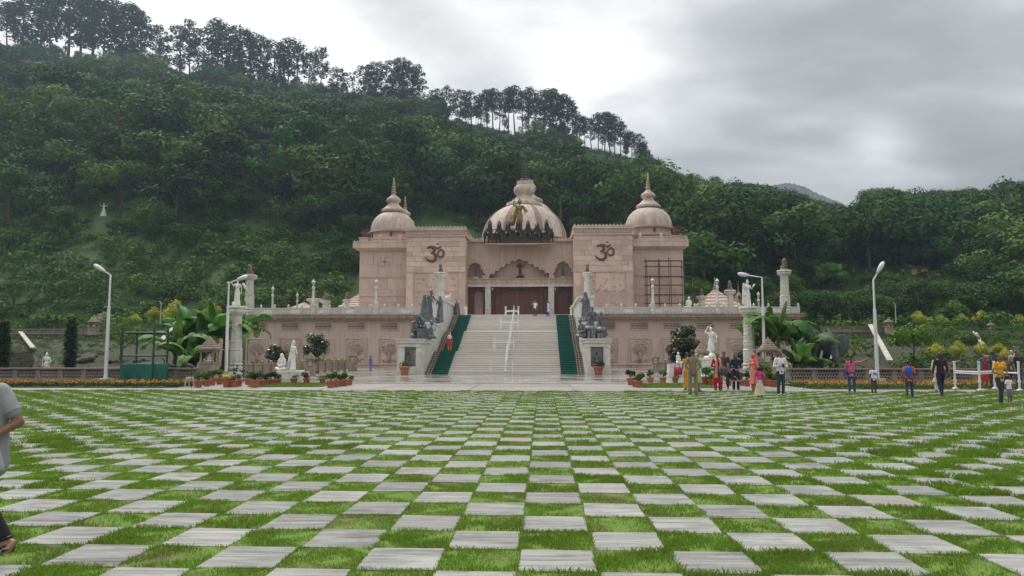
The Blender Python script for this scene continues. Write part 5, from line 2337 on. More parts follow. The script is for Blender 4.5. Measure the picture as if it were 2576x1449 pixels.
# ---- marigold beds
def flowerbed(name, x0, x1, y0, y1, z, label_kind, dens=36, fl=True, seed=4, hh=.24):
    nr_ = np.random.RandomState(seed)
    A = (x1 - x0) * (y1 - y0)
    n = int(A * dens)
    cl = [(x0 + (x1 - x0) * nr_.rand(), y0 + (y1 - y0) * nr_.rand(), z + hh * .45, .14 + .06 * nr_.rand()) for _ in range(n)]
    V, F = leafcloud(nr_, cl, 420, .075)
    o = obj(name + '_foliage', mesh_arrays(name + '_foliage', V, F, leaf_l, 4))
    o['kind'] = 'stuff'
    mb = MB()
    VV = []
    for _ in range(int(n * .62)):
        cx, cy, cz, r = cl[nr_.randint(n)]
        a = nr_.rand() * 6.28
        r2 = r * nr_.rand()
        c = np.array([cx + r2 * math.cos(a), cy + r2 * math.sin(a), cz + r * (.75 + .35 * nr_.rand())])
        s = .03 + .022 * nr_.rand()
        for q in range(3):
            nm_ = nr_.normal(size=3) * .5 + np.array([0, -.3, 1])
            nm_ /= np.linalg.norm(nm_)
            t_ = np.cross(nm_, nr_.normal(size=3))
            t_ /= np.linalg.norm(t_)
            b_ = np.cross(nm_, t_)
            VV.append(np.stack([c - t_ * s, c + b_ * s, c + t_ * s, c - b_ * s]))
    V = np.concatenate(VV)
    o = obj(name + '_flowers', mesh_arrays(name + '_flowers', V, np.arange(len(V)).reshape(-1, 4), orange_f, 4))
    o['kind'] = 'stuff'


flowerbed('marigold_bed', G(-40, 970).x, G(500, 972).x, 34.6, 38.4, 0, '', seed=4)
flowerbed('marigold_bed', G(1978, 972).x, G(2640, 970).x, 34.4, 38.4, 0, '', seed=5)
# flowers behind the low walls and inside the railed gardens
flowerbed('marigold_bank', -30, -20, 46, 52, .0, '', dens=3, seed=6)
flowerbed('marigold_bank', 16, 26, 46, 50, .0, '', dens=3, seed=7)
flowerbed('railed_garden', BX(620, 52), BX(720, 52), 52, 58, .45, '', dens=6, seed=8)
flowerbed('railed_garden', BX(790, 70), BX(880, 70), 70, 76, .9, '', dens=6, seed=9)
m = MB()
m.box(-60, BX(505, 38), 34.4, 42, -.1, .05)
m.box(BX(1975, 38), 60, 34.4, 42, -.1, .05)
tag(m.build('flowerbed_soil', M('bed_soil', (.06, .045, .03), .95, (.035, .05, .02), 3)), kind='structure')

# small lawns in front of the plaza
for (xa, xb) in ((647, 824), (1606, 1796)):
    a, b2 = G(xa, 972).x, G(xb, 972).x
    m = MB()
    m.box(a, b2, 35.6, 39.4, 0, .05)
    q = m.build('small_lawn_soil', soil)
    tag(q, kind='structure')
    cells = [(a + .4 + .8 * i, y, .8, .8) for i in range(int((b2 - a) / .8)) for y in np.arange(36, 39.2, .8)]
    V, F = blades(cells, lambda y: 800, lambda x, y: .05, lambda y: .02, seed=31)
    V[:, 2] += .07
    tag(obj('small_lawn', mesh_arrays('small_lawn', V, F, grass_m, 4)), kind='stuff')

# ---- haze
hb = MB()
hb.box(-420, 420, -12, 1180, -2.5, 215)
hz = hb.build('haze', bpy.data.materials.new('haze'), None, w=(0, 0, 0))
hm = hz.data.materials[0]
hm.use_nodes = True
hm.node_tree.nodes.clear()
ho = hm.node_tree.nodes.new('ShaderNodeOutputMaterial')
hv = hm.node_tree.nodes.new('ShaderNodeVolumePrincipled')
hv.inputs['Color'].default_value = (.66, .82, 1.0, 1)
hv.inputs['Density'].default_value = 0.00028
hv.inputs['Anisotropy'].default_value = 0.35
hm.node_tree.links.new(hv.outputs[0], ho.inputs['Volume'])
hz['kind'] = 'stuff'

# ================================================================== FIGURES
def joints(H, stride=0.0, spread=.055, armR=None, armL=None, sit=False, lean=0.0, turn=0.0):
    """Joint positions of a figure of height H facing -Y. Arms: (elbow, hand) in units of H."""
    J = {}
    yb = -lean
    J['pel'] = (0, 0, .52)
    J['chest'] = (0, yb * .6, .72)
    J['neck'] = (0, yb * .85 + .005, .835)
    J['head'] = (turn * .02, yb - .008, .925)
    J['shR'], J['shL'] = (-.100, yb * .75, .800), (.100, yb * .75, .800)
    J['hipR'], J['hipL'] = (-.05, 0, .50), (.05, 0, .50)
    J['knR'], J['knL'] = (-spread - .01, -stride * .55 - .015, .28), (spread + .01, stride * .35 - .015, .28)
    J['anR'], J['anL'] = (-spread - .01, -stride + .01, .045), (spread + .01, stride + .01, .045 + abs(stride) * .25)
    eR, hR = armR or ((-.145, .01, .64), (-.15, -.03, .49))
    eL, hL = armL or ((.145, .01, .64), (.15, -.03, .49))
    J['elR'], J['haR'], J['elL'], J['haL'] = eR, hR, eL, hL
    return {k: Vector(v) * H for k, v in J.items()}


def hand(mb, wr, dirn, H, closed=.3):
    """Palm, four unequal fingers and a thumb."""
    d = Vector(dirn).normalized()
    side = d.cross(Vector((0, 1, 0.2)))
    if side.length < .1:
        side = Vector((1, 0, 0))
    side.normalize()
    nrm = d.cross(side).normalized()
    s = H / 1.7
    palm = wr + d * .05 * s
    mb.cap(wr, palm + d * .035 * s, .026 * s, .034 * s, 8)
    for k, L in enumerate((.062, .072, .068, .052)):
        b = palm + d * .04 * s + side * ((k - 1.5) * .019 * s)
        m_ = b + d * L * .55 * s + nrm * L * closed * .3 * s
        e = m_ + (d * (1 - closed) + nrm * closed).normalized() * L * .5 * s
        mb.cap(b, m_, .0105 * s, .0095 * s, 6)
        mb.cap(m_, e, .0095 * s, .008 * s, 6)
    b = palm - side * .026 * s
    e = b + (d * .6 - side * .8).normalized() * .05 * s
    mb.cap(wr + d * .02 * s, b, .014 * s, .013 * s, 6)
    mb.cap(b, e, .012 * s, .010 * s, 6)


def body_mb(J, H, fem=False):
    m = MB()
    h = H
    nk, hd, ch, pl = J['neck'], J['head'], J['chest'], J['pel']
    m.ell(hd, (.043 * h, .052 * h, .066 * h), 14, 10)
    m.ell(hd + Vector((0, -.012, -.03)) * h, (.033 * h, .037 * h, .036 * h), 12, 8)
    m.cap(hd + Vector((0, -.050, -.002)) * h, hd + Vector((0, -.060, -.018)) * h, .008 * h, .010 * h, 6)
    m.cap(hd + Vector((-.013, -.046, -.037)) * h, hd + Vector((.013, -.046, -.037)) * h, .007 * h, .007 * h, 6)
    for s in (-1, 1):
        m.ell(hd + Vector((s * .045, .004, -.006)) * h, (.008 * h, .013 * h, .018 * h), 6, 5)
    m.cap(nk - Vector((0, 0, .03)) * h, hd - Vector((0, 0, .03)) * h, .032 * h, .028 * h)
    m.ell(ch, (.085 * h, .055 * h, .09 * h), 14, 10)
    m.cap(J['shR'] * .8 + ch * .2, J['shL'] * .8 + ch * .2, .036 * h, .036 * h)
    m.ell((pl + ch) / 2, (.066 * h, .05 * h, .11 * h), 12, 9)
    m.ell(pl, (.083 * h, .058 * h, .065 * h), 12, 9)
    for s in 'RL':
        m.cap(J['sh' + s], J['el' + s], .030 * h, .022 * h)
        m.cap(J['el' + s], J['ha' + s], .0215 * h, .0145 * h)
        hand(m, J['ha' + s], J['ha' + s] - J['el' + s], h)
        m.cap(J['hip' + s], J['kn' + s], .052 * h, .034 * h)
        m.cap(J['kn' + s], J['an' + s], .033 * h, .021 * h)
        foot(m, J['an' + s], h)
    return m


def foot(m, a, h, r=1.0):
    m.cap(a + Vector((0, .012, -.02)) * h, a + Vector((0, -.055, -.030)) * h, .022 * h * r, .018 * h * r)
    m.cap(a + Vector((0, -.055, -.031)) * h, a + Vector((0, -.088, -.033)) * h, .020 * h * r, .013 * h * r)


def cloth_mats(nm, c, c2=None, sc=6, rough=.85):
    return M('cloth_' + nm, c, rough, c2 or tuple(x * .72 for x in c), sc, 5, .25, 18)


def skirt(m, z0, z1, r0, r1, H, cy=0.0, folds=9, seed=0, squash=.72, cx=0.0):
    """A hanging skirt with folds from z1 (top, r1) to z0 (hem, r0)."""
    n = 36
    o = len(m.v)
    K = 9
    for i in range(K):
        t = i / (K - 1)
        z = z0 + (z1 - z0) * t
        r = r0 + (r1 - r0) * t ** .8
        for k in range(n):
            a = 2 * math.pi * k / n
            rr = r * (1 + .09 * (1 - t) * math.sin(folds * a + seed + 2 * math.sin(a)) )
            m.v.append((cx * (1 - t) + rr * math.cos(a), cy * (1 - t) + rr * squash * math.sin(a), z))
    for i in range(K - 1):
        for k in range(n):
            k2 = (k + 1) % n
            m.f.append((o + i * n + k, o + i * n + k2, o + (i + 1) * n + k2, o + (i + 1) * n + k))
    m.f.append(tuple(o + k for k in range(n))[::-1])
    m.f.append(tuple(o + (K - 1) * n + k for k in range(n)))


VOX = .016


def person(label, x, y, H, face, top, bottom=None, shoes=(.03, .03, .03), sleeve=.55, hem=.47, style='shirt', hair='short',
           armR=None, armL=None, stride=0.0, spread=.05, lean=0.0, skin=None, scarf=None, skirtc=None, z=None, Y=None, trim=None, turn=0.0, group=None, legs='trousers'):
    """x, y: where the feet stand in the survey; face: degrees, 0 looks at the camera."""
    p = G(x, y) if Y is None else P(x, y, Y)
    z_ = p.z if z is None else z
    if Y is None and z is None:
        z_ = .02
    t = thing('person', label, 'person', (p.x, p.y, z_), rad(face), group)
    J = joints(H, stride, spread, armR, armL, lean=lean, turn=turn)
    h = H
    zero = (0, 0, 0)

    def put(mb, nm, mat, vox=VOX, sm=2):
        o = sculpt(mb, nm, mat, None, vox * max(.62, H / 1.7), sm, w=zero)
        o.parent = t
        return o
    b = put(body_mb(J, h), 'body', skin or skin_m, .0135)
    # eyes
    m = MB()
    for s in (-1, 1):
        m.ell(J['head'] + Vector((s * .017, -.049, .006)) * h, (.008 * h, .004 * h, .0045 * h), 6, 4)
        m.cap(J['head'] + Vector((s * .010, -.051, .018)) * h, J['head'] + Vector((s * .026, -.047, .018)) * h, .0025 * h, .002 * h, 5)
    e = m.build('eyes', hair_m, None, w=zero)
    e.parent = t
    # hair
    if hair:
        m = MB()
        hd = J['head']
        m.ell(hd + Vector((0, .012, .018)) * h, (.049 * h, .052 * h, .058 * h), 12, 9)
        if hair == 'long':
            m.cap(hd + Vector((0, .03, 0)) * h, hd + Vector((0, .05, -.16)) * h, .046 * h, .040 * h)
            m.cap(hd + Vector((0, .05, -.16)) * h, hd + Vector((0, .06, -.24)) * h, .040 * h, .02 * h)
        elif hair == 'pony':
            m.cap(hd + Vector((0, .05, 0)) * h, hd + Vector((0, .075, -.10)) * h, .022 * h, .025 * h)
            m.cap(hd + Vector((0, .075, -.10)) * h, hd + Vector((0, .06, -.17)) * h, .025 * h, .01 * h)
        elif hair == 'bun':
            m.ell(hd + Vector((0, .062, -.005)) * h, (.028 * h, .028 * h, .028 * h), 9, 7)
        elif hair == 'big':
            m.ell(hd + Vector((0, .02, .0)) * h, (.075 * h, .07 * h, .075 * h), 12, 9)
        put(m, 'hair', hair_m, .016, 1)
    # upper garment
    m = MB()
    ch, pl = J['chest'], J['pel']
    m.ell(ch, (.088 * h, .062 * h, .098 * h), 16, 12)
    m.cap(J['shR'] * .84 + ch * .16, J['shL'] * .84 + ch * .16, .037 * h, .037 * h, 12)
    m.cap(J['neck'] - Vector((0, 0, .03)) * h, J['neck'] + Vector((0, 0, -.005)) * h, .045 * h, .034 * h, 10)
    m.ell((pl + ch) / 2, (.080 * h, .062 * h, .12 * h), 14, 10)
    if fem_of(style):
        for s in (-1, 1):
            m.ell(ch + Vector((s * .036, -.045, .01)) * h, (.036 * h, .032 * h, .036 * h), 9, 7)
    for s in 'RL':
        sh, el, ha = J['sh' + s], J['el' + s], J['ha' + s]
        if sleeve <= 1:
            m.cap(sh, sh + (el - sh) * sleeve, .035 * h, .031 * h, 10)
        else:
            m.cap(sh, el, .035 * h, .027 * h, 10)
            m.cap(el, el + (ha - el) * (sleeve - 1), .027 * h, .021 * h, 10)
    if style in ('kurta', 'saree', 'dress'):
        skirt(m, hem * h, .60 * h, (.145 if style != 'saree' else .13) * h, .082 * h, h, cy=-.0, seed=x)
    else:
        skirt(m, hem * h, .62 * h, .092 * h, .078 * h, h, folds=7, seed=x, squash=.7)
    put(m, 'kurta' if style == 'kurta' else ('dress' if style == 'dress' else ('saree' if style == 'saree' else 'shirt')), top)
    if trim:
        m = MB()
        n = 36
        skirt(m, (hem - .002) * h, (hem + .035) * h, .149 * h, .142 * h, h, seed=x)
        q = m.build('hem_trim', trim, None, smooth=True, w=zero)
        q.parent = t
    # lower garment
    if bottom is not None:
        m = MB()
        if legs == 'skirt':
            skirt(m, .07 * h, .56 * h, .19 * h, .075 * h, h, seed=x, folds=10, squash=.8)
        else:
            m.ell(pl, (.088 * h, .064 * h, .06 * h), 12, 9)
            for s in 'RL':
                hip, kn, an = J['hip' + s], J['kn' + s], J['an' + s]
                m.cap(hip, kn, .056 * h, .041 * h, 10)
                w_ = .042 if legs == 'loose' else .033
                m.cap(kn, an + Vector((0, 0, .012 * h)), .042 * h, w_ * h, 10)
        put(m, 'skirt' if legs == 'skirt' else 'trousers', bottom)
    if skirtc is not None:
        m = MB()
        skirt(m, .30 * h, .53 * h, .115 * h, .085 * h, h, seed=x, folds=8, squash=.8)
        put(m, 'short_skirt', skirtc)
    # shoes
    if shoes is not None:
        sm = M('shoe_%d_%d' % (int(shoes[0] * 100), int(shoes[2] * 100)), shoes, .5)
        for s in 'RL':
            m = MB()
            a = J['an' + s]
            m.cap(a + Vector((0, .016, -.026)) * h, a + Vector((0, -.055, -.031)) * h, .025 * h, .022 * h)
            m.cap(a + Vector((0, -.055, -.031)) * h, a + Vector((0, -.094, -.033)) * h, .022 * h, .015 * h)
            put(m, 'shoe', sm, .013, 1)
    # scarf over head and shoulders
    if scarf is not None:
        mat, kind = scarf
        m = MB()
        hd = J['head']
        if kind == 'head':
            m.ell(hd + Vector((0, .014, .008)) * h, (.058 * h, .058 * h, .070 * h), 12, 9)
            m.cap(hd + Vector((0, .03, -.06)) * h, ch + Vector((0, .05, .02)) * h, .056 * h, .075 * h)
            m.cap(J['shR'] + Vector((.01, 0, .01)) * h, J['shL'] + Vector((-.01, 0, .01)) * h, .045 * h, .045 * h)
        elif kind == 'shawl':
            m.ell(hd + Vector((0, .014, .008)) * h, (.056 * h, .056 * h, .068 * h), 12, 9)
            m.cap(hd + Vector((0, .03, -.06)) * h, ch + Vector((0, .045, 0)) * h, .054 * h, .09 * h)
            m.ell(ch + Vector((0, 0, -.01)) * h, (.14 * h, .085 * h, .125 * h), 12, 9)
        else:
            for s in (-1, 1):
                m.tube([Vector((s * .07, .05, .70)) * h, Vector((s * .065, .02, .835)) * h, Vector((s * .055, -.065, .78)) * h, Vector((s * .055, -.085, .60)) * h, Vector((s * .07, -.10, .33)) * h], [.028 * h, .032 * h, .03 * h, .036 * h, .05 * h], 8)
        put(m, 'scarf', mat)
    return t, J


def fem_of(style):
    return style in ('kurta', 'saree', 'dress', 'womans')


def held(name, label, cat, parent_t, mb, mat, vox=None):
    """A thing carried by a person stays a thing of its own, placed in that person's frame."""
    o = mb.build(name, mat, None, smooth=True, w=(0, 0, 0)) if vox is None else sculpt(mb, name, mat, None, vox, 2, w=(0, 0, 0))
    o.location = parent_t.location
    o.rotation_euler = parent_t.rotation_euler
    return tag(o, label, cat)


khaki = cloth_mats('khaki', (.25, .20, .125))
beige = cloth_mats('beige', (.50, .34, .22), (.42, .22, .15), 14)
red_c = cloth_mats('red', (.45, .022, .03))
jeans = cloth_mats('jeans', (.035, .065, .13), (.02, .04, .085), 5)
jeans_d = cloth_mats('dark_jeans', (.018, .035, .05), (.03, .06, .085), 6)
navy = cloth_mats('navy', (.012, .016, .06))
black_c = cloth_mats('black', (.012, .012, .014))
char_c = cloth_mats('charcoal', (.055, .055, .062))
white_c = cloth_mats('white', (.74, .74, .76), (.62, .62, .65))
yell_c = cloth_mats('mustard', (.62, .33, .05))
pgreen = cloth_mats('pale_green', (.34, .42, .22))
coral = cloth_mats('coral', (.75, .14, .10), (.62, .25, .20), 12)
coral2 = cloth_mats('coral_scarf', (.85, .14, .10))
grey_c = cloth_mats('grey', (.20, .18, .165))
lgrey = cloth_mats('light_grey', (.31, .325, .34), (.24, .255, .275))
magen = cloth_mats('magenta', (.75, .03, .28))
cream = cloth_mats('cream', (.60, .55, .45), (.42, .38, .30), 9)
pink_c = cloth_mats('pink', (.58, .115, .29))
orange_c = cloth_mats('orange', (.82, .13, .05))
blue_c = cloth_mats('blue', (.03, .09, .42))
denim = cloth_mats('denim', (.08, .16, .24))
maroon = cloth_mats('maroon', (.035, .010, .012))
tee_y = cloth_mats('yellow_tee', (.78, .40, .04))
skyb = cloth_mats('sky_blue', (.10, .20, .50))
brown_c = cloth_mats('brown_bag', (.16, .11, .08))
redbag = cloth_mats('red_bag', (.45, .045, .07))
gold_c = cloth_mats('gold_trim', (.40, .29, .12))
violet = cloth_mats('violet', (.07, .03, .25))

# --- the group on the path and lawn, right of the stairs
t, J = person('woman in a mustard saree with a red handbag behind the khaki uniform', 1730, 982, 1.66, 200, yell_c, yell_c, (.2, .1, .06), style='saree', hem=.05, hair='bun', sleeve=.5)
m = MB()
m.box(.24, .56, -.07, .07, .66, 1.0)
m.tube([(.30, 0, .98), (.33, 0, 1.18), (.42, 0, 1.22), (.48, 0, 1.18), (.52, 0, .98)], .014, 6)
o = held('handbag', 'red handbag hanging at the side of the woman in mustard', 'bag', t, m, redbag)
o.location = t.location + Vector((-.05, -.12, 0))
o.rotation_euler = (0, 0, rad(180))
person('man in khaki uniform seen from behind, hands clasped at his back', 1744, 993.5, 1.76, 176, khaki, khaki, (.10, .06, .04), sleeve=.85, hem=.46, hair='short', legs='loose',
       armR=((-.17, .05, .63), (-.03, .085, .50)), armL=((.17, .05, .63), (.03, .085, .50)), spread=.055)
person('woman in pale green with a covered head behind the man in khaki', 1755, 986, 1.62, 30, pgreen, pgreen, (.08, .05, .04), style='kurta', hem=.22, hair=None, scarf=(pgreen, 'head'), sleeve=1.5, legs='loose')
t, J = person('woman in red kurta with beige shawl carrying a dark checked bag', 1806, 983.5, 1.66, 8, red_c, red_c, (.26, .14, .10), style='kurta', hem=.20, hair='bun', sleeve=1.6, legs='loose',
              armL=((.14, .0, .64), (.04, -.13, .60)), armR=((-.16, .0, .64), (-.02, -.14, .615)), scarf=(beige, 'dup'))
m = MB()
m.ell((.14, -.27, .86), (.24, .14, .20), 14, 10)
m.tube([(.0, -.25, .98), (.02, -.2, 1.05), (.1, -.22, 1.03)], .02, 6)
held('shoulder_bag', 'bulky dark checked bag held by the woman in red kurta', 'bag', t, m, M('checked_bag', (.05, .035, .05), .8, (.14, .11, .13), 22, 2, c0=.45, c1=.55))
person('man in charcoal shirt leaning behind the woman in red kurta', 1823, 981, 1.76, -12, char_c, char_c, (.02, .02, .025), sleeve=.6, hem=.47, stride=.05, spread=.075)
m = MB()
m.ell((.33, .0, .62), (.16, .1, .22), 12, 9)
m.tube([(.28, 0, .8), (.24, -.03, .9), (.3, 0, .82)], .012, 6)
q = G(1823, 981)
o = sculpt(m, 'black_bag', black_c, None, .02, 2, w=(0, 0, 0))
o.location = (q.x + .02, q.y, .05)
tag(o, 'black bag hanging from the hand of the man in charcoal', 'bag')
t, J = person('woman in navy kurta with gold hem, hands joined in front', 1852, 982.5, 1.60, 0, navy, navy, (.22, .11, .08), style='kurta', hem=.24, hair='bun', sleeve=1.4, legs='loose', trim=gold_c, scarf=(navy, 'head'),
              armR=((-.15, .01, .63), (-.012, -.12, .56)), armL=((.15, .01, .63), (.012, -.12, .56)))
m = MB()
m.tube([(-.12, -.165, .62), (-.02, -.175, .55), (.05, -.175, .42)], [.012, .012, .02], 6)
held('umbrella', 'small folded umbrella held by the woman in navy', 'umbrella', t, m, white_dirty)
t, J = person('woman in coral kurta with coral headscarf facing left', 1898, 987, 1.62, -68, coral, coral, (.3, .2, .15), style='kurta', hem=.20, hair='short', sleeve=1.4, legs='loose', scarf=(coral2, 'head'),
              armR=((-.14, -.03, .64), (-.05, -.15, .60)))
m = MB()
m.ell((.22, .14, .96), (.11, .17, .2), 12, 9)
m.tube([(.16, .08, 1.1), (.12, .02, 1.36), (.16, .14, 1.1)], .014, 6)
held('shoulder_bag', 'black shoulder bag of the woman in coral', 'bag', t, m, black_c, .02)
person('man in grey tee standing behind the woman in coral', 1911, 981, 1.70, 190, grey_c, char_c, (.03, .03, .03), sleeve=.7, hair='short')
person('little girl in magenta top and cream skirt, seen from behind', 1912, 1001, 1.14, 178, magen, cream, (.25, .16, .12), sleeve=.1, hem=.60, hair='big', legs='skirt')
t, J = person('man in white shirt and dark jeans looking at his phone', 1965, 996, 1.74, 10, white_c, jeans_d, (.30, .30, .30), sleeve=1.6, hem=.47, lean=.015, armR=((-.15, .0, .64), (-.055, -.14, .645)), armL=((.155, .0, .64), (.02, -.15, .63)), spread=.045)
m = MB()
m.box(-.125, -.055, -.40, -.385, 1.09, 1.22)
held('phone', 'dark phone held by the man in white shirt', 'phone', t, m, black_c)
t, J = person('woman in pink top pointing right, ponytail, seen from behind', 2144, 989, 1.56, 160, pink_c, jeans, (.05, .05, .08), style='womans', hem=.42, hair='pony', sleeve=1.75,
              armR=((-.235, .02, .80), (-.37, .02, .875)), armL=((.135, -.02, .66), (.10, -.12, .60)))
m = MB()
m.ell((.17, .0, .83), (.08, .06, .09), 10, 8)
held('pouch', 'purple pouch on the hip of the woman in pink', 'bag', t, m, violet)
person('small boy in white tee with blue print and grey trousers', 2199, 989.5, 1.12, 5, white_c, char_c, (.03, .03, .03), sleeve=.6, hem=.46)
m = MB()
m.ell((0, 0, 0), (.09, .012, .055), 10, 6, rot=(0, .5, 0))
q = G(2199, 989.5)
o = m.build('shirt_print', M('blue_print', (.03, .35, .60), .8), None, w=(0, 0, 0))
pp = [c for c in bpy.data.objects if c.get('label') == 'small boy in white tee with blue print and grey trousers'][0]
o.parent = pp
o.location = (0.02, -.083, .78)
t, J = person('boy in orange tee with a blue backpack walking right', 2289, 1002.5, 1.36, 150, orange_c, jeans, (.16, .08, .05), sleeve=.75, hem=.44, stride=.10, spread=.045)
m = MB()
m.ell((0, .155, .95), (.145, .085, .19), 14, 10)
for s in (-1, 1):
    m.tube([(s * .09, .11, 1.08), (s * .095, -.02, 1.16), (s * .10, -.10, 1.05), (s * .11, -.02, .85), (s * .09, .12, .82)], .02, 6)
held('backpack', 'blue backpack on the boy in orange', 'backpack', t, m, blue_c, .018)
person('woman in cream kurta mostly hidden behind the woman in maroon', 2362, 986, 1.60, 170, cream, cream, (.1, .06, .05), style='kurta', hem=.25, hair='bun', sleeve=1.5, legs='loose')
t, J = person('woman in maroon top and navy trousers, long black hair, striding away', 2369, 998.5, 1.66, 172, maroon, navy, (.05, .03, .03), style='womans', hem=.50, hair='long', sleeve=1.85, stride=.12, spread=.035)
m = MB()
m.ell((-.27, .0, .86), (.05, .15, .16), 12, 9)
m.tube([(-.26, -.08, .98), (-.2, -.02, 1.36), (-.26, .08, .98)], .014, 6)
held('handbag', 'brown handbag on the shoulder of the woman in maroon', 'bag', t, m, brown_c, .018)
t, J = person('woman in red dress and denim jacket photographing with a phone', 2478, 982, 1.60, 8, red_c, None, (.55, .55, .55), style='dress', hem=.26, hair='long', sleeve=.05, armR=((-.20, -.06, .80), (-.115, -.17, .89)), armL=((.19, -.06, .80), (.05, -.17, .885)))
m = MB()
m.ell((0, .02, 1.20), (.165, .09, .17), 14, 10)
for s in 'RL':
    m.cap(J['sh' + s], J['el' + s], .07, .055)
    m.cap(J['el' + s], J['el' + s] * .4 + J['ha' + s] * .6, .055, .045)
for s in (-1, 1):
    m.cap((s * .13, -.05, 1.3), (s * .15, -.06, .92), .05, .05)
q = sculpt(m, 'denim_jacket', denim, None, .018, 2, w=(0, 0, 0))
q.parent = t
m = MB()
m.ell((0, -.1, 1.15), (.10, .04, .22), 10, 8)
q = m.build('dress_front', red_c, None, smooth=True, w=(0, 0, 0))
q.parent = t
m = MB()
m.box(-.19, -.01, -.36, -.345, 1.44, 1.53)
held('phone', 'pale pink phone held up by the woman in red dress', 'phone', t, m, M('pink_phone', (.62, .42, .42), .4))
person('man in grey waistcoat and white sleeves seen from behind', 2501, 980, 1.74, 175, char_c, char_c, (.03, .03, .03), sleeve=1.7, hem=.47)
t, J = person('woman in yellow tee and dark trousers walking, holding a phone', 2519, 1018, 1.60, 12, tee_y, jeans_d, (.20, .06, .08), style='womans', hem=.44, sleeve=.55, hair='pony', stride=.05, spread=.02,
              armR=((-.155, .0, .63), (-.065, -.13, .575)), armL=((.17, .0, .64), (.02, -.14, .58)))
m = MB()
m.box(-.11, -.03, -.36, -.30, .93, .95)
held('phone', 'phone in the hands of the woman in yellow tee', 'phone', t, m, black_c)
person('toddler in white top and denim skirt beside the woman in yellow', 2541, 1020.5, .94, 20, white_c, None, (.20, .22, .40), sleeve=.6, hem=.48, hair='big', skirtc=denim)
person('man in black polo and jeans at the right edge of the picture', 2564, 984, 1.76, 25, black_c, jeans, (.05, .04, .04), sleeve=.7, hem=.45)
person('woman with black hair half hidden behind the woman in yellow tee', 2537, 983, 1.55, -20, brown_c, black_c, (.03, .03, .03), style='womans', hair='long')

# --- people on the stairs and plaza
def on_stairs(x, yfoot):
    """Where a foot at this height in the survey stands on the flight."""
    for i, y in enumerate(SYS):
        z = (i + 1) * rise
        ymid = y + .25
        if P(x, yfoot, ymid).z <= z:
            return P(x, yfoot, ymid).x, ymid, z
    return P(x, yfoot, 76).x, 76, ZF


x_, y_, z_ = on_stairs(1346, 800)
t, J = person('man in white shirt and dark trousers near the top of the stairs, on his phone', 1346, 800, 1.66, 15, white_c, char_c, (.1, .06, .05), sleeve=.6, Y=y_, z=z_, armR=((-.17, -.05, .70), (-.07, -.08, .90)))
x_, y_, z_ = on_stairs(1378, 799.5)
person('woman in white kurta and violet trousers near the stair top', 1378, 799.5, 1.62, -75, white_c, violet, (.2, .03, .08), style='kurta', hem=.32, hair='pony', sleeve=1.3, Y=y_, z=z_, stride=.05, scarf=(violet, 'dup'))
x_, y_, z_ = on_stairs(1130, 884)
person('woman in white shawl, mustard skirt and red front standing on the left carpet', 1130.5, 883.5, 1.64, -5, red_c, yell_c, (.1, .06, .05), style='kurta', hem=.30, hair='bun', sleeve=1.2, scarf=(M('patterned_shawl', (.72, .70, .68), .85, (.25, .12, .12), 26, 3, c0=.5, c1=.6), 'shawl'), Y=y_, z=z_, legs='trousers')
person('boy in blue tee and shorts walking across the wet plaza', 932, 935, 1.40, 60, skyb, skyb, (.1, .1, .1), sleeve=.6, stride=.10, z=.06)


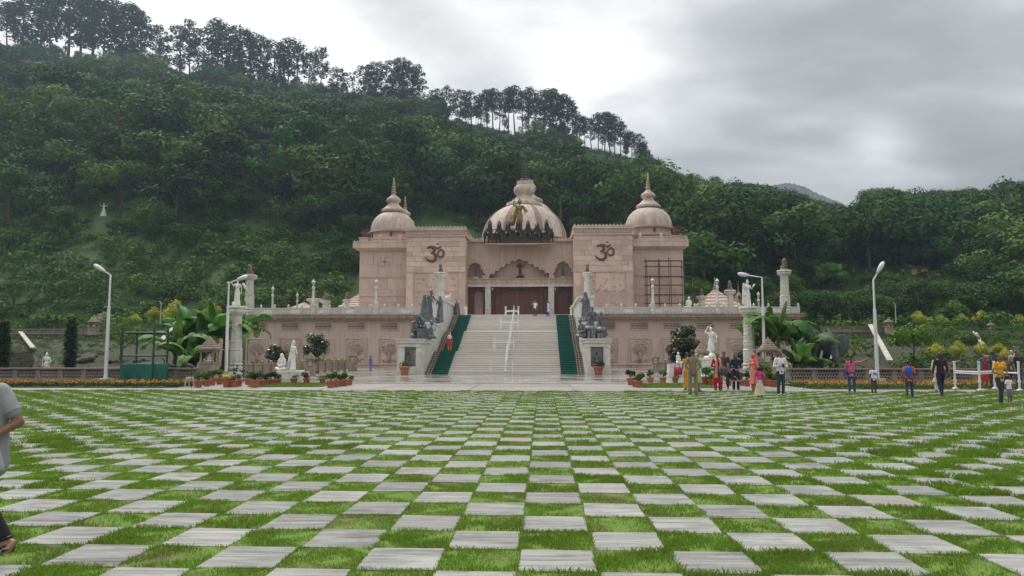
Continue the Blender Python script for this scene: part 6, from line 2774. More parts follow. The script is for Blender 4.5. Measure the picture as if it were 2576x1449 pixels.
# --- the man cut by the left edge, large in the foreground
def edge_man():
    Y = 5.95
    p = P(-52, 1405, Y)
    t = thing('person', 'man in light grey tee, dark trousers and sandals cut by the left edge, walking out', 'person', (p.x, Y, 0))
    def w(x, y, dy=0.0):
        q = P(x, y, Y + dy)
        return Vector((q.x - p.x, q.y - Y, q.z))
    sh = w(2, 985)
    elb, wr = w(48, 1062, .02), w(-6, 1092, -.10)
    hip = w(-42, 1195)
    kn, an = w(-28, 1290, .10), w(12, 1358, .12)
    hd = w(-42, 918)
    nk = w(-44, 962)
    m = MB()
    m.ell(hd, (.075, .095, .115), 14, 10)
    m.cap(nk, hd, .055, .05)
    m.ell((nk + hip) / 2, (.15, .10, .26), 14, 10)
    m.cap(sh, elb, .050, .040, 12)
    m.cap(elb, wr, .041, .027, 12)
    hand(m, wr, wr - elb, 1.75)
    m.cap(hip, kn, .085, .058, 12)
    m.cap(kn, an, .055, .036, 12)
    # trailing foot, heel lifted, toes on the slab
    heel, ball, toe = w(33, 1366, .10), w(12, 1394, .02), w(-6, 1404, -.03)
    m.cap(an, heel, .036, .030)
    m.cap(an, ball, .036, .034, 10)
    m.cap(heel, ball, .030, .034, 10)
    d = (toe - ball).normalized()
    sd = Vector((.35, -.9, .1)).normalized()
    for k, (L, r) in enumerate(((.052, .0145), (.048, .011), (.043, .0105), (.037, .010), (.030, .009))):
        b_ = ball + sd * (.030 - k * .017) + d * .015
        m.cap(b_, b_ + d * L + Vector((0, 0, -.004)), r, r * .85, 7)
    # the leading leg, out of the picture
    h2 = hip + Vector((-.08, 0, 0))
    m.cap(h2, h2 + Vector((-.20, -.05, -.40)), .085, .058)
    m.cap(h2 + Vector((-.20, -.05, -.40)), h2 + Vector((-.32, -.02, -.80)), .055, .036)
    m.cap(h2 + Vector((-.32, -.02, -.84)), h2 + Vector((-.50, -.04, -.845)), .04, .03)
    m.cap(w(-86, 990), w(-100, 1090), .05, .04)
    m.cap(w(-100, 1090), w(-120, 1150), .04, .028)
    b = sculpt(m, 'body', skin_m, None, .0075, 2, w=(0, 0, 0))
    b.parent = t
    m = MB()
    m.ell(hd + Vector((-.0, .02, .03)), (.085, .10, .105), 14, 10)
    q = sculpt(m, 'hair', hair_m, None, .01, 1, w=(0, 0, 0))
    q.parent = t
    # tee
    m = MB()
    m.cap(w(-10, 984), w(-76, 984), .075, .075, 14)
    m.cap(w(-12, 1010), w(-14, 1170), .100, .105, 16)
    m.cap(w(-66, 1010), w(-66, 1165), .105, .115, 16)
    m.cap(w(-40, 1010), w(-40, 1168), .125, .13, 16)
    m.cap(sh, sh + (elb - sh) * .38, .074, .070, 14)
    m.cap(sh + (elb - sh) * .38, sh + (elb - sh) * .66, .070, .066, 14)
    m.cap(w(-86, 990), w(-94, 1035), .07, .07, 14)
    for k in range(6):
        x = -62 + k * 11
        m.cap(w(x, 1080 + k * 9, -.09), w(x + 10, 1180, -.1), .02, .03, 8)
    q = sculpt(m, 'shirt', lgrey, None, .011, 3, w=(0, 0, 0))
    q.parent = t
    m = MB()
    c1, c2 = sh + (elb - sh) * .60, sh + (elb - sh) * .67
    m.tube([c1, c2], .0705, 20)
    q = m.build('sleeve_hem', lgrey, None, smooth='auto', w=(0, 0, 0))
    q.parent = t
    m = MB()
    m.cap(w(-40, 1180), hip, .13, .12, 14)
    m.cap(hip, kn, .105, .075, 14)
    m.cap(kn, an + (kn - an) * .10, .074, .062, 14)
    m.cap(h2, h2 + Vector((-.20, -.05, -.40)), .105, .075)
    m.cap(h2 + Vector((-.20, -.05, -.40)), h2 + Vector((-.31, -.02, -.76)), .074, .062)
    q = sculpt(m, 'trousers', black_c, None, .011, 3, w=(0, 0, 0))
    q.parent = t
    # sandal: sole and three straps
    m = MB()
    up = Vector((.25, -.25, .9)).normalized()
    n = 14
    o = len(m.v)
    for (c, hw) in ((heel + Vector((.012, 0, -.030)), .030), ((heel + ball) / 2 + Vector((0, 0, -.036)), .036), (ball + Vector((0, 0, -.038)), .047), (ball + d * .045 + Vector((0, 0, -.030)), .042), (ball + d * .082 + Vector((0, 0, -.022)), .02)):
        for s_ in (-1, 1):
            for dz in (-.008, .008):
                m.v.append(tuple(c + sd * hw * s_ + Vector((0, 0, dz))))
    for i in range(4):
        a = o + i * 4
        m.f += [(a, a + 1, a + 5, a + 4), (a + 2, a + 6, a + 7, a + 3), (a + 1, a + 3, a + 7, a + 5), (a, a + 4, a + 6, a + 2)]
    m.f += [(o, o + 2, o + 3, o + 1), (o + 16, o + 17, o + 19, o + 18)]
    sandal_m = M('dark_sandal', (.012, .014, .022), .5)
    sl = m.build('sandal', sandal_m, None, w=(0, 0, 0))
    sl.parent = t
    for (c, r_) in ((ball + d * .012, .046), (ball * .75 + an * .25, .047), (ball * .45 + an * .55, .045), (an * .8 + heel * .2 + Vector((0, 0, .02)), .045)):
        m = MB()
        ax = (ball - an).normalized() if r_ != .046 else d
        b_ = sd
        c_ = ax.cross(b_).normalized()
        pts = [c + b_ * r_ * math.cos(a) + c_ * r_ * .9 * math.sin(a) for a in np.linspace(0, 2 * math.pi, 17)]
        m.tube(pts, .012, 6)
        q = m.build('strap', sandal_m, None, smooth=True, w=(0, 0, 0))
        q.parent = sl
    return t


edge_man()


# ================================================================== SCULPTURES
def statue(name, label, cat, loc, H, mat, rz=0.0, armR=None, armL=None, robe=True, crown=False, vox=.03, extra=None, lean=0.0, hem=.02, stride=0.0, wide=.13, hairlen=0, parent=None, group=None):
    J = joints(H, stride, .045, armR, armL, lean=lean)
    m = body_mb(J, H)
    h = H
    if robe:
        skirt(m, hem * h, .60 * h, wide * h, .078 * h, h, folds=11, seed=len(label), squash=.75)
    ch = J['chest']
    m.ell(ch, (.090 * h, .064 * h, .10 * h), 12, 9)
    hd = J['head']
    m.ell(hd + Vector((0, .015, .015)) * h, (.050 * h, .052 * h, .058 * h), 10, 8)
    if crown:
        m.cap(hd + Vector((0, .01, .045)) * h, hd + Vector((0, .01, .11)) * h, .045 * h, .016 * h)
    if hairlen:
        m.cap(hd + Vector((0, .03, 0)) * h, ch + Vector((0, .07, -.1 * hairlen)) * h, .05 * h, .07 * h)
        m.cap(ch + Vector((0, .07, 0)) * h, Vector((0, .085, .12)) * h, .07 * h, .09 * h)
    if extra:
        extra(m, J, h)
    o = sculpt(m, name, mat, None, vox, 2, w=(0, 0, 0))
    if parent:
        o.parent = parent
        o.location = Vector(loc) - WL[parent.name]
    else:
        o.location = loc
        tag(o, label, cat, group)
    o.rotation_euler = (0, 0, rad(rz))
    return o


def seated_mb(H, hooded=False, lean=0.0, praying=False):
    """Cross-legged figure, height H as seated."""
    m = MB()
    h = H / .56
    pl, ch, nk, hd = Vector((0, 0, .07)) * h, Vector((0, -lean * .5, .27)) * h, Vector((0, -lean * .8, .39)) * h, Vector((0, -lean, .475)) * h
    m.ell(hd, (.045 * h, .052 * h, .064 * h), 12, 9)
    m.cap(hd + Vector((0, -.05, 0)) * h, hd + Vector((0, -.06, -.02)) * h, .009 * h, .011 * h, 6)
    m.ell(hd + Vector((0, .015, .02)) * h, (.052 * h, .055 * h, .058 * h), 10, 8)
    m.cap(nk, hd, .034 * h, .03 * h)
    m.ell(ch, (.09 * h, .06 * h, .11 * h), 12, 9)
    m.cap(ch + Vector((-.085, 0, .08)) * h, ch + Vector((.085, 0, .08)) * h, .04 * h, .04 * h)
    m.cap(ch, pl, .075 * h, .095 * h)
    for s in (-1, 1):
        sh = ch + Vector((s * .105, 0, .075)) * h
        el = sh + Vector((s * .035, -.02, -.15)) * h
        ha = Vector((s * .012, -.13 - lean * .4, .27 if praying else .16)) * h
        m.cap(sh, el, .033 * h, .026 * h)
        m.cap(el, ha, .026 * h, .02 * h)
        m.cap(ha, ha + Vector((0, -.01, .06 if praying else -.02)) * h, .02 * h, .012 * h)
        kn = Vector((s * .17, -.10, .06)) * h
        m.cap(pl + Vector((s * .04, 0, 0)) * h, kn, .065 * h, .05 * h)
        m.cap(kn, Vector((-s * .04, -.17, .035)) * h, .045 * h, .03 * h)
    if hooded:
        m.cap(hd + Vector((0, .02, .01)) * h, ch + Vector((0, .03, 0)) * h, .06 * h, .11 * h)
    return m


def lion_mb(H):
    m = MB()
    V_ = lambda x, y, z: Vector((x, y, z)) * H
    m.ell(V_(0, .20, .24), (.20 * H, .24 * H, .22 * H), 12, 9)
    m.cap(V_(0, .14, .28), V_(0, -.10, .60), .18 * H, .17 * H, 12)
    m.ell(V_(0, -.08, .70), (.21 * H, .18 * H, .22 * H), 12, 9)
    m.ell(V_(0, -.15, .84), (.15 * H, .15 * H, .14 * H), 12, 9)
    m.cap(V_(0, -.24, .80), V_(0, -.34, .77), .085 * H, .07 * H)
    for s in (-1, 1):
        m.ell(V_(s * .11, -.08, .96), (.045 * H, .03 * H, .05 * H), 7, 5)
        m.cap(V_(s * .11, -.16, .52), V_(s * .12, -.26, .08), .075 * H, .05 * H)
        m.cap(V_(s * .12, -.26, .05), V_(s * .12, -.35, .04), .055 * H, .045 * H)
        m.ell(V_(s * .17, .12, .17), (.09 * H, .19 * H, .16 * H), 9, 7)
        m.cap(V_(s * .20, .0, .05), V_(s * .20, -.16, .04), .05 * H, .045 * H)
    m.box(-.27 * H, .27 * H, -.42 * H, .48 * H, -.06 * H, .035 * H)
    m.cap(V_(.0, .40, .1), V_(.2, .45, .06), .04 * H, .03 * H)
    return m


lion_src = sculpt(lion_mb(1.0), 'lion_statue', M('weathered_brown_stone', (.25, .19, .155), .85, (.15, .115, .095), 3, 6, .3, 12), None, .045, 2, w=(0, 0, 0))
lion_used = [False]


def lion(loc, H, rz, label):
    global lion_src
    o = lion_src
    if lion_used[0]:
        o = lion_src.copy()
        COL.objects.link(o)
    lion_used[0] = True
    o.location = loc
    o.scale = (H, H, H)
    o.rotation_euler = (0, 0, rad(rz))
    return tag(o, label, 'lion statue', 'stone lions on pillars')


def pillar(x, ybase, ytop, Y, wd, label, kind=0, z0=None, name='marble_column'):
    """Carved octagonal marble column, wd: shaft width in survey units."""
    b = P(x, ybase, Y)
    z0_ = b.z if z0 is None else z0
    H = P(x, ytop, Y).z - z0_
    r = wd * Y / 1875 / 2 * 1.04
    t = thing(name, label, 'column', (b.x, Y, z0_))
    L = []
    seg = [('base', [(1.45, 0), (1.45, .03), (1.2, .035), (1.2, .055), (1.3, .06), (1.38, .085), (1.2, .105), (1.1, .11), (1.28, .13), (1.36, .155), (1.2, .18), (1.08, .185), (1.3, .2), (1.34, .215), (1.05, .235)], marble_col),
           ('lower_shaft', [(1.18, .236), (1.22, .25), (1.22, .37), (1.16, .385), (1.22, .39), (1.28, .405), (1.1, .42)], marble_col),
           ('shaft', [(1.08, .421), (1.08, .50), (1.16, .505), (1.16, .52), (1.0, .525), (1.0, .60), (1.08, .605), (1.08, .62), (1.0, .625), (1.0, .72), (1.1, .725), (1.1, .74), (.94, .745), (.94, .86)], marble_col),
           ('capital', [(.95, .861), (1.1, .875), (1.5, .90), (1.7, .925), (1.72, .95), (1.5, .955), (1.78, .965), (1.82, .98), (1.7, 1.0)], marble_col)]
    for nm, pr, mt in seg:
        m = MB()
        m.lathe([(q[0] * r, q[1] * H) for q in pr], (b.x, Y, z0_), 8, rot=math.pi / 8)
        m.build(nm, mt, t)
    m = MB()
    for k in range(8):
        a = k * math.pi / 4
        for zz in (.30, .46, .57, .67, .80):
            m.ell((b.x + r * 1.02 * math.cos(a), Y + r * 1.02 * math.sin(a), z0_ + zz * H), (.10 * r, .10 * r, .016 * H), 6, 4)
    m.build('carved_ornament', marble_col, t, smooth=True)
    return t, (b.x, Y, z0_ + H)


# columns with statues in front
_, top = pillar(590, 955, 770, 45.5, 27, 'thick carved marble column left of the plaza carrying a statue', z0=.05)
def lady_extra(m, J, h):
    m.cap(J['haR'], J['haR'] + Vector((-.16, 0, .02)) * h, .03 * h, .035 * h)
    for k in range(5):
        m.ell(Vector((.20 + .02 * k, .04, .80 - .03 * k)) * h, (.05 * h, .03 * h, .07 * h), 8, 6)
    m.ell(Vector((-.15, .02, .08)) * h, (.05 * h, .05 * h, .10 * h), 8, 6)
statue('statue', 'white marble woman with swirling scarf on the left column', 'statue', Vector(top), 1.70, marble_st, 0, armR=((-.15, -.01, .73), (-.20, -.03, .84)), armL=((.15, .01, .64), (.15, -.02, .50)), crown=True, extra=lady_extra)
_, top = pillar(1887, 955, 771, 46.5, 24, 'thick carved marble column right of the plaza carrying a statue', z0=.05)
def lady2(m, J, h):
    m.cap(J['haL'], J['haL'] + Vector((.05, -.02, .08)) * h, .03 * h, .04 * h)
    m.cap(Vector((-.13, .03, .85)) * h, Vector((-.17, .04, .12)) * h, .05 * h, .05 * h)
statue('statue', 'white marble crowned woman holding a flower on the right column', 'statue', Vector(top), 1.62, marble_st, 5, armR=((-.14, .0, .64), (-.12, -.03, .50)), armL=((.15, .0, .66), (.17, -.10, .74)), crown=True, hairlen=1, extra=lady2)
# lion pillars
for (x, yb_, yt_, Y, wd, lb, lr, z0) in ((626, 792, 692, 85.8, 19, 'tall marble lion pillar at the left end of the terrace', -10, None), (1976, 790, 680, 85.8, 19, 'tall marble lion pillar at the right end of the terrace', 5, None),
                                        (1108, 775, 686, 82, 18, 'marble lion pillar behind the left stair sculpture', 0, None), (1478, 775, 686, 82, 15, 'marble lion pillar behind the right stair sculpture', 0, None),
                                        (790, 790, 752, 100, 22, 'short marble lion pillar behind the terrace lamp on the left', 40, 5.5), (818, 790, 757, 92, 14, 'small lion pillar second from the left wing', 50, 5.5),
                                        (872, 790, 754, 95, 12, 'small lion pillar beside the left wing roof', 40, 5.5), (1766, 790, 745, 100, 15, 'small lion pillar right of the scaffolding', -30, 5.5), (1875 + 0, 790, 730, 104, 16, 'lion pillar behind the statue with raised arm', -30, 5.5)):
    if x == 1875:
        x = 1838
    _, top = pillar(x, yb_, yt_, Y, wd, lb, z0=z0, name='lion_pillar')
    hl = {626: 1.25, 1976: 1.35, 1108: 1.0, 1478: 1.0, 790: 1.1, 818: 1.0, 872: 1.0, 1766: .95, 1838: 1.3}[x]
    lion((top[0], top[1], top[2] + .05), hl, lr, 'seated stone lion on top of the ' + {626: 'tall left terrace pillar', 1976: 'tall right terrace pillar', 1108: 'left stair pillar', 1478: 'right stair pillar', 790: 'pillar behind the left terrace lamp', 818: 'second small left pillar', 872: 'pillar beside the left wing', 1766: 'pillar right of the scaffolding', 1838: 'pillar behind the statue with raised arm'}[x])
# low lion on the pillar pair
# terrace statues
zt_ = ZF
statue('statue', 'white bearded archer statue aiming right on the right terrace', 'statue', (BX(1796, 90) + .35, 90, Zw(789)), 1.9, marble_st, 10, armR=((-.2, -.02, .80), (-.08, -.1, .82)), armL=((.24, -.04, .82), (.40, -.06, .83)), hem=.25, crown=True)
statue('statue', 'white standing robed statue behind the archer', 'statue', (BX(1815, 91) + .3, 91, Zw(789)), 1.7, marble_st, 20)
m = seated_mb(1.45)
o = sculpt(m, 'statue', marble_st, None, .035, 2, w=(0, 0, 0))
o.location = (BX(1732, 88), 88, Zw(775))
o.rotation_euler = (0, 0, rad(200))
tag(o, 'white seated figure with topknot on the right terrace beside the scaffolding', 'statue')
o = statue('statue', 'small white statue kneeling by the right balustrade end', 'statue', (BX(1770, 86.5) + 3.4, 86.8, Zw(789)), .9, marble_st, 0)

# stair-side sculptures
def rock(m, c, r, seed, n=9, sq=.8):
    rr = random.Random(seed)
    for _ in range(n):
        m.ell((c[0] + rr.uniform(-r, r) * .6, c[1] + rr.uniform(-r, r) * .6, c[2] + rr.uniform(0, r) * .5), (r * rr.uniform(.3, .6), r * rr.uniform(.3, .6), r * rr.uniform(.25, .5) * sq), 8, 6)


oa, ob, nx0, nx1, zp, z2, z3, o1a, o1b, Yp = pedL
grp = thing('sculpture_group', 'dark bronze group of sages and mourners on the left stair pedestal', 'sculpture', ((oa + ob) / 2, Yp + 3, zp))
u = 58.5 / 1875
def GL(x, y, Y=59.0):
    return P(x, y, Y)
# old man standing, leaning over
def drape(m, J, h):
    skirt(m, .30 * h, .66 * h, .15 * h, .10 * h, h, folds=8, seed=2)
    m.cap(Vector((-.12, .06, .80)) * h, Vector((-.14, .10, .25)) * h, .05 * h, .09 * h)
    m.ell(J['head'] + Vector((0, -.05, -.05)) * h, (.03 * h, .035 * h, .05 * h), 8, 6)
b = GL(1078, 812, 62.6)
statue('figure', 'figure', None, (b.x, b.y, z2), 2.8, bronze, 55, armR=((-.15, -.05, .70), (-.06, -.17, .64)), armL=((.17, -.10, .70), (.10, -.24, .66)), lean=.10, wide=.19, extra=drape, parent=grp, hem=.03)
b = GL(1106, 812, 62.9)
statue('figure', 'figure', None, (b.x, b.y, z2), 2.3, bronze, -30, armR=((-.15, -.05, .66), (-.02, -.15, .62)), armL=((.15, -.05, .72), (.05, -.16, .80)), wide=.16, parent=grp, hairlen=1)
b = GL(1090, 812, 62.6)
m = MB()
rock(m, (0, 0, 0), .75, 5, 12, .4)
o = sculpt(m, 'rock_base', bronze, None, .05, 1, w=(0, 0, 0))
o.parent = grp
o.location = Vector((b.x, b.y, z2 + .05)) - WL[grp.name]
b = GL(1040, 850, 58.2)
o = sculpt(seated_mb(2.05, lean=.10), 'figure', bronze, None, .035, 2, w=(0, 0, 0))
o.parent = grp
o.location = Vector((b.x, b.y, zp)) - WL[grp.name]
o.rotation_euler = (0, 0, rad(65))
m = MB()
b0, b1 = GL(1050, 853, 57.8), GL(1078, 826, 57.8)
m.box(b0.x, b1.x, 57.5, 59.6, zp, b1.z)
m.box(b0.x + .12, b1.x - .12, 57.42, 57.5, zp + .1, b1.z - .1)
o = m.build('carved_chest', bronze, grp)
m = MB()
for k in range(3):
    m.cap((b0.x + .2 + k * .22, 57.45, zp + .15), (b0.x + .25 + k * .2, 57.42, zp + .55), .07, .05, 7)
    m.ell((b0.x + .26 + k * .2, 57.42, zp + .66), (.055, .05, .06), 7, 5)
m.build('chest_relief', bronze, grp, smooth=True)
b = GL(1068, 826, 58.5)
o = sculpt(seated_mb(1.15, lean=.22, hooded=True), 'figure', bronze, None, .03, 2, w=(0, 0, 0))
o.parent = grp
o.location = Vector((b.x, b.y, b1.z)) - WL[grp.name]
o.rotation_euler = (0, 0, rad(-70))
b = GL(1086, 852, 57.5)
o = sculpt(seated_mb(1.45, lean=.05, praying=True), 'figure', bronze, None, .03, 2, w=(0, 0, 0))
o.parent = grp
o.location = Vector((b.x - .12, b.y, zp)) - WL[grp.name]
o.rotation_euler = (0, 0, rad(100))
# right group
oa, ob, nx0, nx1, zp, z2, z3, o1a, o1b, Yp = pedR
grp = thing('sculpture_group', 'dark bronze group of clustered warriors on the right stair pedestal', 'sculpture', ((oa + ob) / 2, Yp + 3, zp))
b = GL(1477, 812, 62.6)
statue('figure', 'figure', None, (b.x, b.y, z2), 2.6, bronze, -55, armR=((-.17, -.08, .72), (-.08, -.20, .68)), armL=((.15, -.1, .70), (.06, -.22, .70)), lean=.07, wide=.17, parent=grp, hem=.02, hairlen=1)
b = GL(1470, 812, 63.2)
statue('figure', 'figure', None, (b.x, b.y, z2), 2.35, bronze, -20, armR=((-.2, -.05, .75), (-.16, -.2, .70)), wide=.15, parent=grp)
b = GL(1487, 830, 60)
statue('figure', 'figure', None, (b.x, b.y, zp), 2.7, bronze, 20, armL=((.16, -.05, .66), (.12, -.2, .60)), wide=.2, parent=grp, lean=.1)
b = GL(1508, 850, 58.6)
statue('figure', 'figure', None, (b.x, b.y, zp + .1), 2.05, bronze, 35, armR=((-.16, -.06, .68), (-.1, -.2, .6)), armL=((.16, -.06, .68), (.1, -.2, .6)), lean=.12, wide=.18, parent=grp, hem=.1)
b = GL(1478, 850, 58)
o = sculpt(seated_mb(1.5, lean=.15), 'figure', bronze, None, .03, 2, w=(0, 0, 0))
o.parent = grp
o.location = Vector((b.x - .3, b.y, zp + .1)) - WL[grp.name]
o.rotation_euler = (0, 0, rad(-50))
m = MB()
for (a0, a1, yt_) in ((1478, 1484.5, 833), (1487, 1497, 830), (1502, 1508, 838), (1510, 1516, 838)):
    p0, p1 = GL(a0, 853, 57.6), GL(a1, yt_, 57.6)
    m.box(p0.x, p1.x, 57.3, 58.4, zp, p1.z)
m.build('stone_block', M('grey_plinth_stone', (.17, .175, .18), .7, (.11, .115, .12), 2), grp)
m = MB()
b = GL(1490, 845, 58.8)
rock(m, (b.x, b.y, zp + .3), 1.1, 8, 14)
rock(m, (GL(1474, 812, 62.6).x, 62.6, z2 + .1), .7, 9, 10)
o = sculpt(m, 'rock_base', bronze, grp, .05, 1)
m = MB()
a0 = GL(1486, 820, 58)
m.tube([(a0.x, 58.2, zp), (a0.x, 58.2, a0.z + .3)], .03, 6)
m.build('spear', bronze, grp)
# seated figures in the niches
for (x, lb, hd_) in ((1024, 'dark bronze hooded woman seated in the left pedestal niche', True), (1502, 'dark bronze seated man in the right pedestal niche', False)):
    b = P(x, 922, 56.8)
    o = sculpt(seated_mb(1.12, hooded=hd_), 'niche_statue', bronze, None, .022, 1, w=(0, 0, 0))
    o.location = (b.x, 56.95, b.z + .02)
    tag(o, lb, 'statue')
# saint at the stair top
def cloak(m, J, h):
    for s in (-1, 1):
        m.cap(Vector((s * .12, .03, .78)) * h, Vector((s * .17, .04, .12)) * h, .05 * h, .07 * h)
    m.ell(J['head'] + Vector((0, -.035, -.07)) * h, (.03 * h, .03 * h, .06 * h), 8, 6)
    m.ell(J['head'] + Vector((0, .02, -.01)) * h, (.058 * h, .056 * h, .085 * h), 8, 6)
b = P(1148.5, 793, 76.3)
statue('statue', 'dark standing bearded saint in a cloak at the top left of the stairs', 'statue', (b.x, 76.3, ZF), 1.62, bronze, 0, extra=cloak)
for (x, rz, lb) in ((1172, 10, 'small white marble maiden left of the open doorway'), (1437, -10, 'small white marble maiden right of the doors')):
    b = P(x, 793, 78)
    statue('statue', lb, 'statue', (b.x, 78, ZF), 1.15, marble_st, rz, vox=.022, armR=((-.15, -.02, .68), (-.1, -.1, .80)))
# white animal figures on the third tiers
m = MB()
m.cap((0, 0, .35), (.5, 0, .4), .18, .16)
m.cap((.5, 0, .42), (.68, 0, .75), .09, .07)
m.ell((.74, 0, .8), (.12, .07, .08), 8, 6)
for x in (0, .5):
    for y in (-.1, .1):
        m.cap((x, y, .3), (x, y, 0), .06, .04)
m.box(-.3, .8, -.3, .3, -.05, .04)
o = sculpt(m, 'deer_statue', marble_st, None, .03, 2, w=(0, 0, 0))
o.location = (P(1122, 772, 70).x, 70, pedL[6] + .03)
o.scale = (.6, .6, .6)
tag(o, 'small white deer statue on the left upper stair pedestal', 'statue')
# niche statues on the facade
for (x, y0, y1, mt, lb) in ((1195.5, 694, 672, gold, 'gilded standing figure in the left cusped niche'), (1416, 694, 670, gold, 'gilded standing figure in the right cusped niche')):
    zb = BZ(700.5, YC)
    z1 = BZ(694.5, YC)
    m = MB()
    xx_ = BX(x, YC)
    m.box(xx_ - .42, xx_ + .42, YC + .2, YC + 1.0, zb, z1)
    tag(m.build('plinth', pink, None, w=(xx_, YC, zb)), 'sandstone plinth under the ' + lb, 'plinth')
    statue('statue', lb, 'statue', (xx_, YC + .6, z1), BZ(y1, YC) - z1, mt, 10, vox=.03, wide=.11, crown=True)
def many(m, J, h):
    for k in range(5):
        a = rad(20 + 35 * k)
        m.cap(Vector((0, .02, .75)) * h, Vector((.34 * math.cos(a), .02, .75 + .26 * math.sin(a))) * h, .03 * h, .018 * h, 6)
    rock(m, (0, 0, .05 * h), .26 * h, 4, 8)
    m.box(-.2 * h, .2 * h, -.12 * h, .12 * h, 0, .09 * h)
zb = BZ(700.5, YC)
statue('statue', 'green bronze dancing figure with many arms in the central niche', 'statue', (BX(1308, YC), YC + .7, zb), 2.15, green_br, 0, vox=.035, extra=many, crown=False, stride=.06, robe=False,
       armR=((-.2, 0, .74), (-.16, -.08, .86)), armL=((.22, 0, .78), (.32, -.04, .90)))

# ---- chariot on the parapet: gilded rider and seven horses
zc = BZ(613, 97.2)
def cape(m, J, h):
    m.cap(Vector((-.08, .06, .80)) * h, Vector((-.24, .08, .28)) * h, .04 * h, .11 * h)
    m.cap(Vector((-.2, .07, .5)) * h, Vector((-.26, .07, .26)) * h, .08 * h, .08 * h)
    m.cap(Vector((.10, .05, .80)) * h, Vector((.19, .06, .66)) * h, .04 * h, .06 * h)
    m.ell(J['head'] + Vector((0, .03, .01)) * h, (.075 * h, .02 * h, .085 * h), 12, 8)
gx = BX(1307, 97.6)
gz_ = BZ(578, 97.6)
statue('statue', 'gilded charioteer with raised right arm above the black horses', 'statue', (gx, 98.3, gz_ - .1), BZ(501, 98.3) - gz_ + .05, gold, 0, armR=((-.19, -.03, .80), (-.17, -.05, .97)), armL=((.17, .0, .68), (.17, -.05, .60)), crown=True, wide=.10, extra=cape, hem=.30, vox=.05, stride=.03)
m = MB()
x0_, x1_ = BX(1226, 98), BX(1392, 98)
m.box(BX(1262, 98), BX(1352, 98), 97.9, 99.4, zc - .1, gz_)
m.box(x0_ + .3, x1_ - .3, 98.1, 98.7, zc + .75, zc + 1.6)
ch_ = m.build('chariot', M('chariot_dark_red', (.085, .04, .03), .6, (.16, .11, .05), 4), None, w=(gx, 98, zc))
tag(ch_, 'dark red and gilt chariot body behind the seven horses', 'chariot')
m = MB()
m.box(x0_ - .1, x1_ + .1, 96.7, 98.74, zc - .12, zc - .01)
m.build('ledge', pink, ch_)
m = MB()
m.tube([(x0_, 97.5, zc + 1.95), (x1_, 97.5, zc + 2.0)], .09, 8)
for k in range(9):
    xk = x0_ + (x1_ - x0_) * (k + .5) / 9
    m.tube([(xk, 97.3, zc + 1.98), (xk, 97.75, zc + 1.98)], .2, 12)
m.build('yoke', M('gilt_yoke', (.45, .33, .14), .45, (.2, .13, .06), 5, metal=.5), ch_, smooth='auto')


def horse_mb():
    """Galloping horse seen from the front, facing -Y; about 2.4 m to the ears."""
    m = MB()
    m.ell((0, .5, 1.15), (.30, .75, .36), 14, 10)
    m.ell((0, -.05, 1.25), (.28, .30, .36), 12, 9)
    m.cap((0, -.15, 1.35), (0, -.45, 1.95), .23, .15, 12)
    m.cap((0, -.42, 2.0), (0, -.78, 1.72), .145, .085, 10)
    m.cap((0, -.78, 1.72), (0, -.86, 1.66), .088, .07, 8)
    for s in (-1, 1):
        m.cap((s * .08, -.38, 2.12), (s * .10, -.38, 2.28), .045, .015, 6)
    for k in range(7):
        t = k / 6
        m.ell((0, -.05 - .33 * t, 1.55 + .55 * t), (.05, .12, .13), 7, 5)
    for s, (kn, hf) in zip((-1, 1), (((-.17, -.62, .92), (-.17, -.50, .38)), ((.17, -.35, .62), (.17, -.38, .05)))):
        m.cap((s * .15, -.12, 1.05), kn, .13, .075)
        m.cap(kn, hf, .07, .045)
        m.cap(hf, (hf[0], hf[1] - .06, hf[2] - .1), .055, .07, 7)
        m.cap((s * .17, .95, 1.0), (s * .18, 1.0, .55), .17, .08)
        m.cap((s * .18, 1.0, .55), (s * .18, 1.15, .1), .07, .05)
    m.cap((0, 1.2, 1.25), (0, 1.5, .7), .08, .05)
    return m


hs = sculpt(horse_mb(), 'horse_statue', blackh, None, .05, 2, w=(0, 0, 0))
for k, (xd, hy, rz) in enumerate(((1230, 554, 22), (1255, 556, 8), (1278, 555, 4), (1304, 549, 0), (1329, 555, -4), (1353, 559, -8), (1378, 552, -24))):
    o = hs if k == 0 else hs.copy()
    if k:
        COL.objects.link(o)
    sc_ = (BZ(hy, 97) - zc) / 2.2
    o.scale = (1.65, 1.0, sc_)
    o.location = (BX(xd, 97), 97.2, zc)
    o.rotation_euler = (0, 0, rad(rz))
    tag(o, ('outermost left horse of the seven, head turned outward', 'second black horse from the left of the chariot team', 'third black horse from the left of the chariot team', 'middle black horse in front of the gilded rider',
            'third black horse from the right of the chariot team', 'second black horse from the right of the chariot team', 'outermost right horse of the seven, head turned outward')[k], 'horse statue', 'black chariot horses')

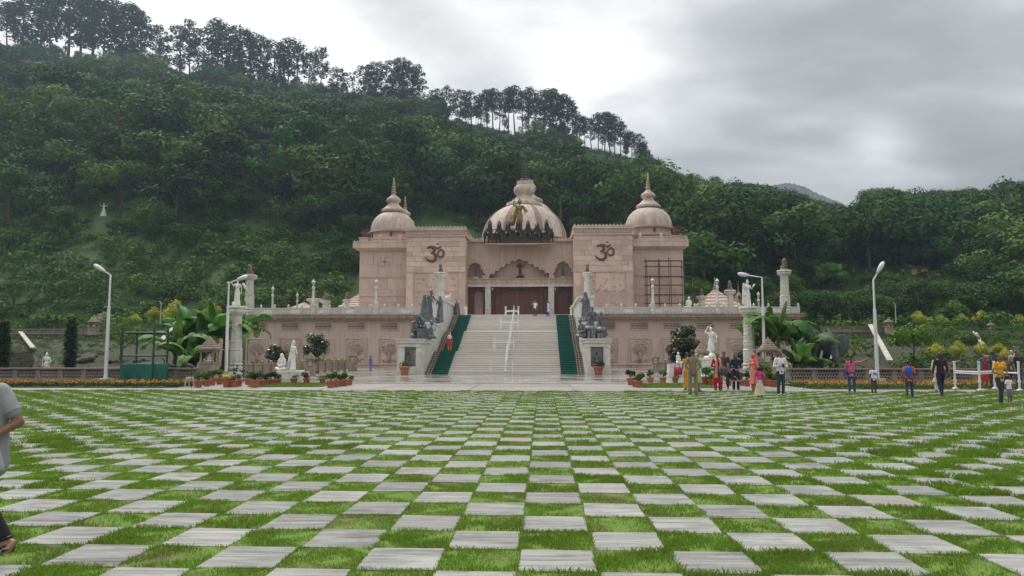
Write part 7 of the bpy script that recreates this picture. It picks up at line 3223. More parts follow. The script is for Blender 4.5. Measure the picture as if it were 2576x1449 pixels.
# ---- white marble group by the left path
b = G(723, 966)
pl_ = thing('statue_plinth', 'low white marble plinth under the white statue pair', 'plinth', (b.x, b.y + .8, .05))
m = MB()
xa, xb = G(690, 966).x, G(757, 966).x
m.box(xa, xb, b.y, b.y + 1.5, .05, P(723, 936, b.y).z)
m.box(xa - .08, xb + .05, b.y - .08, b.y + 1.55, .05, .34)
m.box(xa + .05, xb - .25, b.y + .1, b.y + 1.4, P(723, 936, b.y).z + .002, P(723, 932.5, b.y).z)
m.build('block', marble, pl_)
zpl = P(723, 932.5, b.y).z
def veil(m, J, h):
    m.cap(J['head'] + Vector((0, .03, .02)) * h, Vector((0, .09, .55)) * h, .05 * h, .06 * h)
    m.cap(Vector((0, .09, .55)) * h, Vector((0, .20, .03)) * h, .06 * h, .07 * h)
    m.cap(Vector((0, .2, .03)) * h, Vector((0, .34, .02)) * h, .05 * h, .04 * h)
q = P(737, 933, b.y + .7)
statue('statue', 'white marble veiled woman standing in profile on the low plinth', 'statue', (q.x, b.y + .7, zpl), 1.62, marble_st, 75, armR=((-.13, -.03, .66), (-.03, -.11, .60)), armL=((.13, -.03, .66), (.03, -.11, .60)), extra=veil, crown=True, vox=.02, wide=.115)
q = P(710, 933, b.y + .7)
o = sculpt(seated_mb(.95, lean=.06, hooded=True), 'statue', marble_st, None, .02, 2, w=(0, 0, 0))
o.location = (q.x, b.y + .7, zpl)
o.rotation_euler = (0, 0, rad(-15))
tag(o, 'white marble kneeling woman at the feet of the veiled one', 'statue')
# warrior on the right
b = G(1796, 958)
m = MB()
m.lathe([(.95, 0), (.95, .25), (.86, .3), (.82, 1.15), (.9, 1.2), (.9, 1.3)], (b.x, b.y + .5, .05), 12)
tag(m.build('statue_plinth', marble, None, w=(b.x, b.y + .5, .05)), 'round white marble plinth under the sword statue', 'plinth')
def sword(m, J, h):
    m.cap(J['haR'] + Vector((0, 0, 0)), J['haR'] + Vector((.27, -.02, .22)) * h, .012 * h, .006 * h, 6)
    m.cap(Vector((.08, .06, .80)) * h, Vector((.20, .10, .55)) * h, .05 * h, .05 * h)
    rock(m, (0, 0, 0), .22 * h, 3, 8)
statue('statue', 'white marble warrior raising a sword above the people on the right', 'statue', (b.x, b.y + .5, 1.32), 1.95, marble_st, 12, armR=((-.20, .0, .82), (-.13, -.02, .95)), armL=((.17, -.05, .70), (.10, -.17, .66)), extra=sword, hem=.25, stride=.07, vox=.022)
b = G(1706, 952)
m = MB()
m.box(b.x - .55, b.x + .6, b.y, b.y + 1, .05, .95)
m.box(b.x - .62, b.x + .67, b.y - .07, b.y + 1.07, .05, .45)
tag(m.build('statue_plinth', marble, None, w=(b.x, b.y, .05)), 'square white marble plinth left of the khaki man', 'plinth')
o = sculpt(seated_mb(.8, lean=.03), 'statue', marble_st, None, .02, 2, w=(0, 0, 0))
o.location = (b.x + .1, b.y + .5, .96)
o.rotation_euler = (0, 0, rad(40))
tag(o, 'small white reclining figure on the plinth left of the khaki man', 'statue')
# white statue high on the left hillside
q = P(260, 545, Y_ST)
statue('statue', 'pale winged statue standing among trees high on the left hillside', 'statue', (q.x, Y_ST, q.z), 36 * Y_ST / 1875, marble_st, 0, vox=.06, robe=True, wide=.26,
       armR=((-.22, 0, .78), (-.30, 0, .92)), armL=((.22, 0, .78), (.30, 0, .92)))
m = MB()
m.lathe([(1.2, -3), (1.0, 0)], (q.x, Y_ST, q.z), 10)
tag(m.build('hill_plinth', concrete, None, w=(q.x, Y_ST, q.z)), 'round stone footing under the hillside statue', 'plinth')
# garden statues on the left
q = P(117, 915, 50)
statue('statue', 'white cloaked statue in the left garden behind the low wall', 'statue', (q.x, 50, gz(q.x, 50)), 1.65, marble_st, 40, hairlen=1, crown=True, armL=((.15, -.04, .64), (.08, -.16, .60)))
q = P(252, 780, 92)
def arms4(m, J, h):
    for k in range(6):
        a = rad(-10 + 40 * k)
        m.cap(Vector((0, .02, .7)) * h, Vector((.42 * math.cos(a), .02, .7 + .32 * math.sin(a))) * h, .03 * h, .02 * h, 6)
statue('statue', 'pale many-armed statue at the edge of the thicket, left bank', 'statue', (q.x, 92, gz(q.x, 92)), 2.4, M('pale_grey_stone', (.36, .36, .35), .8), 0, extra=arms4, robe=True)
q = P(400, 895, 50)
# dancing statue behind the people at the far right
q = P(2548, 945, 46)
statue('statue', 'pale stone dancing woman with arm raised at the far right', 'statue', (q.x, 46, .1), 1.75, M('pale_yellow_stone', (.48, .45, .36), .7, (.34, .32, .26), 3), 20, armL=((.17, .0, .93), (.10, -.02, 1.06)), armR=((-.17, 0, .66), (-.12, -.06, .55)))

# ---- elephant
def elephant():
    m = MB()
    m.ell((1.4, .6, 2.1), (1.5, .95, 1.05), 18, 12)
    m.ell((0, 0, 2.3), (.68, .72, .80), 16, 12)
    m.cap((.5, .2, 2.2), (0, 0, 2.3), .85, .65)
    m.tube([(-.35, -.35, 2.1), (-.62, -.6, 1.5), (-.72, -.7, .9), (-.60, -.75, .45), (-.35, -.8, .35)], [.36, .28, .2, .14, .1], 12)
    for (x, y) in ((.45, -.25), (.55, .95), (2.3, .0), (2.3, 1.2)):
        m.cap((x, y, 1.7), (x, y, .25), .42, .32, 12)
        m.cap((x, y, .22), (x, y, .1), .33, .35, 12)
    m.cap((2.85, .7, 2.2), (3.05, .8, 1.1), .08, .06)
    return m
el = thing('elephant_statue', 'dark grey life-size elephant statue among the right banana plants', 'elephant statue', (P(2086, 925, 45.5).x, 45.5, .25), rad(58))
eg = M('elephant_grey', (.055, .06, .07), .55, (.10, .105, .115), 1.6, 6, .4, 9)
s = .72
o = sculpt(elephant(), 'body', eg, None, .06, 2, w=(0, 0, 0))
o.parent = el
for sx, yy in ((1, -.65), (-1, .8)):
    m = MB()
    m.ell((.30, yy * 1.35, 2.45), (.08, .58, .74), 16, 10, rot=(0, 0, sx * .45))
    m.ell((.26, yy * 1.2, 1.9), (.07, .40, .46), 12, 8, rot=(0, 0, sx * .45))
    o = sculpt(m, 'ear', eg, None, .05, 2, w=(0, 0, 0))
    o.parent = el
    m = MB()
    m.tube([(-.42, yy * .42, 1.95), (-.66, yy * .5, 1.6), (-.95, yy * .5, 1.35), (-1.2, yy * .45, 1.38)], [.10, .09, .07, .02], 10)
    o = m.build('tusk', marble_st, None, smooth=True, w=(0, 0, 0))
    o.parent = el
el.scale = (.80, .80, .80)
# dark goose and waterbird statues on the low walls
def bird(x, y, Y, H, mat, rz, label, neck=1.0):
    m = MB()
    m.cap((0, 0, .45), (.45, 0, .38), .16, .10)
    m.cap((.45, 0, .38), (.75, 0, .30), .08, .03)
    m.cap((-.08, 0, .5), (-.18, 0, .5 + .35 * neck), .06, .045)
    m.ell((-.22, 0, .52 + .38 * neck), (.08, .05, .055), 8, 6)
    m.cap((-.28, 0, .51 + .38 * neck), (-.42, 0, .49 + .38 * neck), .025, .01, 6)
    for y_ in (-.05, .05):
        m.cap((.1, y_, .35), (.1, y_, 0), .02, .015, 6)
    o = sculpt(m, 'bird_statue', mat, None, .02, 1, w=(0, 0, 0))
    q = P(x, y, Y)
    o.location = q
    o.scale = (H, H, H)
    o.rotation_euler = (0, 0, rad(rz))
    return tag(o, label, 'bird statue')
bird(462, 934, 41.2, .85, eg, 0, 'grey waterbird statue on the left low wall under the banana leaves', .4)
bird(2412, 924, 41.2, .62, M('brown_bird', (.16, .115, .09), .7), 180, 'long-necked brown bird statue on the right low wall')
bird(117, 934, 42, .5, M('tan_bird', (.42, .20, .12), .7), 0, 'small tan animal figure beside the left garden statue', .3)
bird(418, 933, 41.2, .8, eg, 30, 'dark wading bird statue behind the green booth', .9)

# ================================================================== WALLS, LAMPS, FURNITURE
def lattice_panel_mesh():
    """Stone panel pierced by rows of diamond openings (unit: metres, 1.26 wide)."""
    m = MB()
    w, h = 1.02, .42
    outer = [(0, 0), (w, 0), (w, h), (0, h)]
    holes = []
    nx = 8
    for r in range(3):
        for k in range(nx - (r % 2 == 0)):
            cx = w * (k + (.75 if r % 2 == 0 else .25) + .12) / nx
            cz = h * (r + .5) / 3
            dx, dz = .050, .064
            holes.append([(cx, cz - dz), (cx - dx, cz), (cx, cz + dz), (cx + dx, cz)])
    m.poly(outer, holes, lambda u, v: (u, v), 0, .07)
    return m


def lattice_wall(x0d, x1d, Y, label, yr=0, name='garden_wall'):
    X0_, X1_ = BX(x0d, Y), BX(x1d, Y)
    w = thing(name, label, 'wall', ((X0_ + X1_) / 2, Y, 0))
    n = int((X1_ - X0_) / 1.30)
    pw = (X1_ - X0_) / n
    m = MB()
    m.box(X0_, X1_, Y - .02, Y + .26, -.1, .24)
    m.build('wall_base', stone_grey, w)
    m = MB()
    m.box(X0_ - .05, X1_ + .05, Y - .09, Y + .32, .76, .84)
    m.build('coping', stone_grey, w)
    pm = None
    pc = unit_cube('post', stone_grey)
    for k in range(n + 1):
        x = X0_ + k * pw
        block(pc, 'post', w, x - .13, x + .13, Y - .01, Y + .24, .241, .758)
        if k < n:
            if pm is None:
                o = lattice_panel_mesh().build('lattice_panel', stone_grey, None, w=(0, 0, 0))
                pm = o
                o.parent = w
            else:
                o = pm.copy()
                COL.objects.link(o)
            o.location = Vector((x + .131, Y + .05, .24)) - WL[w.name]
            o.scale = ((pw - .262) / 1.02, 1, .518 / .42)
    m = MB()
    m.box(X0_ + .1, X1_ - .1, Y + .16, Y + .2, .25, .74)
    m.build('hole_shade_sheet', hole_m, w)  # added dark sheet, its colour stands for shade inside the diamond holes
    return w


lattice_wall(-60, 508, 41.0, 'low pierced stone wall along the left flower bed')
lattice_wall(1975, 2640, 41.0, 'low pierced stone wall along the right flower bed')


def retaining(x0d, x1d, y, Y, label):
    X0_, X1_ = BX(x0d, Y), BX(x1d, Y)
    z = P(x0d, y, Y).z
    w = thing('retaining_wall', label, 'wall', ((X0_ + X1_) / 2, Y, z - 1.5))
    m = MB()
    m.box(X0_, X1_, Y, Y + .4, z - 2.2, z)
    m.build('rubble_base', M('rubble_stone', (.20, .185, .165), .9, (.05, .05, .045), 3.2, 4, .6, 6), w)
    m = MB()
    m.box(X0_ - .05, X1_ + .05, Y - .08, Y + .42, z + .001, z + .07)
    m.box(X0_ - .05, X1_ + .05, Y - .08, Y + .42, z + .50, z + .58)
    m.build('coping', stone_grey, w)
    n = max(3, int((X1_ - X0_) / 1.5))
    pw = (X1_ - X0_) / n
    pc, pp = unit_cube('post', stone_grey), unit_cube('panel', stone_grey)
    for k in range(n + 1):
        x = X0_ + k * pw
        block(pc, 'post', w, x - .12, x + .12, Y - .04, Y + .28, z + .072, z + .498)
        if k < n:
            block(pp, 'panel', w, x + .125, x + pw - .125, Y + .06, Y + .18, z + .072, z + .498)
    return w


retaining(38, 600, 841, 80, 'stone retaining wall with parapet above the left garden bank')
retaining(2030, 2220, 836, 80, 'rubble retaining wall with parapet above the right garden bank')
m = MB()
for r in range(7):
    x = BX(2, 57)
    while x < BX(82, 57):
        wd = R.uniform(.25, .5)
        m.box(x, x + wd - .03, 57 + R.uniform(0, .06), 57.4, .35 + r * .2, .35 + r * .2 + .18)
        x += wd
o = m.build('dry_stone_wall', M('dark_rubble', (.11, .095, .075), .9, (.05, .05, .035), 3), None, w=(BX(40, 57), 57, 1.1))
tag(o, 'small dark dry stone wall at the left edge of the garden bank', 'wall')
# leaning white slabs on the banks
for (xa, ya, xb, yb_, Y, wd, lb) in ((436, 842, 395, 880, 58, .45, 'pale sloping stone chute left of the banana plants'), (2190, 835, 2240, 925, 60, .42, 'long pale sloping slab behind the tall right lamp post'),
                                    (2082, 845, 2102, 872, 66, .4, 'short pale sloping slab above the elephant'), (2452, 853, 2488, 905, 60, .3, 'pale sloping slab behind the far right people'), (50, 852, 82, 890, 62, .4, 'pale stepping slab on the far left bank')):
    a, b = GT(xa, ya, 79.8), GT(xb, yb_, 79.8)
    a, b = a + Vector((0, 0, .75)), b + Vector((0, 0, .5))
    m = MB()
    m.obox(a, b, wd, .12)
    tag(m.build('stone_chute', M('pale_slab', (.50, .47, .40), .8, (.3, .28, .24), 2), None, w=tuple(b)), lb, 'slab')
# rocks in the left garden
for k, (x, y, s) in enumerate(((205, 905, 1.0), (222, 892, .8), (190, 898, .7), (280, 905, .5), (340, 905, .6), (365, 900, .5))):
    q = GT(x, y + 8, 79)
    m = MB()
    rock(m, (0, 0, 0), s, 60 + k, 9)
    o = sculpt(m, 'garden_rock', M('dark_rock', (.06, .055, .05), .9, (.11, .10, .085), 3, 6, .5, 8), None, .06, 1, w=(0, 0, 0))
    o.location = (q.x, q.y, q.z - .1)
    tag(o, ('large dark boulder in the left garden', 'boulder behind the largest one', 'boulder left of the largest one', 'small pale boulder right of the lamp post', 'boulder behind the green booth', 'small boulder behind the green booth right')[k], 'rock')


# ---- street lamps
def street_lamp(x, yb_, yt_, head_dx, head_dy, label, Y=None, bend=.86):
    b = G(x, yb_) if Y is None else P(x, yb_, Y)
    Y = b.y
    u = Y / 1875
    H = P(x, yt_, Y).z - max(b.z, 0)
    z0 = max(b.z, 0)
    t = thing('street_lamp', label, 'lamp post', (b.x, Y, z0))
    m = MB()
    m.tube([(b.x, Y, z0), (b.x, Y, z0 + H * .50)], [.098, .09], 14)
    m.tube([(b.x, Y, z0 + H * .50), (b.x, Y, z0 + H * .71)], [.088, .082], 14)
    m.build('pole', lamp_post_m, t, smooth='auto')
    m = MB()
    ex, ez = b.x + head_dx * u, z0 + H + head_dy * u
    m.tube([(b.x, Y, z0 + H * .70), (b.x, Y, z0 + H), (ex, Y - .1, ez)], [.055, .05, .04], 10)
    m.build('arm', lamp_post_m, t, smooth='auto')
    m = MB()
    d = Vector((head_dx, -4, head_dy)).normalized()
    p = Vector((ex, Y - .1, ez))
    m.tube([p - d * .05, p + d * .05, p + d * .2, p + d * .45, p + d * .6, p + d * .68], [.045, .08, .115, .125, .09, .02], 14)
    m.build('lamp_head', lamp_post_m, t, smooth=True)
    m = MB()
    m.box(b.x - .3, b.x + .3, Y - .28, Y + .3, z0 - .1, z0 + .24)
    m.build('footing', white_dirty, t)
    return t


street_lamp(265, 963, 692, -13, 9, 'tall white street lamp behind the left flower bed, short bent arm', Y=40.3)
street_lamp(568, 945, 712, 24, 8, 'white street lamp with long arm behind the left marble column', Y=43)
street_lamp(1924, 940, 698, -34, 5, 'white street lamp with long arm among the right banana plants', Y=45)
street_lamp(2208, 963, 705, 9, 18, 'tall white street lamp beside the small boy in white', Y=40.3)
for (x, yb_, yt_, Y, lb) in ((403, 815, 757, 86, 'thin far white pole above the left retaining wall'), (2254, 812, 760, 86, 'thin far white pole behind the right lantern pillar')):
    b = P(x, yb_, Y)
    tp = P(x, yt_, Y)
    m = MB()
    m.tube([b, (b.x, Y, tp.z - .3), (b.x - .2, Y, tp.z)], [.06, .05, .05], 8)
    tag(m.build('light_pole', white_dirty, None, w=tuple(b)), lb, 'pole')


# ---- lantern posts on the terrace
def terrace_lamp(x, yb_, yt_, Y, label, z0=None):
    b = P(x, yb_, Y)
    z0 = b.z if z0 is None else z0
    H = P(x, yt_, Y).z - z0
    t = thing('terrace_lamp', label, 'lamp post', (b.x, Y, z0), 0, 'lantern posts on the terrace')
    r = .16 if H > 3 else .13
    m = MB()
    m.lathe([(r * 1.7, 0), (r * 1.5, H * .12), (r * 1.2, H * .13), (r * 1.5, H * .22), (r * 1.3, H * .30), (r * 1.5, H * .31), (r * 1.0, H * .34), (r * .78, H * .70), (r * 1.2, H * .72), (r * 1.1, H * .77), (r * .3, H * .80)], (b.x, Y, z0), 12)
    m.build('post', marble, t, smooth='auto')
    m = MB()
    m.lathe([(r * .5, H * .80), (r * .8, H * .815), (r * 1.25, H * .90), (r * 1.35, H * .91)], (b.x, Y, z0), 8)
    m.build('lantern', glass_m, t)
    m = MB()
    m.lathe([(r * 1.5, H * .911), (r * 1.3, H * .93), (r * .6, H * .96), (r * .35, H * .965), (r * .4, H * .98), (r * .05, H)], (b.x, Y, z0), 10)
    m.build('lantern_cap', marble, t, smooth='auto')


for (x, yb_, yt_, Y, lb) in ((787, 790, 702, 85.3, 'tall lantern post on the left balustrade'), (945.5, 790, 702, 85.3, 'tall lantern post in front of the left wing'), (1643, 790, 698, 85.3, 'lantern post in front of the scaffolding'),
                             (1806, 790, 699, 85.3, 'tall lantern post on the right balustrade, before the pyramid roof'), (685, 782, 718, 100, 'lantern post just right of the left lion pillar'), (747, 784, 735, 110, 'smaller lantern post left of the tall one'),
                             (817, 786, 756, 120, 'small far lantern post left of the left wing'), (848, 786, 764, 130, 'smallest far lantern post left of the left wing'), (717, 786, 768, 130, 'tiny far lantern seen over the left balustrade'), (1909, 784, 733, 105, 'lantern post behind the right column statue')):
    terrace_lamp(x, yb_, yt_, Y, lb, None if Y < 90 else 5.5)


# ---- roofs of the far pavilions
def pavilion(x, ya, yb_, Y, hw, label, tiers=6, fin=True, z0=None):
    a, b = P(x, ya, Y), P(x, yb_, Y)
    w = hw * Y / 1875
    t = thing('pavilion_roof', label, 'pavilion', (b.x, Y, b.z - 1.2))
    H = a.z - b.z
    cb = unit_cube('roof_tier', pink)
    for k in range(tiers):
        r0 = w * (1 - k / tiers)
        z = b.z + H * .8 * k / tiers
        m = MB()
        h_ = H * .8 / tiers
        m.lathe([(r0 * 1.41, 0), (r0 * 1.41, h_ * .35), (r0 * 1.41 - w / tiers * 1.1, h_ * .99)], (b.x, Y, z + k * .001), 4, rot=math.pi / 4)
        m.build('roof_tier', pink, t)
    if fin:
        m = MB()
        z = b.z + H * .78
        for k in range(5):
            m.ell((b.x, Y, z + H * .08 * k), (w * .13 * (1 - k * .17), w * .13 * (1 - k * .17), H * .045), 10, 6)
        m.lathe([(w * .05, 0), (.01, H * .1)], (b.x, Y, z + H * .38), 8)
        m.build('finial', finial_m, t, smooth=True)
    m = MB()
    m.box(b.x - w * .8, b.x + w * .8, Y - w * .8, Y + w * .8, b.z - 3, b.z)
    m.build('wall', pink, t)


pavilion(765, 757, 776, 112, 27, 'small pyramid roof left of the lantern pillar on the left terrace')
pavilion(905, 730, 776, 108, 45, 'stepped stone roof emerging from behind the left wing')
pavilion(1800, 715, 778, 108, 54, 'broad pyramid roof with ringed finial behind the tall right lantern post')
pavilion(1858, 722, 776, 118, 26, 'narrow stepped roof with ringed finial right of the broad one', 7)
# gabled stone house behind the left column
b = P(828 * .63889 + 17, 862, 56)
gab = thing('stone_hut', 'small sandstone hut with a gabled roof behind the left banana plants', 'hut', (b.x, 56, 0))
xa, xb = P(500, 830, 56).x, P(575, 830, 56).x
zt1, zt2 = P(540, 812, 56).z, P(540, 797, 56).z
m = MB()
m.box(xa + .2, xb - .2, 55.2, 58, 0, zt1)
m.build('wall', pink, gab)
m = MB()
xm = P(560, 800, 56).x
m.add([(xa, 54.9, zt1), (xm + .9, 54.9, zt1), (xm + .2, 54.9, zt2), (xa + .7, 54.9, zt2), (xa, 58.2, zt1), (xm + .9, 58.2, zt1), (xm + .2, 58.2, zt2), (xa + .7, 58.2, zt2)],
      [(0, 1, 2, 3), (4, 7, 6, 5), (0, 3, 7, 4), (1, 5, 6, 2), (3, 2, 6, 7), (0, 4, 5, 1)])
m.build('roof', M('pale_roof_stone', (.50, .37, .29), .8), gab)


# ---- small stone shrines
SHR = M('shrine_stone', (.40, .315, .25), .8, (.27, .21, .165), 2.0, 6, .2, 12, streak=.3)
SHR_D = M('shrine_roof_stone', (.32, .245, .195), .85, (.20, .155, .125), 3.0, 6, .3, 12)


def shrine(x, yb_, yt_, Y, label, sc=1.0, z0=None, rz=0):
    b = G(x, yb_) if Y is None else P(x, yb_, Y)
    z0 = max(b.z, 0.05) if z0 is None else z0
    H = P(x, yt_, b.y).z - z0
    t = thing('stone_shrine', label, 'shrine', (b.x, b.y, z0), 0, None)
    h = H
    w = H * .165 * sc
    Z = (0, 0, 0)
    def add(m, nm, mt, sm=False):
        o = m.build(nm, mt, None, smooth=sm, w=Z)
        o.parent = t
        return o
    m = MB()
    m.box(-w, w, -w, w, 0, h * .40)
    m.box(-w * 1.12, w * 1.12, -w * 1.12, w * 1.12, h * .401, h * .43)
    m.box(-w * 1.08, w * 1.08, -w * 1.08, w * 1.08, -.05, h * .05)
    add(m, 'pedestal', SHR)
    for sx in (-1, 1):
        for sy in (-1, 1):
            m = MB()
            m.lathe([(w * .2, 0), (w * .2, h * .03), (w * .12, h * .05), (w * .15, h * .09), (w * .11, h * .14), (w * .12, h * .2), (w * .2, h * .26)], (sx * w * .82, sy * w * .82, h * .431), 8)
            add(m, 'post', SHR)
    m = MB()
    m.box(-w * .98, w * .98, -w * .98, w * .98, h * .655, h * .70)
    m.box(-w * 1.4, w * 1.4, -w * 1.4, w * 1.4, h * .702, h * .722)
    add(m, 'eave', SHR)
    for k in range(6):
        r = w * 1.1 * (1 - k * .155)
        m = MB()
        m.lathe([(r * 1.41, 0), (r * 1.41, h * .018), (r * 1.41 - w * .2, h * .038)], (0, 0, h * (.724 + .041 * k)), 4, rot=math.pi / 4)
        add(m, 'roof_tier', SHR_D)
    m = MB()
    m.lathe([(w * .12, 0), (w * .16, h * .01), (.01, h * .045)], (0, 0, h * .96), 8)
    add(m, 'finial', SHR_D)
    o = sculpt(seated_mb(h * .19), 'idol', marble_st, None, .02, 1, w=Z)
    o.parent = t
    o.location = (0, -.02, h * .435)
    o.rotation_euler = (0, 0, rad(rz))
    return t


shrine(525, 962, 846, None, 'small stone shrine with stepped roof left of the marble column')
shrine(780, 948, 885, None, 'small stone shrine in front of the arrow sign')
shrine(887, 935, 880, None, 'small stone shrine at the end of the railings, left plaza')
shrine(1935, 962, 848, None, 'small stone shrine beside the man with the phone')
shrine(1766, 954, 860, None, 'small stone shrine right of the dense magnolia')
shrine(1650, 938, 885, None, 'small stone shrine left of the dense magnolia')
# lantern pillars on the retaining walls
for (x, yb_, yt_, Y, lb) in ((235, 842, 797, 79.6, 'stone lantern pillar on the left retaining wall'), (2236, 838, 800, 79.6, 'stone lantern pillar at the end of the right retaining wall'), (2493, 838, 810, 82, 'stone lantern pillar on the upper right bank')):
    b = P(x, yb_, Y)
    shrine(x, yb_, yt_, Y, lb, sc=1.3, z0=b.z)


# ---- railings round the two side gardens
def railing(pts, label):
    a0 = G(*pts[0])
    t = thing('garden_railing', label, 'railing', (a0.x, a0.y, 0))
    W_ = [Vector((G(*p).x, G(*p).y, 0)) for p in pts]
    cm = M('railing_stone', (.33, .27, .21), .8, (.23, .19, .145), 1.5)
    for a, b in zip(W_[:-1], W_[1:]):
        n = max(1, int((b - a).length / 1.7))
        for k in range(n + (1 if b == W_[-1] else 0)):
            p = a + (b - a) * (k / n)
            m = MB()
            m.box(p.x - .12, p.x + .12, p.y - .12, p.y + .12, 0, 1.05)
            m.lathe([(.12, 0), (.15, .04), (.03, .12)], (p.x, p.y, 1.051), 6)
            m.build('post', cm, t)
        for k in range(n):
            p, q = a + (b - a) * (k / n), a + (b - a) * ((k + 1) / n)
            d = (q - p).normalized() * .13
            m = MB()
            m.obox(p + d + Vector((0, 0, .9)), q - d + Vector((0, 0, .9)), .16, .1)
            m.build('rail', cm, t)
            m = MB()
            m.obox(p + d + Vector((0, 0, .5)), q - d + Vector((0, 0, .5)), .07, .66)
            m.build('panel', cm, t)


railing([(612, 953), (700, 945), (760, 942), (895, 932)], 'stone railing round the left garden, running back to the wall')
railing([(1990 - 110, 955), (1815, 948), (1700, 938), (1650, 935)], 'stone railing round the right garden, mostly behind the people')


# ---- direction sign
b = P(797, 915, 63)
sg = thing('direction_sign', 'white sign board with blue border and red arrow pointing right, behind the shrine', 'sign', (b.x, 63, 0))
x0_, x1_, z0_, z1_ = P(762, 905, 63).x, P(797.5, 905, 63).x, P(780, 911, 63).z, P(780, 877, 63).z
m = MB()
m.box(x0_, x1_, 63, 63.05, z0_, z1_)
m.build('board', white_p, sg)
bm_ = M('sign_blue', (.02, .035, .16), .5)
m = MB()
e = .045
for (a, b2, c, d) in ((x0_ + .03, x1_ - .03, z0_ + .03, z0_ + .03 + e), (x0_ + .03, x1_ - .03, z1_ - .03 - e, z1_ - .03), (x0_ + .03, x0_ + .03 + e, z0_ + .08, z1_ - .08), (x1_ - .03 - e, x1_ - .03, z0_ + .08, z1_ - .08)):
    m.box(a, b2, 62.985, 62.998, c, d)
m.build('border', bm_, sg)
m = MB()
zm = z0_ + (z1_ - z0_) * .34
m.box(x0_ + .2, x1_ - .36, 62.985, 62.998, zm - .025, zm + .025)
m.add([(x1_ - .38, 62.985, zm - .10), (x1_ - .16, 62.985, zm), (x1_ - .38, 62.985, zm + .10), (x1_ - .38, 62.998, zm - .10), (x1_ - .16, 62.998, zm), (x1_ - .38, 62.998, zm + .10)],
      [(0, 1, 2), (5, 4, 3), (0, 3, 4, 1), (1, 4, 5, 2), (2, 5, 3, 0)])
m.build('arrow', M('sign_red', (.40, .02, .03), .5), sg)


def text_mesh(body, size, mat, extrude=.004):
    cu = bpy.data.curves.new('lettering', 'FONT')
    cu.body = body
    cu.size = size
    cu.extrude = extrude
    cu.offset = size * .012
    t_ = bpy.data.objects.new('lettering', cu)
    COL.objects.link(t_)
    bpy.context.view_layer.update()
    me_ = bpy.data.meshes.new_from_object(t_.evaluated_get(bpy.context.evaluated_depsgraph_get()))
    bpy.data.objects.remove(t_)
    me_.materials.clear()
    me_.materials.append(mat)
    return me_


for body, fx in (('\u092e\u0942', .22), ('\u0930', .78)):
    lt = obj('lettering', text_mesh(body, .42, bm_), sg)
    lt.location = Vector((x0_ + (x1_ - x0_) * fx, 62.99, z0_ + (z1_ - z0_) * .52)) - WL[sg.name]
    lt.rotation_euler = (rad(90), 0, 0)
m = MB()
m.box(x0_ + .1, x0_ + .16, 63.06, 63.12, 0, z1_ - .1)
m.box(x1_ - .16, x1_ - .1, 63.06, 63.12, 0, z1_ - .1)
m.build('post', white_dirty, sg)

# ---- green booth of pipes and net
b = G(360, 966)
bo = thing('pipe_booth', 'green pipe frame booth wrapped in green net, behind the left flower bed', 'booth', (b.x, 39.2, 0))
YA, YB_ = 39.0, 41.9 - 1.2
cols = [(301, YA), (356 + 12, YB_), (367 + 45 - 50 + 55, YA), (420 - 4, YB_)]
xs_ = [P(302, 960, YA).x, P(420, 960, YA).x]
zt1 = P(302, 825, YA).z
m4 = [(xs_[0], YA), (xs_[1], YA), (xs_[0] + .35, YB_), (xs_[1] - .95, YB_)]
m4 = [(P(303, 960, YA).x, YA), (P(383, 960, YA).x, YA), (P(340, 960, YB_).x, YB_), (P(418, 960, YB_).x, YB_)]
for (x, y) in m4:
    m = MB()
    m.tube([(x, y, 0), (x, y, zt1)], .055, 10)
    m.build('pipe_post', gpipe, bo, smooth='auto')
    m = MB()
    for zz in (P(302, 861, YA).z, P(302, 894, YA).z, P(302, 915, YA).z):
        m.lathe([(.075, -.06), (.075, .06)], (x, y, zz), 8)
    m.build('coupler', gpipe, bo)
A, B_, C_, D_ = m4
for zz in (P(302, 837, YA).z, P(302, 895, YA).z, P(302, 916, YA).z):
    for (p, q) in ((A, B_), (B_, D_), (D_, C_), (C_, A)):
        m = MB()
        m.tube([(p[0], p[1], zz), (q[0], q[1], zz)], .045, 8)
        m.build('pipe_rail', gpipe, bo, smooth='auto')
for (p, q) in ((A, B_), (B_, D_), (A, C_)):
    m = MB()
    n = 24
    d = Vector((q[0] - p[0], q[1] - p[1], 0))
    nn = Vector((d.y, -d.x, 0)).normalized() * .07
    for i in range(n + 1):
        for k in range(9):
            t_ = i / n
            z = .12 + (P(302, 915, YA).z - .10) * k / 8
            wv = .035 * math.sin(i * 1.9 + k * .3) + .03 * math.sin(i * .7 + k * .9)
            v = Vector((p[0], p[1], 0)) + d * t_ + nn * (1 + wv * 14 * (1 - k / 9))
            m.v.append((v.x, v.y, z))
    for i in range(n):
        for k in range(8):
            a = i * 9 + k
            m.f.append((a, a + 9, a + 10, a + 1))
    o = m.build('net', gnet, bo, smooth=True)
    s_ = o.modifiers.new('thick', 'SOLIDIFY')
    s_.thickness = .012

# thin green line posts along the beds
for (x, y) in ((355, 978), (479 + 15, 975), (1991 + 2 - 2, 975)):
    b = G(x, 976)
    m = MB()
    m.tube([(b.x, 34.5, 0), (b.x, 34.5, 1.15)], .014, 6)
    tag(m.build('line_post', gpipe, None, w=(b.x, 34.5, 0)), 'thin green line post in the %s' % ('left flower bed, near the booth' if x < 400 else ('left flower bed, by the stool' if x < 900 else 'right flower bed')), 'post')

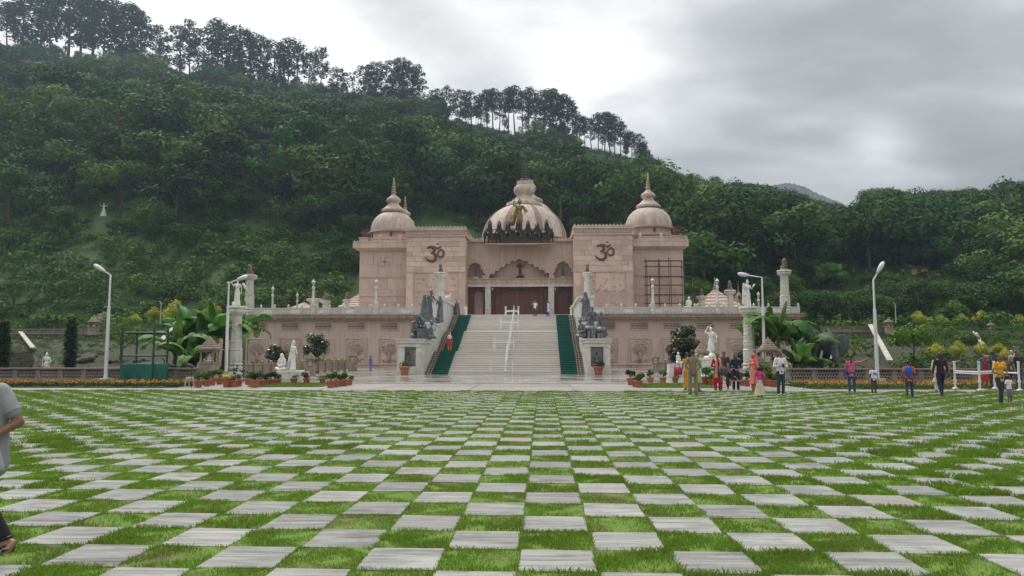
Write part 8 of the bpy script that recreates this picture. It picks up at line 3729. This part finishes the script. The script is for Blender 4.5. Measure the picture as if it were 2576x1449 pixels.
# plastic stool
b = G(481, 975)
st = thing('plastic_stool', 'cream plastic stool beside the potted plants', 'stool', (b.x, b.y, .02))
cm = M('cream_plastic', (.58, .52, .40), .45)
Z0 = (0, 0, 0)
m = MB()
m.box(-.2, .2, -.2, .2, .44, .48)
q = m.build('seat', cm, None, w=Z0)
q.parent = st
m = MB()
for sx in (-1, 1):
    m.box(-.2, .2, sx * .19 - .01, sx * .19 + .01, .38, .438)
q = m.build('apron', cm, None, w=Z0)
q.parent = st
for sx in (-1, 1):
    for sy in (-1, 1):
        m = MB()
        m.obox((sx * .17, sy * .17, .438), (sx * .22, sy * .22, 0), .05, .04)
        q = m.build('leg', cm, None, w=Z0)
        q.parent = st


# ---- potted plants
def pot_mb(r=.2, h=.34):
    m = MB()
    m.lathe([(r * .68, 0), (r * .92, h * .8), (r * 1.1, h * .81), (r * 1.12, h * .97), (r * 1.0, h), (r * .9, h), (r * .88, h * .86), (.01, h * .85)], (0, 0, 0), 18)
    return m


pot_me = None
PL = {}
for k, (mt, n_, ls, hh) in enumerate(((leaf_l, 6, .11, .34), (bush_m, 7, .10, .26), (leaf_m, 5, .12, .42), (bush_m, 4, .08, .16))):
    nr_ = np.random.RandomState(70 + k)
    cl = [(nr_.normal() * .10, nr_.normal() * .10, .34 + hh * (.25 + .7 * nr_.rand()), .09 + .05 * nr_.rand()) for _ in range(n_)]
    V, F = leafcloud(nr_, cl, 2600, ls)
    m = MB()
    for c in cl:
        m.tube([(0, 0, .28), (c[0] * .5, c[1] * .5, (c[2] + .28) / 2), c[:3]], [.012, .009, .005], 5)
    tv = len(V)
    q = [f for f in m.f if len(f) == 4]
    me = mesh_arrays('plant', np.concatenate([V, np.array(m.v, dtype=np.float32)]), np.concatenate([F, np.array(q) + tv]), mt, 4)
    PL[k] = me
# spiky / palm-like and fan forms
for k, (mt, n_, L, up) in enumerate(((leaf_l, 26, .42, .8), (M('dark_purple_leaf', (.05, .015, .025), .5), 22, .30, .9), (yellow_l, 30, .45, .5)), 4):
    m = MB()
    rr = random.Random(k)
    for i in range(n_):
        a = i * 2.4
        e = rr.uniform(.3, 1.2)
        p0 = Vector((0, 0, .28))
        d = Vector((math.cos(a) * math.cos(e), math.sin(a) * math.cos(e), math.sin(e) * up))
        s_ = Vector((-math.sin(a), math.cos(a), 0)) * .022
        p1 = p0 + d * L * .6 + Vector((0, 0, .08))
        p2 = p0 + d * L * 1.05 - Vector((0, 0, .02))
        o = len(m.v)
        m.v += [tuple(p0 - s_ * .5), tuple(p0 + s_ * .5), tuple(p1 + s_), tuple(p1 - s_), tuple(p2)]
        m.f += [(o, o + 1, o + 2, o + 3), (o + 3, o + 2, o + 4, o + 4)][:1] + [(o + 3, o + 2, o + 4)]
    me = bpy.data.meshes.new('plant')
    me.from_pydata(m.v, [], m.f)
    me.materials.append(mt)
    PL[k] = me
pm_ = None


def pot(x, y, s, kind, label, flower=None, Y=None):
    global pm_
    b = G(x, y) if Y is None else P(x, y, Y)
    t = thing('potted_plant', label, 'potted plant', (b.x, b.y, .05 if b.y > 39.9 else .022), R.uniform(0, 6))
    if pm_ is None:
        pm_ = pot_mb().build('pot', terra, None, smooth='auto', w=(0, 0, 0))
        pm_.parent = t
    else:
        c = pm_.copy()
        COL.objects.link(c)
        c.parent = t
    p = obj('plant', PL[kind], t)
    if flower:
        m = MB()
        rr = random.Random(int(x))
        for _ in range(9):
            m.ell((rr.uniform(-.15, .15), rr.uniform(-.15, .15), rr.uniform(.55, .72)), (.035, .035, .025), 6, 4)
        q = m.build('flower', flower, None, w=(0, 0, 0))
        q.parent = t
    t.scale = (s, s, s)


PT = [(499, 976, 1.0, 0, 'potted plant just right of the cream stool'), (521, 973, .95, 1, 'second potted plant right of the stool'), (533, 970, 1.05, 2, 'pot with a thin branching plant before the shrine'), (552, 968, 1.0, 0, 'pot with pink flower right of the shrine', pinkf),
      (572, 975, 1.35, 6, 'largest pot with a yellow-green fan palm at the column foot'), (588, 975, 1.0, 4, 'pot with arching strap leaves by the column'), (600, 973, 1.0, 5, 'pot with a dark purple plant by the column'),
      (624, 969, .95, 3, 'pot with a low plant right of the column'), (640, 976, 1.1, 1, 'pot right of the column, second'), (653, 973, .95, 0, 'pot with small red flowers right of the column', pinkf), (668, 971, .9, 1, 'pot before the white plinth, leftmost'),
      (680, 970, .9, 2, 'pot with a tall thin plant before the white plinth'), (691, 969, .85, 0, 'pot before the white plinth, third'), (700, 968, .85, 1, 'pot at the left corner of the white plinth'),
      (739, 968, .95, 3, 'pot standing in front of the white plinth'), (771, 968, .95, 1, 'pot with pink flowers right of the white plinth', pinkf), (811, 968, .9, 3, 'pot with a small plant at the right end of the small left lawn'),
      (831, 977, .95, 2, 'pot with a tall red-flowered plant leading the right cluster', pinkf), (844, 975, .95, 0, 'pot second in the cluster left of the stairs'), (855, 973, .9, 1, 'pot third in the cluster left of the stairs'), (867, 972, .9, 0, 'pot fourth in the cluster left of the stairs'), (879, 970, .9, 3, 'pot at the right end of the cluster left of the stairs'),
      (1587, 970, 1.05, 2, 'pot with a tall thin plant right of the stairs'), (1598, 974, .95, 3, 'pot second in the cluster right of the stairs'), (1606, 976, 1.0, 1, 'front pot with spreading leaves right of the stairs'),
      (1636, 967, .95, 0, 'pot standing alone on the small right lawn edge, first'), (1668, 967, .95, 2, 'pot standing alone on the small right lawn edge, second'), (1699, 967, .9, 3, 'pot left of the woman in mustard'),
      (1775, 971, 1.3, 2, 'large pot with bare branching plant left of the woman in red'), (1789, 972, .95, 1, 'pot half hidden behind the woman in red'), (1833, 971, .9, 0, 'pot behind the man in charcoal'), (1868, 971, .9, 2, 'pot right of the woman in navy'), (1879, 973, .95, 0, 'second pot right of the woman in navy'),
      (1929, 972, 1.45, 0, 'large pot with red flowers behind the little girl', pinkf), (1942, 974, 1.0, 1, 'pot right of the large red-flowered one'), (1949, 975, .95, 1, 'pot touching the legs of the man with the phone')]
for p in PT:
    pot(*p[:5], flower=p[5] if len(p) > 5 else None)
for (x, lb) in ((1017.5, 'big terracotta pot at the foot of the left stair pedestal'), (1505.5, 'big terracotta pot at the foot of the right stair pedestal')):
    pot(x, 945.5, 1.9, 3, lb)


# ---- queue rails
def post_rail(t, p, q_, H):
    pass


def barrier(pts, H, label, rails=((.62,), (.62,)), r=.035, foot=True, zs=None, loc=None, wheel=False, extra=None):
    t = thing('queue_barrier', label, 'barrier', tuple(loc or pts[0]))
    for i, p in enumerate(pts):
        m = MB()
        m.tube([p, (p[0], p[1], p[2] + H)], r, 10)
        m.lathe([(r * 1.5, H * .30), (r * 1.7, H * .33), (r * 1.5, H * .36)], p, 8)
        m.lathe([(r * 1.4, H - .02), (r * 1.3, H + .03)], p, 8)
        m.build('post', white_p, t, smooth='auto')
        if wheel:
            m = MB()
            m.box(p[0] - .12, p[0] + .12, p[1] - .08, p[1] + .08, p[2] + .02, p[2] + .05)
            m.lathe([(r * 3, .051), (r * 2.2, .09), (r * 1.2, .11)], p, 10)
            m.tube([(p[0] - .02, p[1], p[2] - .03), (p[0] + .02, p[1], p[2] - .03)], .06, 12)
            m.build('castor', white_dirty, t, smooth='auto')
    for i in range(len(pts) - 1):
        for hz_ in rails[min(i, len(rails) - 1)]:
            a, b = Vector(pts[i]), Vector(pts[i + 1])
            m = MB()
            m.tube([a + Vector((0, 0, H * hz_)), b + Vector((0, 0, H * hz_))], r * .8, 8)
            m.build('rail', white_p, t, smooth='auto')
    return t


# central hand rail running up the stairs: double posts with rings
def stair_z(y):
    z = 0
    for i, yy in enumerate(SYS):
        if y >= yy - 1e-6:
            z = (i + 1) * rise
    return z


hr = thing('stair_handrail', 'white ornamental handrail climbing the middle of the stairs', 'handrail', (XC, SY0, 0))
npst = 19
prev = None
for k in range(npst):
    i = int(1 + k * (NST - 2) / (npst - 1))
    y = SYS[i] + .25
    z = (i + 1) * rise
    p = Vector((XC + .05, y, z))
    m = MB()
    m.tube([p, p + Vector((0, 0, .92))], .024, 8)
    m.ell(p + Vector((0, 0, .96)), (.05, .05, .05), 8, 6)
    m.lathe([(.10, 0), (.06, .05)], p, 8)
    m.build('post', white_p, hr, smooth='auto')
    m = MB()
    for (dz, dy) in ((.32, 0), (.62, 0)):
        c = p + Vector((.0, .0, dz))
        pts = [c + Vector((.10 * math.cos(a), .0, .10 * math.sin(a))) for a in np.linspace(0, 2 * math.pi, 11)]
        m.tube(pts, .016, 5)
    m.build('ring', white_dirty, hr, smooth=True)
    if prev is not None:
        for dz in (.35, .85):
            m = MB()
            m.tube([prev + Vector((0, 0, dz)), p + Vector((0, 0, dz))], .012, 6)
            m.build('rail', white_p, hr, smooth='auto')
    prev = p
# H-shaped crossings of the rail at three landings and at the top
for (xa, xb, yb_, lb) in ((1232, 1289, 942, 'white pipe barrier at the foot of the stairs'), (1242, 1292, 881, 'white pipe barrier on the first landing'), (1258, 1303, 829, 'white pipe barrier on the second landing')):
    for i, y in enumerate(SYS):
        zz = (i + 1) * rise
        if P(1270, yb_, y + .2).z <= zz or i == NST - 1:
            break
    if yb_ > 940:
        y, zz = 57.0, .055
    pa, pb = P(xa, yb_, y + .2), P(xb, yb_, y + .2)
    mid = Vector((XC + .1, y + .2, zz))
    bb = barrier([(pa.x, y + .2, zz), (pa.x + .12, y + .25, zz), (pb.x, y + .2, zz)], 1.0, lb, rails=((), (.62, .58)), r=.028)
b1, b2_ = P(1271, 790, 77), P(1303, 790, 77)
b3, b4 = P(1273, 790, 77.6), P(1305, 790, 77.6)
barrier([(b1.x, 77, ZF), (b2_.x, 77, ZF)], .98, 'white pipe barrier at the stair top, front frame', rails=((.45, .58),))
barrier([(b3.x, 77.7, ZF), (b4.x, 77.7, ZF)], 1.0, 'white pipe barrier at the stair top, rear frame with orange rope', rails=((.5,),))
# wheeled barrier at the right
bz = [G(2404, 986), G(2466, 991), G(2504, 986), G(2566, 991)]
barrier([(b.x, b.y, .1) for b in bz], 1.18, 'white wheeled pipe barrier behind the woman in yellow tee', rails=((.66, .60), (.66, .60), (.62,)), r=.042, wheel=True)

# ---- rusty scaffolding at the right wing
Ysc = 95.6
x0_, x1_ = BX(1624, Ysc), BX(1755, Ysc)
sf = thing('scaffolding', 'rusty pipe scaffolding wrapped round the right wing corner', 'scaffolding', (x0_, Ysc, 5.5))
xs_ = [BX(v, Ysc) for v in (1624, 1630, 1657, 1662, 1683, 1691)]
xs2 = [BX(v, Ysc) for v in (1721, 1732, 1745, 1755)]
ztp = BZ(652, Ysc)
zl = [BZ(v, Ysc) for v in (764, 742, 718, 697, 671, 657)]
for i, x in enumerate(xs_ + xs2):
    Yk = Ysc + (0 if i % 2 == 0 else .9) + (0 if x in xs_ else 1.5)
    m = MB()
    m.tube([(x, Yk, 5.4), (x, Yk, BZ(648 + (i * 7) % 9, Ysc))], .045, 6)
    m.build('upright', rust, sf, smooth='auto')
for z in zl:
    for (a, b, dy) in ((x0_ - .15, BX(1716, Ysc), 0), (x0_ - .1, BX(1716, Ysc), .9), (BX(1716, Ysc), x1_, 1.6)):
        m = MB()
        m.tube([(a, Ysc + dy - .05, z), (b, Ysc + dy - .05, z + R.uniform(-.05, .05))], .035, 6)
        m.build('ledger', rust, sf, smooth='auto')
    for x in (xs_[0], xs_[2], xs_[4], xs2[0], xs2[3]):
        m = MB()
        m.tube([(x, Ysc - .1, z + .05), (x, Ysc + 2.0, z + .05)], .03, 6)
        m.build('transom', rust, sf, smooth='auto')
for (a, b, z) in ((1624, 1712, 657.5), (1724, 1752, 664), (1716, 1738, 698), (1718, 1736, 761)):
    m = MB()
    m.box(BX(a, Ysc), BX(b, Ysc), Ysc + .0, Ysc + .8, BZ(z, Ysc), BZ(z - 1.2, Ysc))
    m.build('plank', M('grey_plank', (.13, .095, .075), .9), sf)
m = MB()
m.tube([(BX(1641, Ysc), Ysc - .2, 5.5), (BX(1634, Ysc), Ysc - .2, BZ(700, Ysc))], .04, 6)
m.build('brace', rust, sf)

# ---- hillside house
b = P(2315, 692, Y_H1)
hs_ = thing('hillside_house', 'small yellow house with grey metal roof among trees on the right hill', 'house', (b.x, Y_H1, b.z))
u = Y_H1 / 1875
m = MB()
zb = b.z - 3
xa, xb = P(2294, 690, Y_H1).x, P(2334, 690, Y_H1).x
zw = P(2300, 672, Y_H1).z
m.box(xa, xb, Y_H1, Y_H1 + 6, zb, zw)
m.build('wall', M('yellow_plaster', (.50, .36, .15), .9), hs_)
m = MB()
zt1 = P(2300, 661, Y_H1).z
m.add([(xa - .3, Y_H1 - .6, zw), (xb + .4, Y_H1 - .6, zw), (xb + .4, Y_H1 + 7, zw), (xa - .3, Y_H1 + 7, zw), (xa + .5, Y_H1 + 3, zt1 + .2), (xb - .6, Y_H1 + 3, zt1 - .3)],
      [(0, 1, 5, 4), (2, 3, 4, 5), (0, 4, 3), (1, 2, 5), (3, 2, 1, 0)])
m.build('roof', M('blue_grey_roof', (.22, .27, .27), .5), hs_)
m = MB()
m.box(P(2308, 680, Y_H1).x, P(2317, 680, Y_H1).x, Y_H1 - .1, Y_H1 + .05, P(2310, 684, Y_H1).z, P(2310, 676, Y_H1).z)
m.build('window', M('teal_window', (.03, .09, .09), .5), hs_)
m = MB()
m.box(P(2320, 690, Y_H1 - 2).x, P(2342, 690, Y_H1 - 2).x, Y_H1 - 3.5, Y_H1, P(2330, 686, Y_H1 - 2).z, P(2330, 684, Y_H1 - 2).z)
for k in range(4):
    xk = P(2322 + k * 6, 690, Y_H1 - 2).x
    m.box(xk, xk + .25, Y_H1 - 3.4, Y_H1 - 3.1, zb, P(2330, 686, Y_H1 - 2).z - .01)
m.build('porch', M('brown_porch', (.16, .11, .07), .9), hs_)
b = P(2192, 684, Y_H2)
h2 = thing('hillside_house', 'low grey house half hidden by trees right of the lamp head', 'house', (b.x, Y_H2, b.z))
m = MB()
m.box(P(2178, 684, Y_H2).x, P(2208, 684, Y_H2).x, Y_H2, Y_H2 + 5, b.z - 3, P(2190, 677, Y_H2).z)
m.build('wall', M('grey_plaster', (.22, .22, .20), .9), h2)
m = MB()
m.box(P(2176, 684, Y_H2).x, P(2206, 684, Y_H2).x, Y_H2 - .4, Y_H2 + 5.4, P(2190, 677, Y_H2).z + .003, P(2190, 674.5, Y_H2).z)
m.build('roof', M('green_roof', (.05, .13, .11), .6), h2)
m = MB()
for v in (2184, 2194, 2202):
    m.box(P(v, 681, Y_H2).x, P(v + 3, 681, Y_H2).x, Y_H2 - .05, Y_H2 + .02, P(v, 682, Y_H2).z, P(v, 679, Y_H2).z)
m.build('window', hole_m, h2)
# clear sight lines to the hillside houses, clipped tree and statue: keep forest off them
